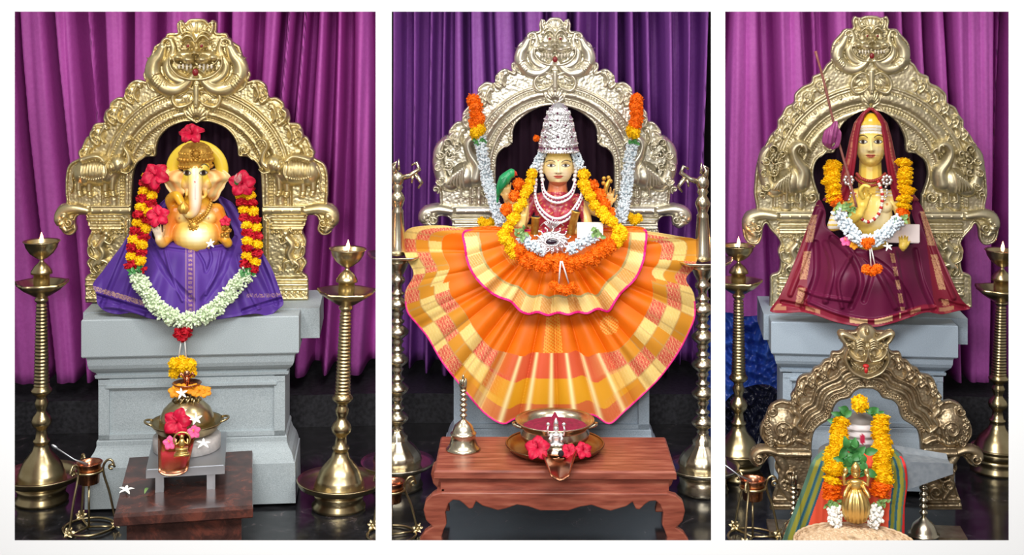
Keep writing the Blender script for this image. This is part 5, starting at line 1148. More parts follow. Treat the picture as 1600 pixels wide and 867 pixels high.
def saree():
    cx, cy = 864, 395
    def border_col(X, Y, s, phi, seed):
        """checked silk border: s 0..1 across it, phi along"""
        n = len(X); pink, gold, mus, cream = (.60, .09, .06), (.74, .52, .16), (.58, .24, .02), (.82, .64, .28)
        row = (s*3).astype(int); colm = np.floor(phi*.75).astype(int); k = (row+colm) % 3; C = np.where((k == 0)[:, None], pink, np.where((k == 1)[:, None], gold, mus)).astype(float)
        r1 = np.sin(X*1.7+np.sin(Y*.9)*2)*np.sin(Y*1.5+X*.5); C = mix(C, cream, ((k != 2)*(r1 > .35))*.65); C = mix(C, (.45, .28, .10), ((np.abs(s*3-np.round(s*3)) < .05) | (np.abs(phi-np.round(phi)) < .04))*.55); return C
    poly = [(724, 355), (690, 352), (650, 354), (633, 362), (629, 380), (634, 402), (646, 428), (633, 456), (635, 486), (650, 506), (667, 527), (690, 566), (720, 604), (755, 645), (785, 663), (806, 655), (830, 655), (870, 656), (905, 655), (926, 649), (952, 663), (976, 644), (1017, 606), (1038, 583), (1060, 552), (1076, 522), (1087, 492), (1084, 458), (1072, 436), (1086, 416), (1092, 378), (1060, 369), (1013, 361), (960, 352), (866, 350), (780, 352)]
    sp_ = spl(poly, 4, True)
    ang = np.arctan2(sp_[:, 1]-cy, sp_[:, 0]-cx); rad = np.hypot(sp_[:, 0]-cx, sp_[:, 1]-cy); o = np.argsort(ang)
    rout = lambda a: np.interp(a, np.r_[ang[o]-2*pi, ang[o], ang[o]+2*pi], np.r_[rad[o], rad[o], rad[o]])
    def hf(X, Y, R):
        a = np.arctan2(Y-cy, X-cx); s = np.hypot(X-cx, Y-cy)/rout(a); b = a-pi/2
        H = 6+34*sst(s, 0, 1)*np.exp(-(b/1.5)**4)+10*(1-np.abs(b)/2)+44*np.exp(-((X-864)/212)**8)
        A = 2+4.6*np.exp(-(b/.75)**2); H += A*np.abs(np.sin(b*13.5+.4))**.7*2.2*sst(s, .15, .6)-A+1.6*np.sin(b*31+s*4)*sst(s, .2, .8)+2.0*np.sin(b*8+3*s)*s
        for q in (-1.15, -.62, .55, 1.05): H -= 6*np.exp(-((b-q-.05*sin(3))/.035)**2)*sst(s, .25, .5)
        return H
    def cf(X, Y, R):
        a = np.arctan2(Y-cy, X-cx); s = np.hypot(X-cx, Y-cy)/rout(a); b = a-pi/2; n = len(X); C = np.tile((.78, .15, .002), (n, 1))
        g1 = np.sin(X*1.1)*np.sin(Y*1.2+X*.3)
        C = mix(C, (.80, .45, .06), (np.abs(b) < .10)*(s > .25)*(g1 > -.2)*.7); C = mix(C, (.80, .50, .10), (np.hypot(X-952, Y-508) < 15)*(g1 > -.1)*.6)
        mid = np.exp(-(b/.50)**6); s0 = .70-.10*mid+.0*b; s0 = np.where(np.abs(b) > 1.3, .74, s0); e = (s-s0)/(1-s0); w = e > 0
        phi = b*7.3+.35; Bc = border_col(X, Y, np.clip(e, 0, .999), phi, 1)
        k = (np.clip(e, 0, .99)*2.6).astype(int); Cm = np.where((k == 0)[:, None], (.62, .09, .03), np.where((k == 1)[:, None], (.66, .30, .01), (.55, .12, .03))).astype(float)
        st = np.exp(-((((b+.06)*11) % 1.6-.8)/.16)**2); Cm = mix(Cm, (.88, .74, .36), st*(np.abs(b) < .52)*.95); Bc = Bc*(1-mid[:, None])+Cm*mid[:, None]
        C = np.where(w[:, None], Bc, C); C = mix(C, (.72, .02, .22), (R.phi.ravel() > -2.6)*(Y > 470)*1.); return C
    g, R = cloth(B2, 5.51, 'spread_saree', 'orange silk saree fanned wide with checked gold and pink border, before the pedestal', poly, hf, cf, .5, res=1.0)
    # short upper tier
    poly2 = [(724, 361), (725, 385), (729, 409), (740, 432), (762, 455), (780, 466), (797, 472), (812, 487), (826, 492), (840, 489), (856, 494), (872, 490), (888, 493), (902, 489), (918, 491), (934, 484), (951, 488), (962, 472), (972, 458), (994, 436), (1006, 410), (1010, 385), (1010, 359), (985, 353), (940, 356), (866, 360), (800, 356), (760, 353)]
    p2 = spl(poly2, 4, True); c2y = 360; an2 = np.arctan2(p2[:, 1]-c2y, p2[:, 0]-cx); ra2 = np.hypot(p2[:, 0]-cx, p2[:, 1]-c2y); o2 = np.argsort(an2)
    ro2 = lambda a: np.interp(a, np.r_[an2[o2]-2*pi, an2[o2], an2[o2]+2*pi], np.r_[ra2[o2], ra2[o2], ra2[o2]])
    def hf2(X, Y, R):
        a = np.arctan2(Y-c2y, X-cx); s = np.hypot(X-cx, Y-c2y)/ro2(a); b = a-pi/2
        H = 26+30*sst(s, 0, 1)*np.exp(-(b/1.3)**4)+4*(1-np.abs(b)/2); A = 1.2+4.2*np.exp(-(b/.85)**2)
        H += A*np.abs(np.sin(b*12+.3))**.8*2.4*sst(s, .3, .75)-A+1.3*np.sin(b*27+s*3)*sst(s, .3, .8)
        for q in (-.78, -.55, .62, .80): H -= 6*np.exp(-((b-q)/.05)**2)*sst(s, .35, .7)
        return H
    def cf2(X, Y, R):
        a = np.arctan2(Y-c2y, X-cx); s = np.hypot(X-cx, Y-c2y)/ro2(a); b = a-pi/2; n = len(X); C = np.tile((.78, .16, .002), (n, 1)); dd = -R.phi.ravel()
        s0 = .79-.02*np.cos(b*2); w = (s > s0)*(Y > 362); g1 = np.sin(X*1.4+Y*.6)*np.sin(Y*1.6); Bc = np.tile((.82, .58, .20), (n, 1)); Bc = mix(Bc, (.60, .22, .03), (np.sin(b*17) > .35)*.8); Bc = mix(Bc, (.90, .76, .42), (g1 > .4)*.4)
        Bc = mix(Bc, (.35, .30, .12), (s < s0+.025)*.8); C = np.where(w[:, None], Bc, C); C = mix(C, (.80, .50, .12), (s > .5)*(s < .6)*(np.abs(b) > .8)*(g1 > .2)*.5); C = mix(C, (.70, .01, .20), (dd < 3.6)*(Y > 358)*1.); return C
    cloth(B2, 5.40, 'upper_saree_tier', 'short pleated orange saree tier with gold border and magenta edge across the goddess\'s lap', poly2, hf2, cf2, .5, res=1.0)
saree()

def garlands2():
    m = B2.m(866, 5.25)
    r = root('marigold_garland', 'heavy garland of orange and yellow marigolds looping across the goddess\'s lap', 'garland', B2, B2.P(870, 415, 5.2))
    def s(pts, kinds, size=15, n=None):
        L = np.linalg.norm(np.diff(np.array([(a, b_) for a, b_, _ in spl(pts, 8)]), axis=0), axis=1).sum(); n = max(2, int(L/(size*.56))); strand(B2, r, pts, [(kinds[int(i*len(kinds)/n)], 1) for i in range(n)], size, wob=2.0)
    s([(829, 272, 5.33), (824, 300, 5.31), (810, 326, 5.28), (796, 346, 5.26), (789, 366, 5.24)], ['yellow'], 17); s([(813, 288, 5.345), (802, 306, 5.33), (793, 325, 5.32)], ['orange'], 20)
    s([(911, 272, 5.33), (918, 300, 5.31), (932, 322, 5.29), (951, 341, 5.26), (968, 358, 5.24)], ['yellow'], 19); s([(927, 288, 5.345), (941, 310, 5.33), (953, 334, 5.32)], ['orange'], 20)
    for off in (0, 9): s([(790, 368+off, 5.24), (800, 384+off, 5.23), (824, 400+off, 5.21), (850, 409+off, 5.2), (873, 404+off, 5.2), (899, 407+off, 5.2), (930, 394+off, 5.21), (956, 378+off, 5.23), (971, 362+off, 5.24)], ['yellow', 'orange', 'orange', 'orange', 'orange', 'orange', 'orange', 'orange', 'orange', 'yellow'], 18)
    g = bud_string(B2, [(814, 370, 5.22), (832, 384, 5.21), (852, 394, 5.2)], 11, 1300, 8, 2.2, 3); put('tuberose_buds', g, M['budw'], r, kind='stuff')
    g = bud_string(B2, [(886, 392, 5.19), (908, 380, 5.2), (934, 367, 5.22)], 11, 1300, 8, 2.2, 4); put('tuberose_buds', g, M['budw'], r, kind='stuff')
    g = G()
    for c in ((812, 366), (935, 364), (816, 362), (930, 360)):
        for k in range(8): leaf_g(g, B2.P(c[0]+random.uniform(-6, 6), c[1]+random.uniform(-6, 6), 5.2), (random.uniform(-1, 1), -.5, random.uniform(-1, 1)), (0, -1, 0), 9*m, 3*m)
    put('leaves', g, M['leaf2'], r)
    g = G(); 
    for a, c in (((876, 408), (873, 444)), ((878, 408), (889, 444))): g.tube([B2.P(*a, 5.17), B2.P(*c, 5.19)], 1.3*m, 6)
    put('thread', g, M['thread'], r)
    strand(B2, r, [(866, 448, 5.18), (875, 452, 5.17), (886, 453, 5.17), (900, 449, 5.18)], [('orange', 6)], 15, wob=1.5)
    # two side hangings over the arch
    for sgn, pts, ball in ((-1, [(750, 216, 5.61), (754, 240, 5.59), (760, 275, 5.56), (771, 312, 5.5), (784, 352, 5.4)], (760, 346)), (1, [(989, 222, 5.61), (985, 245, 5.59), (981, 275, 5.56), (976, 312, 5.5), (968, 348, 5.4)], (991, 339))):
        side = 'left' if sgn < 0 else 'right'
        r = root('tuberose_garland', 'bluish white tuberose string with orange top hanging on the %s of the silver-gilt arch' % side, 'garland', B2, B2.P(pts[-1][0], pts[-1][1], 5.45))
        g = bud_string(B2, pts, 10, 1500, 8.5, 2.3, 11+sgn); put('tuberose_buds', g, M['budw'], r, kind='stuff')
        x0 = 742 if sgn < 0 else 995
        strand(B2, r, [(x0, 156, 5.62), (x0+(2 if sgn < 0 else -1), 178, 5.61), (x0+(4 if sgn < 0 else -2), 194, 5.61)], [('orange', 5)], 22, wob=1.5)
        strand(B2, r, [(x0+(4 if sgn < 0 else -4), 202, 5.61), (x0+(5 if sgn < 0 else -5), 210, 5.6)], [('yellow', 3)], 20, wob=3)
        g = G()
        for k in range(10): leaf_g(g, B2.P(pts[0][0]+random.uniform(-7, 7), 219+random.uniform(-4, 4), 5.59), (random.uniform(-1, 1), -.5, random.uniform(-1, .2)), (0, -1, 0), 8*m, 3*m)
        put('leaves', g, M['leaf'], r)
        for dx in ((-7, 0), (6, 2), (0, 6)): place(random.choice(flower('yellow')), 'marigold', B2, B2.P(ball[0]+dx[0], ball[1]+dx[1], 5.50), 8*m, r, label='yellow marigold')
    for sgn, pts in ((-1, [(848, 238, 5.36), (841, 252, 5.35), (833, 268, 5.34)]), (1, [(898, 238, 5.36), (903, 252, 5.35), (909, 264, 5.34)])):
        put('tuberose_string', bud_string(B2, pts, 6, 1500, 7, 2, 21+sgn), M['budw'], bay=B2, label='short pale tuberose string beside the goddess\'s %s earring' % ('left' if sgn < 0 else 'right'), cat='flower string')
    place(random.choice(flower('orange')), 'orange_marigold', B2, B2.P(838, 216, 5.38), 5.5*m); o = bpy.data.objects['orange_marigold']; o['label'] = 'tiny orange marigold stuck on the left side of the silver crown'; o['category'] = 'flower'
garlands2()

def knob_lamp(px, pys, label, sgn, group=None):
    """turned lamp with stacked knobs, a flat dish and a bird finial"""
    b = B2; yt, yd, yf = pys; d = float(b.depth(px, yf, 0)); m = float(b.m(px, d)); c = b.P(px, yf, d); Z = lambda y: float(b.P(px, y, d)[2]); cx = (c[0], d)
    r = root('knobbed_lamp', label, 'oil lamp', b, (c[0], d, 0), group); f = lambda L: [(w*m, Z(y)) for w, y in L]; q = lambda t: yd+(yf-yd)*t; mt = M['brass2']
    g = G(); g.lathe(f([(0, q(1)), (38, q(1)), (40, q(.985)), (36, q(.96)), (37, q(.93)), (0, q(.92))]), cx, 48); put('foot', g, mt, r)
    g = G(); g.lathe(f([(32, q(.93)), (52, q(.905)), (58, q(.888)), (57, q(.882)), (50, q(.90)), (32, q(.915))]), cx, 56); put('base_plate', g, mt, r)
    g = G(); g.lathe(f([(36, q(.915)), (35, q(.90)), (37, q(.88)), (34, q(.85)), (26, q(.82)), (18, q(.80)), (15, q(.79)), (16, q(.775)), (10, q(.76)), (8, q(.745))]), cx, 48, lambda a, r_, z: .05*np.abs(np.sin(a*7))); put('petalled_base', g, mt, r)
    L = [(8, q(.75))]; 
    for t in (.70, .575, .45, .33, .21): L += [(7, q(t+.055)), (10, q(t+.04)), (7.5, q(t+.033)), (9, q(t+.028)), (17, q(t+.008)), (18, q(t-.005)), (10, q(t-.026)), (7, q(t-.03)), (11, q(t-.042)), (11, q(t-.048)), (7, q(t-.055))]
    L += [(7, q(.13)), (12, q(.115)), (12, q(.10)), (8, q(.09)), (14, q(.06)), (18, q(.035)), (20, q(.02))]; g = G(); g.lathe(f(L), cx, 36); put('knobbed_column', g, mt, r)
    g = G(); g.lathe(f([(10, yd+14), (22, yd+6), (44, yd+2), (47, yd-2), (46, yd-3), (40, yd), (8, yd+3)]), cx, 80, lambda a, rr, z: .10*np.exp(-(((a*5/(2*pi)+.25) % 1-.5)/.13)**2)*(rr > 30*m)); put('dish', g, mt, r)
    e = yt-yd; g = G(); g.lathe(f([(13, yd), (14, yd+e*.05), (12, yd+e*.10), (11, yd+e*.3), (9, yd+e*.45), (9.5, yd+e*.47), (7, yd+e*.50), (10, yd+e*.56), (12, yd+e*.60), (9, yd+e*.65), (6, yd+e*.68), (9, yd+e*.72), (6, yd+e*.76), (5, yd+e*.8)]), cx, 36); put('stem', g, mt, r)
    g = G(); P = lambda dx, y, z=0: (cx[0]+dx*m, d-z*m, Z(y)); s = sgn
    g.ell(P(0, yt+28), (10*m, 8*m, 13*m)); g.tube([P(s*-2, yt+22), P(s*-6, yt+8), P(s*-2, yt+2), P(s*-10, yt+6)], (6*m, 4*m, 4*m, 1.5*m), 9); g.tube([P(s*2, yt+14), P(s*2, yt-4)], (3*m, 1*m), 7)
    g.tube([P(s*6, yt+26), P(s*20, yt+22), P(s*34, yt+12), P(s*30, yt+2), P(s*22, yt+6)], (5*m, 4*m, 3.4*m, 2*m), 9); g.tube([P(s*28, yt+20), P(s*38, yt+34), P(s*32, yt+42)], (4*m, 3*m, 1.6*m), 8); g.tube([P(s*24, yt+22), P(s*22, yt+34)], (3*m, 1.5*m), 7)
    put('bird_finial', g, mt, r); return r
knob_lamp(621, (252, 398, 762), 'silvery brass lamp of stacked knobs with bird top, left of the orange saree', 1)
knob_lamp(1098, (258, 407, 768), 'silvery brass lamp of stacked knobs with bird top, right of the orange saree', -1)

def table2():
    b = B2; k = float(b.k(868)); z = .30; df = (CH-z)*F/736*k; db = (CH-z)*F/682*k; m = b.m(868, df); c = b.P(868, 736, df)[0]; X = lambda px: float(b.P(px, 0, df)[0]); Z = lambda py: float(b.P(868, py, df)[2])
    r = root('wooden_altar_table', 'low reddish wooden altar table with scrolled legs and wavy apron', 'table', b, (c, df+.15, 0))
    p, q = X(678), X(1057); V = []
    for zz, o in ((z-.030, .006), (z-.026, 0), (z-.006, 0), (z, .006)): V += [(p+o, df+o, zz), (q-o, df+o, zz), (q-o, db-o, zz), (p+o, db-o, zz)]
    g = G(); g.add(V, [(i*4+j, i*4+(j+1) % 4, (i+1)*4+(j+1) % 4, (i+1)*4+j) for i in range(3) for j in range(4)]+[(3, 2, 1, 0), (12, 13, 14, 15)]); put('table_top', g, M['wood'], r, flat=True)
    g = G(); g.box(X(688), X(1046), df+.02, db-.02, Z(775), z-.0302); put('apron', g, M['wood'], r, flat=True)
    # wavy rail with curled legs, front and back
    half = [(0, 795), (22, 796), (40, 790), (58, 787), (75, 793), (88, 796), (98, 793), (112, 789), (122, 782), (127, 793), (133, 794), (141, 786), (148, 781), (158, 780), (165, 786), (170, 800), (168, 818), (172, 826), (176, 838), (172, 858), (206, 858), (210, 842), (202, 830), (190, 822), (200, 812), (204, 796), (201, 782), (190, 772), (176, 768), (0, 767)]
    for yy, n in ((df-.012, 0), (db-.03, 1)):
        P = [(X(866+u), Z(v)) for u, v in half]; Q = [(X(866-u), Z(v)) for u, v in half[::-1][:-0 or None]]; po = P+Q[1:-1] if False else P[:-1]+Q[1:]
        g = G(); g.prism([(i, 0) for i in range(len(po))], lambda i, _: po[int(i)], yy, yy+.035); o = put('scrolled_legs', g, M['wood'], r, flat=True, label='wavy rail with curled legs'); w = o.modifiers.new('b', 'BEVEL'); w.width = .004; w.segments = 2
    for s in (-1, 1): g = G(); g.box(X(866+s*178)-.012, X(866+s*178)+.012, df, db, Z(792), Z(768)); put('side_rail', g, M['wood'], r, flat=True); return z, df, db
t2z, t2f, t2b = table2()
def on_table2():
    b = B2; k = float(b.k(868)); dep = lambda py: (CH-t2z)*F/py*k
    bell(b, 724, 703, dep(703), 27, 'brass hand bell with beaded handle standing on the left of the wooden altar table', M['brass2'], t2z, knobs=5)
    D = dep(704); m = float(b.m(868, D)); cx = float(b.P(867, 700, D)[0]); c = (cx, D); z = t2z
    r = root('brass_tray', 'wide round dark brass tray on the wooden altar table', 'tray', b, (cx, D, z)); g = G()
    g.lathe([(0, z), (62*m, z), (70*m, z+4*m), (76*m, z+10*m), (77*m, z+12*m), (75*m, z+12*m), (68*m, z+6*m), (60*m, z+2*m), (0, z+2*m)], c, 64); put('tray_dish', g, M['traym'], r)
    g = G(); g.tube([(cx+76*m*cos(t), D+76*m*sin(t), z+12*m) for t in a_(60)], 1.6*m, 6, caps=False); put('rolled_rim', g, M['traym'], r)
    zb = z+2.2*m; r = root('kumkum_bowl', 'shallow round brass bowl heaped with dark red powder on the tray', 'bowl', b, (cx, D, zb)); f = lambda L: [(x*m, zb+h*m*1.35) for x, h in L]
    g = G(); g.lathe(f([(0, 0), (26, 0), (44, 6), (53, 15), (54, 20), (51, 25), (52, 28), (61, 33), (62, 35), (58, 34), (50, 29), (48, 22), (44, 12), (0, 8)]), c, 60); put('bowl_body', g, M['brass2'], r)
    for s in (-1, 1):
        g = G(); g.tube([(cx+s*(50+15*sin(t))*m, D+9*cos(t)*m, zb+(36+4*sin(t))*m) for t in np.linspace(0, pi, 12)], 2.6*m, 8); put('handle', g, M['brass2'], r)
    n, w = 34, 64; V = np.zeros((n, w, 3))
    for i in range(n):
        t = i/(n-1); rr = 51*t; a = np.arange(w)*2*pi/w; h = 36+19*np.exp(-(rr/9)**1.2)+4*(1-t)+ (noise1(a*2+t*5, 5)+noise1(a*5-t*9, 6))*.9*t; V[i] = np.stack([cx+rr*m*np.cos(a), D+rr*m*np.sin(a), zb+h*m], -1)
    g = G(); g.grid(V, close=True); put('red_powder', g, mat('dark_red_kumkum', (.20, .004, .03), .95, 0, (.30, .01, .05), 90, .4, 400), bay=b, label='peaked mound of dark red kumkum powder in the brass bowl', cat='powder', kind='stuff')
    # spouted copper lamp in front with the silver figurine
    d2 = D-66*m; z1 = z+12*m; x2 = float(b.P(873, 720, d2)[0])
    r = root('spouted_copper_lamp', 'copper lamp with a V-shaped spout jutting over the front edge of the altar table', 'oil lamp', b, (x2, d2, z)); n, w = 12, 13; V = np.zeros((n, w, 3))
    for i in range(n):
        for j in range(w):
            t = i/(n-1); v = (j/(w-1)-.5)*2; ww = (33-19*t**.9)*m; V[i, j] = (x2+v*ww, d2+22*m+(4.645-d2-22*m)*t, z1+(-2-4*t)*m+abs(v)**1.6*(15-8*t)*m)
    g = G(); g.grid(V); o = put('spout', g, M['copper'], r); q_ = o.modifiers.new('s', 'SOLIDIFY'); q_.thickness = .004
    g = G(); g.lathe([(0, z), (16*m, z), (12*m, z+4*m), (8*m, z+9*m), (20*m, z1-1*m), (0, z1)], (x2, d2+14*m), 30); put('lamp_foot', g, M['copper'], r)
    g = G(); g.lathe([(0, z1), (10*m, z1), (18*m, z1+5*m), (19*m, z1+8*m), (14*m, z1+11*m), (13*m, z1+14*m), (0, z1+14*m)], (x2-4*m, d2+6*m), 40, lambda a, rr, zz: .05*np.sin(a*12)); put('lotus_seat', g, M['brass2'], r)
    g = G(); g.ell((x2+3*m, d2-16*m, z1+10*m), (4.5*m, 4.5*m, 5*m)); put('oil_stopper', g, M['dark'], r, label='small black knob')
    fg = G(); X0, Y0, Z0 = x2-4*m, d2+6*m, z1+14*m; P = lambda u, v, h: (X0+u*m, Y0-v*m, Z0+h*m)
    rr = root('silver_goddess_figurine', 'small silver four-armed seated figurine on the spouted copper lamp', 'figurine', b, (X0, Y0, Z0)); e = fg.ell
    e(P(0, 0, 4), (11*m, 8*m, 4*m)); e(P(-6, 4, 4), (6*m, 6*m, 3*m)); e(P(6, 4, 4), (6*m, 6*m, 3*m)); e(P(0, 0, 13), (6*m, 4.5*m, 9*m)); e(P(0, 2, 17), (6.5*m, 4*m, 4*m)); e(P(0, 1, 27), (4.3*m, 4.3*m, 5.2*m)); fg.tube([P(0, 0, 20), P(0, 0, 25)], 2.4*m, 8)
    fg.tube([P(0, 0, 31), P(0, 0, 37), P(0, 0, 43)], (4.4*m, 3.4*m, .8*m), 12); e(P(0, 5.2, 26), (.9*m, 1.4*m, 1.6*m))
    for s in (-1, 1):
        fg.tube([P(s*5, 0, 20), P(s*12, 1, 17), P(s*13, 3, 26), P(s*12, 3, 31)], (2.2*m, 1.9*m, 1.5*m), 8); fg.tube([P(s*5, 1, 19), P(s*10, 4, 12), P(s*8, 8, 11)], (2.2*m, 1.8*m, 1.6*m), 8); e(P(s*12, 3, 34), (3*m, 2.4*m, 3.2*m)); e(P(s*8, 9, 12), (2*m, 2*m, 3*m))
    v, f_ = fg.out()[:2]; put('figure', (v, f_), M['silver'], rr)
    hibiscus(b, 840, 701, D-74*m, 21, 'bright red hibiscus on the tray, left of the silver figurine', .3, (0, -.8, .6)); hibiscus(b, 889, 706, D-70*m, 14, 'bright red hibiscus on the tray, just right of the silver figurine', .9, (0, -.8, .6)); hibiscus(b, 911, 704, D-66*m, 15, 'bright red hibiscus on the tray, farthest right of the silver figurine', .1, (.1, -.8, .6))
M['traym'] = mat('dark_brass', (.34, .20, .10), .28, 1, (.25, .13, .07), 20)
on_table2()
stand(B2, 612, 752, float(B2.floor(625, 838)), 1.0, 'brass tripod stand partly cut off at the left of the altar table', M['brass'], M['copper'], ladle=False, seed=.5)
# ------------------------------------------------------------------ shrine 3: the maroon-robed saint
def saint():
    fr = Fr(B3, 5.42, 1360); m = fr.m; fx = 1360.5
    R_ = root('seated_saint_idol', 'painted seated saint idol with white forehead stripes, maroon hood and raised hand', 'statue', B3, fr.p(1360, 490, -10))
    vol, dsp, pnt = human_face(fx, 222, 47, 76, 20); g = G(); vol(g, fr); E = lambda c, r, **k: fr.ell(g, c, r, **k); T = fr.tube
    E((fx, 197, 2), (22, 21, 20)); T(g, [(1360, 250, -10), (1360, 290, -4)], (17, 19)); E((1360, 306, -4), (40, 14, 14)); E((1360, 335, -2), (34, 38, 18)); E((1343, 322, 6), (15, 12, 11)); E((1379, 322, 6), (15, 12, 11)); E((1360, 370, -10), (32, 22, 16)); E((1360, 440, -40), (60, 34, 20))
    T(g, [(1326, 306, -4), (1312, 330, 0), (1302, 352, 6)], (11, 11, 9)); T(g, [(1302, 352, 6), (1325, 346, 22), (1343, 334, 32)], (9.5, 8.5, 7)); T(g, [(1343, 334, 32), (1348, 322, 33)], (6.5, 6))
    hand(g, fr, (1346, 326, 33), (.22, -1, .1), 1, 38, curl=(.55, .35, .4, .45), thumb=.7)
    T(g, [(1348, 308, 38), (1344, 298, 44), (1350, 290, 48), (1358, 292, 50)], (3.6, 3, 2.6))
    T(g, [(1396, 306, -4), (1408, 330, 0), (1414, 355, 8)], (11, 11, 9)); T(g, [(1414, 355, 8), (1413, 376, 24), (1411, 384, 28)], (8.5, 7)); hand(g, fr, (1411, 388, 28), (.02, -1, .25), -1, 26, curl=(.35, .4, .4, .4))
    def col(px, py, z, N):
        n = len(px); C = np.tile((.86, .60, .10), (n, 1)); C = mix(C, (.90, .76, .34), gs(px, py, fx, 232, 15, 18)*1.1); C = mix(C, (.85, .72, .45), (gs(px, py, fx-12, 235, 7)+gs(px, py, fx+12, 235, 7))*.7)
        C = mix(C, (.90, .50, .02), gs(px, py, fx, 184, 30, 9)*1.3); C = mix(C, (.66, .46, .04), gs(px, py, fx, 208, 26, 3.5)*.5)
        C = mix(C, (.92, .80, .45), gs(px, py, 1384, 322, 14, 18)+gs(px, py, 1375, 345, 18, 12)); C = mix(C, (.60, .30, .08), (np.hypot(px-1386, py-319) < 2.2)*1.+(np.hypot(px-1336, py-322) < 2.2)*1.)
        C = pnt(C, px, py, z, N, lip=(.70, .18, .10))
        for y0 in (197, 201.5, 206): C = mix(C, (.90, .87, .80), (np.abs(py-y0-.01*(px-fx)**2*.6) < 1.9)*(py < 211)*(np.abs(px-fx) < 19)*.95)
        w = (px < 1316)*(py > 330)*(py < 360); C = mix(C, (.90, .85, .75), w*(np.sin(py*.8) > -.35)*1.); w = (px > 1368)*(px < 1402)*(py > 294)*(py < 308); C = mix(C, (.88, .80, .66), w*(np.sin(py*1.2) > -.2)*.8)
        C = mix(C, (.75, .10, .03), (py < 381)*(py > 363)*(px > 1398)*(z > 34)*(np.sin(px*.9) > .2)*.0); return C
    sculpt('body', g, .85, 3, M['skin'], col, fr, R_, disp=dsp)
    # hood of maroon cloth: shell around the head falling to the shoulders
    n, w = 60, 44; V = np.zeros((n, w, 3)); C = np.zeros((n, w, 3))
    rows = np.linspace(0, 1, n)
    half_o = lambda t: np.interp(t, (0, .05, .15, .3, .5, .7, .85, 1), (3, 13, 24, 30, 36, 44, 55, 74)); half_i = lambda t: np.interp(t, (0, .05, .15, .3, .5, .7, .85, 1), (0, 9, 17, 21, 24, 27, 31, 36))
    for s in (-1, 1):
        for i, t in enumerate(rows):
            y = 172+142*t; o_, i_ = half_o(t), half_i(t)
            for j in range(w):
                v = j/(w-1); a = v*1.35; u = i_+(o_-i_)*sin(a)/sin(1.35); zz = 15*(1-sst(t, .5, 1)*.4)-26*(1-cos(a))*1.0+1.6*sin(v*15+t*3)*sst(t, .2, .6)+.8*sin(v*30)
                V[i, j] = fr.p(1360.5+s*u, y-(3*(1-v) if t < .1 else 0), zz if t > .04 else zz-6); C[i, j] = (.26, .012, .03) if not (.42 < v < .60 and t > .12) else ((.48, .16, .10) if (int(t*80) % 3) else (.28, .02, .04))
        g = G(); VV = V if s > 0 else V[:, ::-1]; g.grid(VV); v_, f_, _ = g.out(); o = put('hood', (v_, f_, None, (C if s > 0 else C[:, ::-1]).reshape(-1, 3)), M['robe'], R_, label='maroon hood half with a faint gold border'); q = o.modifiers.new('s', 'SOLIDIFY'); q.thickness = .006
    # beads and brooches
    g = G(); pearls(fr, [(1339, 272, 8), (1346, 279, 14), (1360, 283, 17), (1375, 279, 14), (1383, 272, 8)], 17, 2.9, g); pearls(fr, [(1337, 278, 6), (1346, 286, 13), (1360, 290, 16), (1375, 286, 13), (1385, 278, 6)], 19, 2.4, g); put('bead_collar', g, mat('brown_red_beads', (.30, .03, .02), .4), R_)
    gw, gr = G(), G(); P = resample(spl([(1372, 284, 16), (1378, 300, 20), (1378, 318, 22), (1373, 334, 24), (1362, 345, 26), (1352, 346, 28), (1345, 340, 30)], 10), 26)
    for i, q in enumerate(P): (gr if i % 3 == 0 else gw).ell(fr.p(*q), (2.6 if i % 3 else 3)*m, n=8, m=6)
    P = resample(spl([(1326, 280, 14), (1330, 296, 18), (1340, 308, 22)], 10), 12)
    for i, q in enumerate(P): (gr if i % 3 == 0 else gw).ell(fr.p(*q), 2.3*m, n=8, m=6)
    put('white_beads', gw, mat('ivory_beads', (.82, .76, .66), .4), R_); put('red_beads', gr, mat('red_beads', (.5, .02, .02), .3), R_)
    for x in (1326, 1386):
        g = G(); c = (x, 281.5, 20)
        for k in range(8): a = k*pi/4; g.ell(fr.p(x+6.5*cos(a), 281.5+6.5*sin(a), 20), (2.7*m, 1.6*m, 2.7*m), n=10, m=6)
        g.ell(fr.p(x, 281.5, 21), (2.6*m, 2*m, 2.6*m), n=10, m=6); b_ = put('brooch', g, M['silver'], R_)
        for k in range(5):
            g = G() if k == 0 else g; g.ell(fr.p(x+(2 if x < 1350 else -2)+sin(k)*2, 292+k*5, 18), 2*m, n=8, m=6)
        put('brooch_drop', g, M['silver'], b_)
    # staff with tied cloth
    g = G(); A, B_ = B3.P(1274, 80, 5.34), B3.P(1338, 324, 5.29); pts = np.array([A+(B_-A)*t+np.array((sin(t*9)*.002, 0, 0)) for t in np.linspace(0, 1, 24)]); r = root('wooden_staff', 'thin reddish wooden staff leaning across the arch with a purple cloth tied to it', 'staff', B3, B_)
    g.tube(pts, [1.9*m*(1+.25*(k % 6 == 0)) for k in range(24)], 9); put('rod', g, mat('reddish_cane', (.28, .10, .08), .5, 0, (.20, .06, .05), 60), r)
    g = G(); fq = Fr(B3, 5.30, 1300); fq.tube(g, [(1306, 192, 0), (1303, 200, 2), (1297, 210, 3), (1294, 222, 1), (1296, 231, 0)], (3.5, 6, 10.5, 10, 2), n=14); fq.tube(g, [(1304, 196, 0), (1311, 208, 1), (1308, 226, 0), (1300, 232, 0)], (2, 4, 4, 2), n=9)
    sculpt('tied_cloth', g, 1.0, 2, M['robe'], lambda px, py, z, N: np.tile((.30, .06, .20), (len(px), 1)), fq, r, disp=lambda px, py, z, N: 1.1*np.sin(px*.9+py*.15), label='purple cloth bundle')
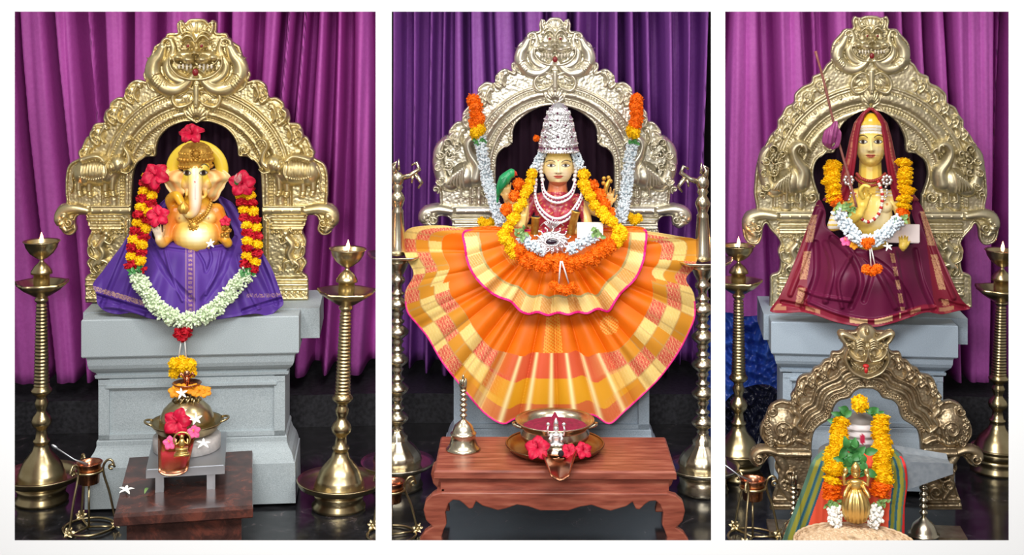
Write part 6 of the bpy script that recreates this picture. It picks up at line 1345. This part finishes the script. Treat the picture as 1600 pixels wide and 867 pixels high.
    # book on the lap
    g = G(); p = fr.p(1411, 365, 30); g.box(p[0]-25*m, p[0]+25*m, p[1], p[1]+6*m, p[2]-13*m, p[2]+14*m); g.box(p[0]-24*m, p[0]+24*m, p[1]+1*m, p[1]+5*m, p[2]-14.5*m, p[2]-12*m)
    put('book', g, mat('pinkish_white_cover', (.72, .62, .60), .5), bay=B3, label='pinkish white closed book held upright by the saint\'s hand', cat='book', flat=True)
M['robe'] = vcol('maroon_silk', .38, .35)
saint()
def robe():
    poly = [(1279, 312), (1290, 330), (1290, 350), (1298, 360), (1312, 372), (1332, 385), (1352, 390), (1374, 389), (1392, 386), (1414, 384), (1436, 376), (1432, 356), (1424, 330), (1430, 312), (1440, 322), (1450, 345), (1458, 368), (1466, 389), (1480, 420), (1494, 452), (1504, 470), (1516, 482), (1496, 486), (1472, 491), (1448, 488), (1422, 496), (1395, 505), (1366, 511), (1335, 509), (1305, 503), (1279, 494), (1255, 488), (1228, 489), (1203, 486), (1216, 466), (1230, 438), (1243, 405), (1255, 372), (1266, 342)]
    def hf(X, Y, R):
        u = (X-1360)/150; H = 8+84*sst(Y, 330, 505)*(1-.5*np.clip(np.abs(u), 0, 1)**2)+34*np.exp(-((X-1360)/72)**4)*sst(Y, 356, 392)*(1-sst(Y, 420, 500)*.8)
        H += 10*np.exp(-((X-1310)/34)**2-((Y-418)/34)**2)+10*np.exp(-((X-1412)/34)**2-((Y-420)/34)**2)
        fan = (X-1358)/(46+np.clip(Y-300, 0, 300)*.8); H += 2.6*np.sin(fan*16+.5)*sst(Y, 400, 450)+1.2*np.sin(fan*33+Y*.02)*sst(Y, 400, 470); R.H = H
        for p, r, h in (([(1300, 372), (1330, 400), (1345, 440), (1330, 480)], 6, -7), ([(1310, 366), (1350, 398), (1375, 430), (1400, 480)], 6, 6), ([(1340, 392), (1385, 420), (1415, 460), (1425, 488)], 6, -7), ([(1290, 380), (1300, 420), (1290, 470)], 6, 6), ([(1275, 380), (1275, 430), (1255, 480)], 6, -7),
                        ([(1398, 392), (1404, 430), (1414, 480)], 5, 5), ([(1430, 392), (1440, 440), (1460, 484)], 6, -8), ([(1282, 330), (1262, 390), (1235, 460)], 5, 5), ([(1440, 335), (1462, 400), (1490, 465)], 5, 5), ([(1250, 450), (1280, 462), (1330, 470)], 4, 4), ([(1330, 400), (1310, 440), (1316, 480)], 4, 5),
                        ([(1360, 395), (1362, 430), (1350, 470)], 5, -5), ([(1262, 470), (1310, 490), (1366, 500), (1420, 486), (1460, 480)], 3.5, 4), ([(1222, 472), (1250, 478), (1270, 486)], 4, -6), ([(1470, 470), (1490, 476), (1506, 480)], 4, -5)): R.tube(p, r, h, add=True, p=1)
        return R.H
    def cf(X, Y, R):
        n = len(X); C = np.tile((.13, .008, .045), (n, 1)); C = mix(C, (.19, .010, .025), ((X < 1262+.0*(Y)) | (X > 1442+(Y-330)*.12))*.9); gold = (.62, .36, .18); rr = np.random.default_rng(5).uniform(size=n)
        xl = 1272-(Y-330)*.16; C = mix(C, gold, (np.abs(X-xl) < 6)*(Y > 320)*(Y < 480)*((np.sin(Y*.11) > -.75))*.55*(rr > .2))
        xr = 1443+(Y-330)*.24; C = mix(C, gold, (np.abs(X-xr) < 5.5)*(Y > 330)*((np.sin(Y*.09+1) > -.8))*.65*(rr > .15))
        xc = 1394+(Y-396)*.19; C = mix(C, gold, (np.abs(X-xc) < 3.2)*(Y > 390)*(Y < 486)*((np.sin(Y*.30) > -.7))*.6*(rr > .15)); dd = -R.phi.ravel()
        C = mix(C, (.24, .012, .03), (dd < 13)*(Y > 470)*.8); C = mix(C, (.80, .55, .28), (dd > 4)*(dd < 12)*(Y > 480)*(np.abs(X-1362) < 46)*(np.sin(X*.16+.6) > -.6)*.8); C = mix(C, gold, (dd > 4)*(dd < 10)*(Y > 474)*(np.abs(X-1362) > 60)*(np.sin(X*.12) > .2)*.5); return C
    cloth(B3, 5.60, 'maroon_robe', 'maroon silk robe with gold border strips draped around the seated saint onto the pedestal', poly, hf, cf, .45, spec=.3)
robe()
def garland3():
    m = B3.m(1360, 5.3); r = root('marigold_garland', 'yellow marigold garland with pale blue-white tuberose loop around the seated saint', 'garland', B3, B3.P(1356, 380, 5.25))
    strand(B3, r, [(1303, 256, 5.36), (1299, 275, 5.34), (1300, 293, 5.32), (1305, 308, 5.31)], [('yellow', 11)], 25, wob=2, squash=.45); strand(B3, r, [(1305, 311, 5.31), (1308, 318, 5.30)], [('orange', 2)], 22, wob=1, squash=.5)
    strand(B3, r, [(1412, 252, 5.36), (1414, 280, 5.34), (1414, 305, 5.32), (1412, 326, 5.31)], [('yellow', 14)], 24, wob=2, squash=.45); strand(B3, r, [(1412, 330, 5.31), (1410, 338, 5.30)], [('orange', 3)], 22, wob=1, squash=.5)
    g = bud_string(B3, [(1308, 328, 5.29), (1319, 347, 5.28), (1334, 366, 5.26), (1352, 377, 5.25), (1374, 371, 5.26), (1392, 356, 5.28), (1406, 342, 5.29)], 13, 1500, 9, 2.6, 31); put('tuberose_buds', g, M['budw'], r, kind='stuff')
    g = G()
    for c in ((1310, 322), (1322, 324), (1334, 328), (1407, 342)):
        for k in range(8): leaf_g(g, B3.P(c[0]+random.uniform(-6, 6), c[1]+random.uniform(-5, 5), 5.28), (random.uniform(-1, 1), -.5, random.uniform(-1, 1)), (0, -1, 0), 9*m, 3*m)
    put('leaves', g, M['leaf2'], r)
    for dx, dy in ((-4, 0), (5, -1), (0, 5)): place(random.choice(flower('orange')), 'marigold', B3, B3.P(1355+dx, 378+dy, 5.23), 7*m, r, label='orange marigold')
    g = G()
    for a, c in (((1359, 386), (1361, 416)), ((1361, 386), (1367, 414))): g.tube([B3.P(*a, 5.23), B3.P(*c, 5.23)], 1.1*m, 6)
    put('thread', g, M['thread'], r)
    for dx, dy in ((-8, -1), (1, 2), (9, -2)): place(random.choice(flower('orange')), 'marigold', B3, B3.P(1362+dx, 422+dy, 5.22), 8*m, r, label='orange marigold')
    hibiscus(B3, 1321, 377, 5.27, 9, 'small pink flower tucked at the left of the saint\'s lap', .4, (0, -1, .5), color='pinkfl'); jasmine(B3, B3.P(1387, 385, 5.26), 9*m, 'small white flower tucked in the saint\'s lap beside the book', (0, -1, .4))
    hibiscus(B3, 1334, 384, 5.26, 7, 'tiny orange-amber petals in the saint\'s lap below the tuberose loop', .9, (0, -1, .6), color='amber')
garland3()
oil_lamp(B3, 1154, (384, 440, 745), .92, 'tall brass oil lamp with a lit wick in front of the blue plastic sheet', M['brass'], seed=2, dish_r=46, plate_r=42)
oil_lamp(B3, 1556, (391, 452, 735), .97, 'tall brass oil lamp with a lit wick, right of the maroon-robed saint', M['brass'], tilt=.03, seed=3, dish_r=48, plate_r=40)

# blue plastic sheet
def tarp():
    d = 6.12; rr = np.random.default_rng(2); R = Relief(0, 0, 485, 690, 1.5, False, 1100, 1232); p = spl([(1104, 498), (1135, 488), (1165, 494), (1198, 492), (1214, 502), (1218, 560), (1222, 620), (1222, 680), (1160, 684), (1104, 684)], 5, True); R.phi = R.sdf(p)
    H = 18+10*sst(R.Y, 500, 640)
    for i in range(26):
        x, y, a, w = rr.uniform(1100, 1230), rr.uniform(490, 685), rr.uniform(0, pi), rr.uniform(5, 16); q = (R.X-x)*cos(a)+(R.Y-y)*sin(a); H = H+rr.uniform(2, 7)*(1-np.abs(((q/w) % 2)-1)*2)*np.exp(-((R.X-x)**2+(R.Y-y)**2)/(2*34**2))
    R.H = H; put('plastic_sheet', R.mesh(B3, d, 3, persp=True), M['tarp'], bay=B3, label='crumpled blue plastic sheet piled behind the left lamp', cat='plastic sheet')
    R = Relief(0, 0, 590, 700, 1.5, False, 1120, 1226); p = spl([(1128, 640), (1150, 612), (1190, 600), (1216, 612), (1222, 650), (1222, 690), (1126, 694)], 5, True); R.phi = R.sdf(p); H = 12+0*R.X
    for i in range(20):
        x, y, a, w = rr.uniform(1120, 1226), rr.uniform(600, 690), rr.uniform(0, pi), rr.uniform(4, 10); q = (R.X-x)*cos(a)+(R.Y-y)*sin(a); H = H+rr.uniform(2, 6)*(1-np.abs(((q/w) % 2)-1)*2)*np.exp(-((R.X-x)**2+(R.Y-y)**2)/(2*22**2))
    R.H = H; put('plastic_bag', R.mesh(B3, d-.14, 3, persp=True), mat('dark_navy_plastic', (.012, .014, .035), .22), bay=B3, label='crumpled dark navy plastic bag below the blue sheet', cat='plastic bag')
M['tarp'] = mat('blue_plastic', (.02, .06, .42), .28, 0, (.04, .12, .55), 14, spec=.6)
tarp()

# small bronze arch around the lingam
def small_arch():
    cx, d = 1353, 5.12; left = [(1353, 506), (1344, 509), (1336, 517), (1324, 517), (1313, 521), (1315, 532), (1318, 541), (1312, 549), (1300, 550), (1296, 560), (1288, 563), (1281, 571), (1272, 575), (1267, 583), (1254, 586), (1246, 594), (1243, 606), (1236, 617), (1236, 627), (1222, 625), (1210, 629), (1202, 636), (1196, 651), (1189, 664), (1188, 680), (1196, 694), (1182, 698), (1175, 706), (1174, 718), (1182, 727), (1192, 724), (1199, 716), (1206, 710), (1212, 720), (1211, 732), (1217, 745), (1212, 762), (1207, 778), (1203, 795)]
    inner = [(1353, 606), (1343, 607), (1334, 612), (1327, 621), (1312, 625), (1303, 635), (1297, 653), (1282, 663), (1272, 674), (1268, 696), (1267, 740), (1267, 810)]
    L, I = smooth_left(left), smooth_left(inner); R = Relief(cx, 184, 503, 798, 1.0); po, pi_ = R.sdf(sym_poly(cx, L)), R.sdf(sym_poly(cx, I)); R.phi = np.maximum(po, -pi_); R.H[:] = 2
    off = lambda k: [(cx-x, y) for x, y in (np.array(inner)+np.array([(-.55*k, -.9*k)]*4+[(-.8*k, -.7*k)]*4+[(-k, -.2*k)]*4)).tolist()]
    for k, r, h in ((4, 2.4, 6), (13, 2.0, 6), (19, 3.6, 9), (28, 4.5, 7), (36, 2.6, 10)): R.tube(off(k)[:9], r, h, base=0)
    R.beads(off(8.5)[:9], 5, 2.3, 8, base=0)
    R.H = np.maximum(R.H, np.where(-R.phi < 4, 4*np.sqrt(np.clip(1-((-R.phi-2)/2.2)**2, 0, 1))+1.5, 0))
    for u, y, s in ((50, 566, .62), (66, 580, .75), (84, 592, .75), (102, 606, .75), (112, 622, .7)): leafcurl(R, u, y, s)
    T = lambda p, r, h: R.tube(p, r, h, base=0)
    # scrolled makara heads on the shoulders
    R.dome(132, 668, 28, 30, 14, base=0); R.spiral(132, 668, 16, 3.4, 17, a0=2, turns=1.6, base=0); R.dome(118, 664, 6, 5, 20, base=0); R.spiral(146, 640, 8, 3, 12, base=0)
    T([(112, 640), (104, 650), (110, 662), (98, 672)], (6, 5, 4), 14); T([(92, 690), (108, 684), (128, 690), (148, 684)], (4, 4), 12)
    for q in range(6): R.groove([(108+q*7, 676+q*1), (112+q*7, 690)], 1.2, 3, smooth=False)
    for q in range(5): R.spiral(155-q*1.5, 654+q*9, 5, 2, 12, base=0)
    for u, y in ((128, 756), (120, 740), (108, 766)): R.spiral(u, y, 11, 3, 12, a0=u, base=0)
    T([(140, 712), (128, 730), (134, 752), (120, 776)], (8, 8, 6), 11); T([(90, 778), (150, 778)], 4, 9) ; T([(90, 788), (150, 788)], 4, 8)
    T([(88, 708), (150, 706)], 6, 12)
    R.frac(.25, 1, 9); rt = root('small_bronze_arch', 'aged bronze arch with a fanged lion face, standing around the flower-decked stone lingam', 'arch', B3, B3.P(cx, 794, d)); put('arch_plate', R.mesh(B3, d, 8), M['bronze'], rt)
    Q = Relief(cx, 50, 503, 592, .8); D = lambda u, y, ru, ry, h, **k: Q.dome(u, y, ru, ry, h, base=0, **k); TT = lambda p, r, h: Q.tube(p, r, h, base=0)
    D(0, 524, 16, 18, 14); D(0, 515, 5, 8, 18); TT([(14, 530), (26, 524), (36, 520), (40, 522), (34, 532), (22, 540)], (4, 6, 3), 14); D(0, 548, 30, 28, 14); D(0, 566, 26, 20, 10)
    D(9.5, 549, 7, 7, 22); D(9.5, 549.5, 4, 4, 27); 
    for k in range(4): TT([(4, 541-k*3.4), (10, 538-k*3.4), (17, 541-k*3.2)], 1.7, 22-k)
    TT([(0, 540), (2, 553), (5, 559)], (3, 4, 3), 26); TT([(6, 560), (18, 558), (27, 550), (30, 542)], (4, 4, 2.5), 21); TT([(31, 546), (33, 560), (24, 576), (10, 584), (0, 587)], (3.4, 4, 4), 18)
    for k in range(7): a = .2+k*.2; D(25*cos(a), 560+15*sin(a), 2.3, 2.6, 18)
    D(22, 540, 5, 3.5, 20); TT([(26, 534), (32, 536), (28, 541)], 2, 20); D(28, 556, 5, 6, 16)
    Q.phi = np.clip(5-Q.H, -3, 3)*.4; ln = put('lion_mask', Q.mesh(B3, d-.012, 5), mat('rubbed_bronze', (.56, .47, .30), .34, .8, (.42, .33, .18), 30), rt)
    g = G(); c = B3.P(1353, 572, d-.06); mm = B3.m(1353, d); g.ell(c, (5*mm, 4*mm, 3.5*mm)); g.ell(c+np.array((0, -.004, -6*mm)), (3*mm, 3*mm, 5*mm)); put('tongue', g, mat('red_enamel', (.5, .02, .02), .3), ln)
    for s in (-1, 1):
        Q = Relief(cx, 184, 690, 735, 1.0, False, x0=cx+(140 if s > 0 else -184), x1=cx+(184 if s > 0 else -140)); Q.U = (Q.X-cx)*s
        Q.tube([(140, 704), (154, 700), (168, 702), (176, 712), (170, 722)], (6, 7, 8, 6), 17); Q.spiral(168, 712, 8, 2.6, 22, base=0); Q.phi = np.clip(5-Q.H, -3, 3)*.4; put('scroll_bracket', Q.mesh(B3, d-.003, 4), M['bronze'], rt)
        g = G(); p = B3.P(cx+s*120, 798, d); g.box(p[0]-.075, p[0]+.075, d-.05, d+.07, 0, .012); put('base_plate', g, M['bronze'], rt, flat=True)
small_arch()

def lingam():
    d = 4.98; fr = Fr(B3, d, 1344); m = fr.m; gr = mat('dark_grey_stone', (.16, .16, .16), .45, 0, (.22, .21, .20), 60); r = root('stone_lingam', 'dark grey stone lingam with white ash stripes, a red mark and a spouted base', 'lingam', B3, fr.p(1344, 830, 0)); c = fr.p(1344, 690, 0); Z = lambda y: float(fr.p(1344, y)[2]); zb = 0.02
    pr = resample(spl([(0, 645), (10, 646.5), (18, 652), (22, 661), (24, 675), (26, 700), (27, 730)], 6), 50); n = 60; a = np.arange(n)*2*pi/n; V, C = [], []
    for rr, y in pr:
        V.append(np.stack([c[0]+rr*m*np.cos(a), c[1]+rr*m*np.sin(a), 0*a+Z(y)], -1)); X = rr*np.cos(a); Cc = np.tile((.20, .18, .16), (n, 1)).astype(float); fr_ = np.sin(a) < .2
        for yy in (662, 672, 683): Cc = mix(Cc, (.85, .83, .84), fr_*sst(4.2-abs(y-yy-.012*X**2*.5), 0, 1.5))
        Cc = mix(Cc, (.50, .01, .06), fr_*(((X-0)/3.6)**2+((y-678)/8.5)**2 < 1)*1.); V[-1] = V[-1]; C.append(Cc)
    g = G(); V = np.array(V); g.grid(V, close=True); v, f, _ = g.out(); put('lingam_stone', (v, f, None, np.concatenate(C)), vcol('ash_marked_stone', .55), r)
    g = G(); g.lathe([(0, zb), (60*m, zb), (64*m, zb+.03), (44*m, zb+.08), (42*m, Z(760)), (46*m, Z(745)), (58*m, Z(728)), (64*m, Z(716)), (64*m, Z(708)), (56*m, Z(706)), (30*m, Z(712)), (0, Z(712))], (c[0], c[1]), 56); put('round_base', g, gr, r)
    # long water spout to the right
    x0, x1 = c[0]+58*m, float(fr.p(1484, 0)[0]); n = 12; V = np.zeros((n, 6, 3))
    for i in range(n):
        t = i/(n-1); hw = (40-16*t)*m; x = x0+(x1-x0)*t; zt, zl = Z(706+6*t), Z(752-24*t)
        V[i] = [(x, c[1]-hw, zt), (x, c[1]-hw, zl), (x, c[1]+hw, zl), (x, c[1]+hw, zt), (x, c[1]+hw*.6, zt), (x, c[1]-hw*.6, zt)]
    V[:, 4, 2] -= 6*m; V[:, 5, 2] -= 6*m; g = G(); g.grid(V, close=True); g.f += [tuple(range(6))[::-1], tuple((n-1)*6+j for j in range(6))]; put('water_spout', g, mat('blue_grey_stone', (.20, .23, .26), .5, 0, (.28, .31, .34), 40), r, flat=True)
    # striped shawl
    poly = [(1300, 696), (1320, 704), (1345, 708), (1370, 703), (1390, 698), (1402, 706), (1412, 718), (1417, 735), (1418, 760), (1414, 790), (1412, 850), (1400, 858), (1300, 862), (1222, 860), (1224, 840), (1236, 808), (1250, 772), (1260, 744), (1268, 722), (1282, 706)]
    def hf(X, Y, R): u = (X-1342)/80; H = 30+50*np.sqrt(np.clip(1-u*u*.75, 0, 1))*sst(Y, 690, 730)+14*sst(Y, 740, 850); return H+1.8*np.sin(X*.35+Y*.03)+1.2*np.sin(X*.16-Y*.02)
    def cf(X, Y, R):
        n = len(X); C = np.tile((.82, .10, .045), (n, 1)); xl = np.interp(Y, (696, 720, 744, 772, 808, 840, 862), (1300, 1269, 1260, 1250, 1236, 1224, 1220)); xr = np.interp(Y, (696, 706, 718, 735, 760, 790, 860), (1390, 1402, 1411, 1416, 1418, 1414, 1410)); dl, dr = X-xl, xr-X; wl = 28+(Y-700)*.03
        for dd, w in ((dl, wl), (dr, 24)):
            t = dd/w; C = mix(C, (.10, .20, .14), (t < 1)*1.); C = mix(C, (.30, .28, .035), (t > .22)*(t < .46)*1.+(t > .66)*(t < .86)*1.); C = mix(C, (.02, .10, .16), (t > .50)*(t < .60)*1.+(t > .90)*(t < 1)*1.)
        C = mix(C, (.75, .03, .03), (dr < 2.6)*(Y > 712)*1.); return C
    cloth(B3, 4.99, 'striped_shawl', 'coral red shawl with olive and dark green striped borders wrapped around the stone lingam', poly, hf, cf, .6)
    # garland
    g3 = root('marigold_garland', 'garland of yellow and orange marigolds ending in white buds, hanging on the stone lingam', 'garland', B3, fr.p(1340, 812, 60)); dd = lambda y: 4.91-.18*max(0, min(1, (y-670)/70))
    for L in ([(1313, 662), (1309, 690), (1304, 715), (1302, 738), (1299, 750)], [(1375, 655), (1377, 690), (1378, 720), (1378, 748)]): strand(B3, g3, [(x, y, dd(y)) for x, y in L], [('yellow', 13)], 29, wob=1.5, squash=.42)
    for L in ([(1299, 758), (1300, 773)], [(1377, 755), (1374, 770)]): strand(B3, g3, [(x, y, dd(y)) for x, y in L], [('orange', 3)], 30, wob=1, squash=.45)
    g = G()
    for c_ in ((1301, 786), (1373, 786)):
        for k in range(16): leaf_g(g, B3.P(c_[0]+random.uniform(-12, 12), c_[1]+random.uniform(-6, 6), 4.71), (random.uniform(-1, 1), -.5, random.uniform(-1, .6)), (0, -1, 0), 10*m, 3*m)
    put('leaves', g, M['leaf2'], g3)
    for L in ([(1303, 794, 4.70), (1305, 808, 4.69), (1303, 822, 4.68)], [(1372, 794, 4.70), (1366, 808, 4.69), (1370, 822, 4.68)]): put('white_buds', bud_string(B3, L, 13, 1700, 10, 3, int(L[0][0])), M['white'], g3, kind='stuff')
    # crown flower and leaves
    place(flower('yellow')[0], 'yellow_marigold', B3, B3.P(1344, 631, 4.93), 14*m); o = bpy.data.objects['yellow_marigold']; o['label'] = 'single large yellow marigold on top of the stone lingam'; o['category'] = 'flower'
    def leaves(nm, spots, label, L0=17):
        r_ = root(nm, label, 'leaves', B3, fr.p(spots[0][0], spots[0][1], 20))
        for x, y, a, z in spots: g = G(); p = B3.P(x, y, 4.98-z*m); leaf_g(g, p, (cos(a), -.25, -sin(a)), (.2, -1, .3), L0*m*random.uniform(.85, 1.15), L0*.36*m, .25); put('leaf', g, M['leaf'], r_)
    rr = random.Random(3)
    leaves('leaf_string', [(1332+rr.uniform(-3, 3), 642, 2.6, 24), (1326, 640, 3.3, 22), (1320, 646, 2.9, 20), (1316, 652, 3.6, 20), (1312, 650, 2.4, 20), (1310, 660, 3.4, 22), (1318, 642, 1.9, 20), (1324, 648, 3.9, 24), (1306, 656, 2.0, 20), (1352, 640, .2, 24), (1358, 642, -.3, 22), (1364, 646, .3, 20), (1368, 650, -.6, 20), (1366, 656, -1.2, 22), (1372, 658, -1.6, 24), (1362, 650, -1.0, 24), (1370, 668, -1.5, 26), (1374, 650, .6, 20), (1360, 640, .8, 20), (1376, 664, -.9, 24)], 'string of dark green bilva leaves arched over the top of the stone lingam')
    leaves('leaf_heap', [(1335+rr.uniform(-16, 16), 706+rr.uniform(-10, 32), rr.uniform(-3, 3), 106+rr.uniform(-6, 8)) for _ in range(44)]+[(1337, 712, 1.5, 112)], 'heap of green bilva leaves on the front of the lingam between the garland strands', 19)
    # brass idol figure
    D = 4.68; M_ = float(B3.m(1337, D)); X0, _, Z0 = B3.P(1337, 806, D); P = lambda u, y, h=0: (X0+u*M_, D-h*M_, float(B3.P(1337, y, D)[2])); r2 = root('brass_idol_figurine', 'shiny brass seated idol figurine with four arms and ribbed skirt, below the green leaves', 'figurine', B3, (X0, D, Z0))
    z = lambda y: P(0, y)[2]; g = G(); g.lathe([(0, z(814)), (16*M_, z(812)), (20*M_, z(800)), (21*M_, z(788)), (18*M_, z(776)), (13*M_, z(768)), (9*M_, z(763)), (0, z(762))], (X0, D), 60, lambda a, rr_, zz: .07*np.sin(a*16)); put('ribbed_skirt', g, M['gilt2'], r2)
    g = G(); g.ell(P(0, 757), (10*M_, 8*M_, 10*M_)); g.ell(P(0, 752, 2), (11*M_, 6*M_, 5*M_)); put('torso', g, M['gilt2'], r2)
    g = G(); g.ell(P(0, 740), (7*M_, 7*M_, 7*M_)); g.tube([P(0, 736), P(0, 728), P(0, 722)], (8*M_, 6*M_, 2*M_), 14); g.ell(P(0, 741, 7), (1.6*M_, 2*M_, 2.4*M_)); put('head', g, M['gilt2'], r2)
    for s in (-1, 1):
        g = G(); g.tube([P(s*9, 752), P(s*18, 756, 2), P(s*19, 744, 4), P(s*16, 738, 4)], (3.5*M_, 3*M_, 2.6*M_), 8); g.ell(P(s*16, 735, 4), (4*M_, 3*M_, 5*M_)); put('upper_arm', g, M['gilt2'], r2)
        g = G(); g.tube([P(s*9, 756, 2), P(s*17, 768, 6), P(s*19, 772, 12)], (3.5*M_, 3*M_, 2.5*M_), 8); put('lower_arm', g, M['gilt2'], r2)
    # wicker basket
    D = 4.56; cx, _, _ = B3.P(1336, 850, D); m2 = float(B3.m(1336, D)); zt = float(B3.P(1336, 851, D)[2]); r3 = root('wicker_basket', 'pale woven wicker basket in front of the brass figurine and lingam', 'basket', B3, (cx, D, .12)); a = np.linspace(0, 2*pi, 121)
    g = G(); R0 = 92
    for k in range(16):
        t = k/15; rad = (R0-26*t**1.5)*m2; zz = zt-t*40*m2; ph = (k % 2)*pi; g.tube(np.stack([cx+(rad+1.1*m2*np.cos(a*24+ph))*np.cos(a), D+(rad*.92+1.1*m2*np.cos(a*24+ph))*np.sin(a), 0*a+zz], -1), 1.7*m2, 6, caps=False)
    for k in range(10):
        rad = (R0-6)*m2*(1-k/9.5); ph = (k % 2)*pi; g.tube(np.stack([cx+rad*np.cos(a), D+rad*.92*np.sin(a), zt-4*m2+13*m2*(1-(rad/(R0*m2))**2)+1.6*m2*np.cos(a*24+ph)], -1), 3.4*m2, 6, caps=False)
    put('weave', g, M['wicker'], r3)
    g = G()
    for k in range(48):
        q = k*2*pi/48; g.tube([(cx+(R0-26*t**1.5)*m2*cos(q), D+(R0-26*t**1.5)*m2*.92*sin(q), zt-t*40*m2+2*m2) for t in (0, .25, .5, .75, 1)], 1.5*m2, 5); g.tube([(cx+R0*s_*m2*cos(q), D+R0*s_*m2*.92*sin(q), zt-3*m2+13*m2*(1-s_*s_)) for s_ in (.0, .4, .7, .95)], 2.2*m2, 5)
    put('ribs', g, M['wicker'], r3); g = G()
    for s_ in (0, 2.6): g.tube(np.stack([cx+(R0+1)*m2*np.cos(a), D+(R0+1)*m2*.92*np.sin(a), 0*a+zt+s_*m2+.6*m2*np.sin(a*40+s_)], -1), 2.3*m2, 7, caps=False)
    put('rim', g, M['wicker'], r3)
M['wicker'] = mat('pale_wicker', (.72, .54, .36), .6, 0, (.56, .38, .22), 50)
lingam()
stand(B3, 1176, 748, float(B3.floor(1176, 842)), 1.0, 'brass tripod stand holding a copper cup, in front of the small bronze arch', M['brass'], M['copper'], ladle=True, seed=.3)
bell(B3, 1240, 858, float(B3.floor(1240, 858)), 28, 'brass hand bell with beaded handle, left of the striped shawl', M['brass2'], None, 5)
bell(B3, 1443, 864, float(B3.floor(1443, 864)), 32, 'brass hand bell with beaded handle, right of the striped shawl', M['brass2'], None, 5)
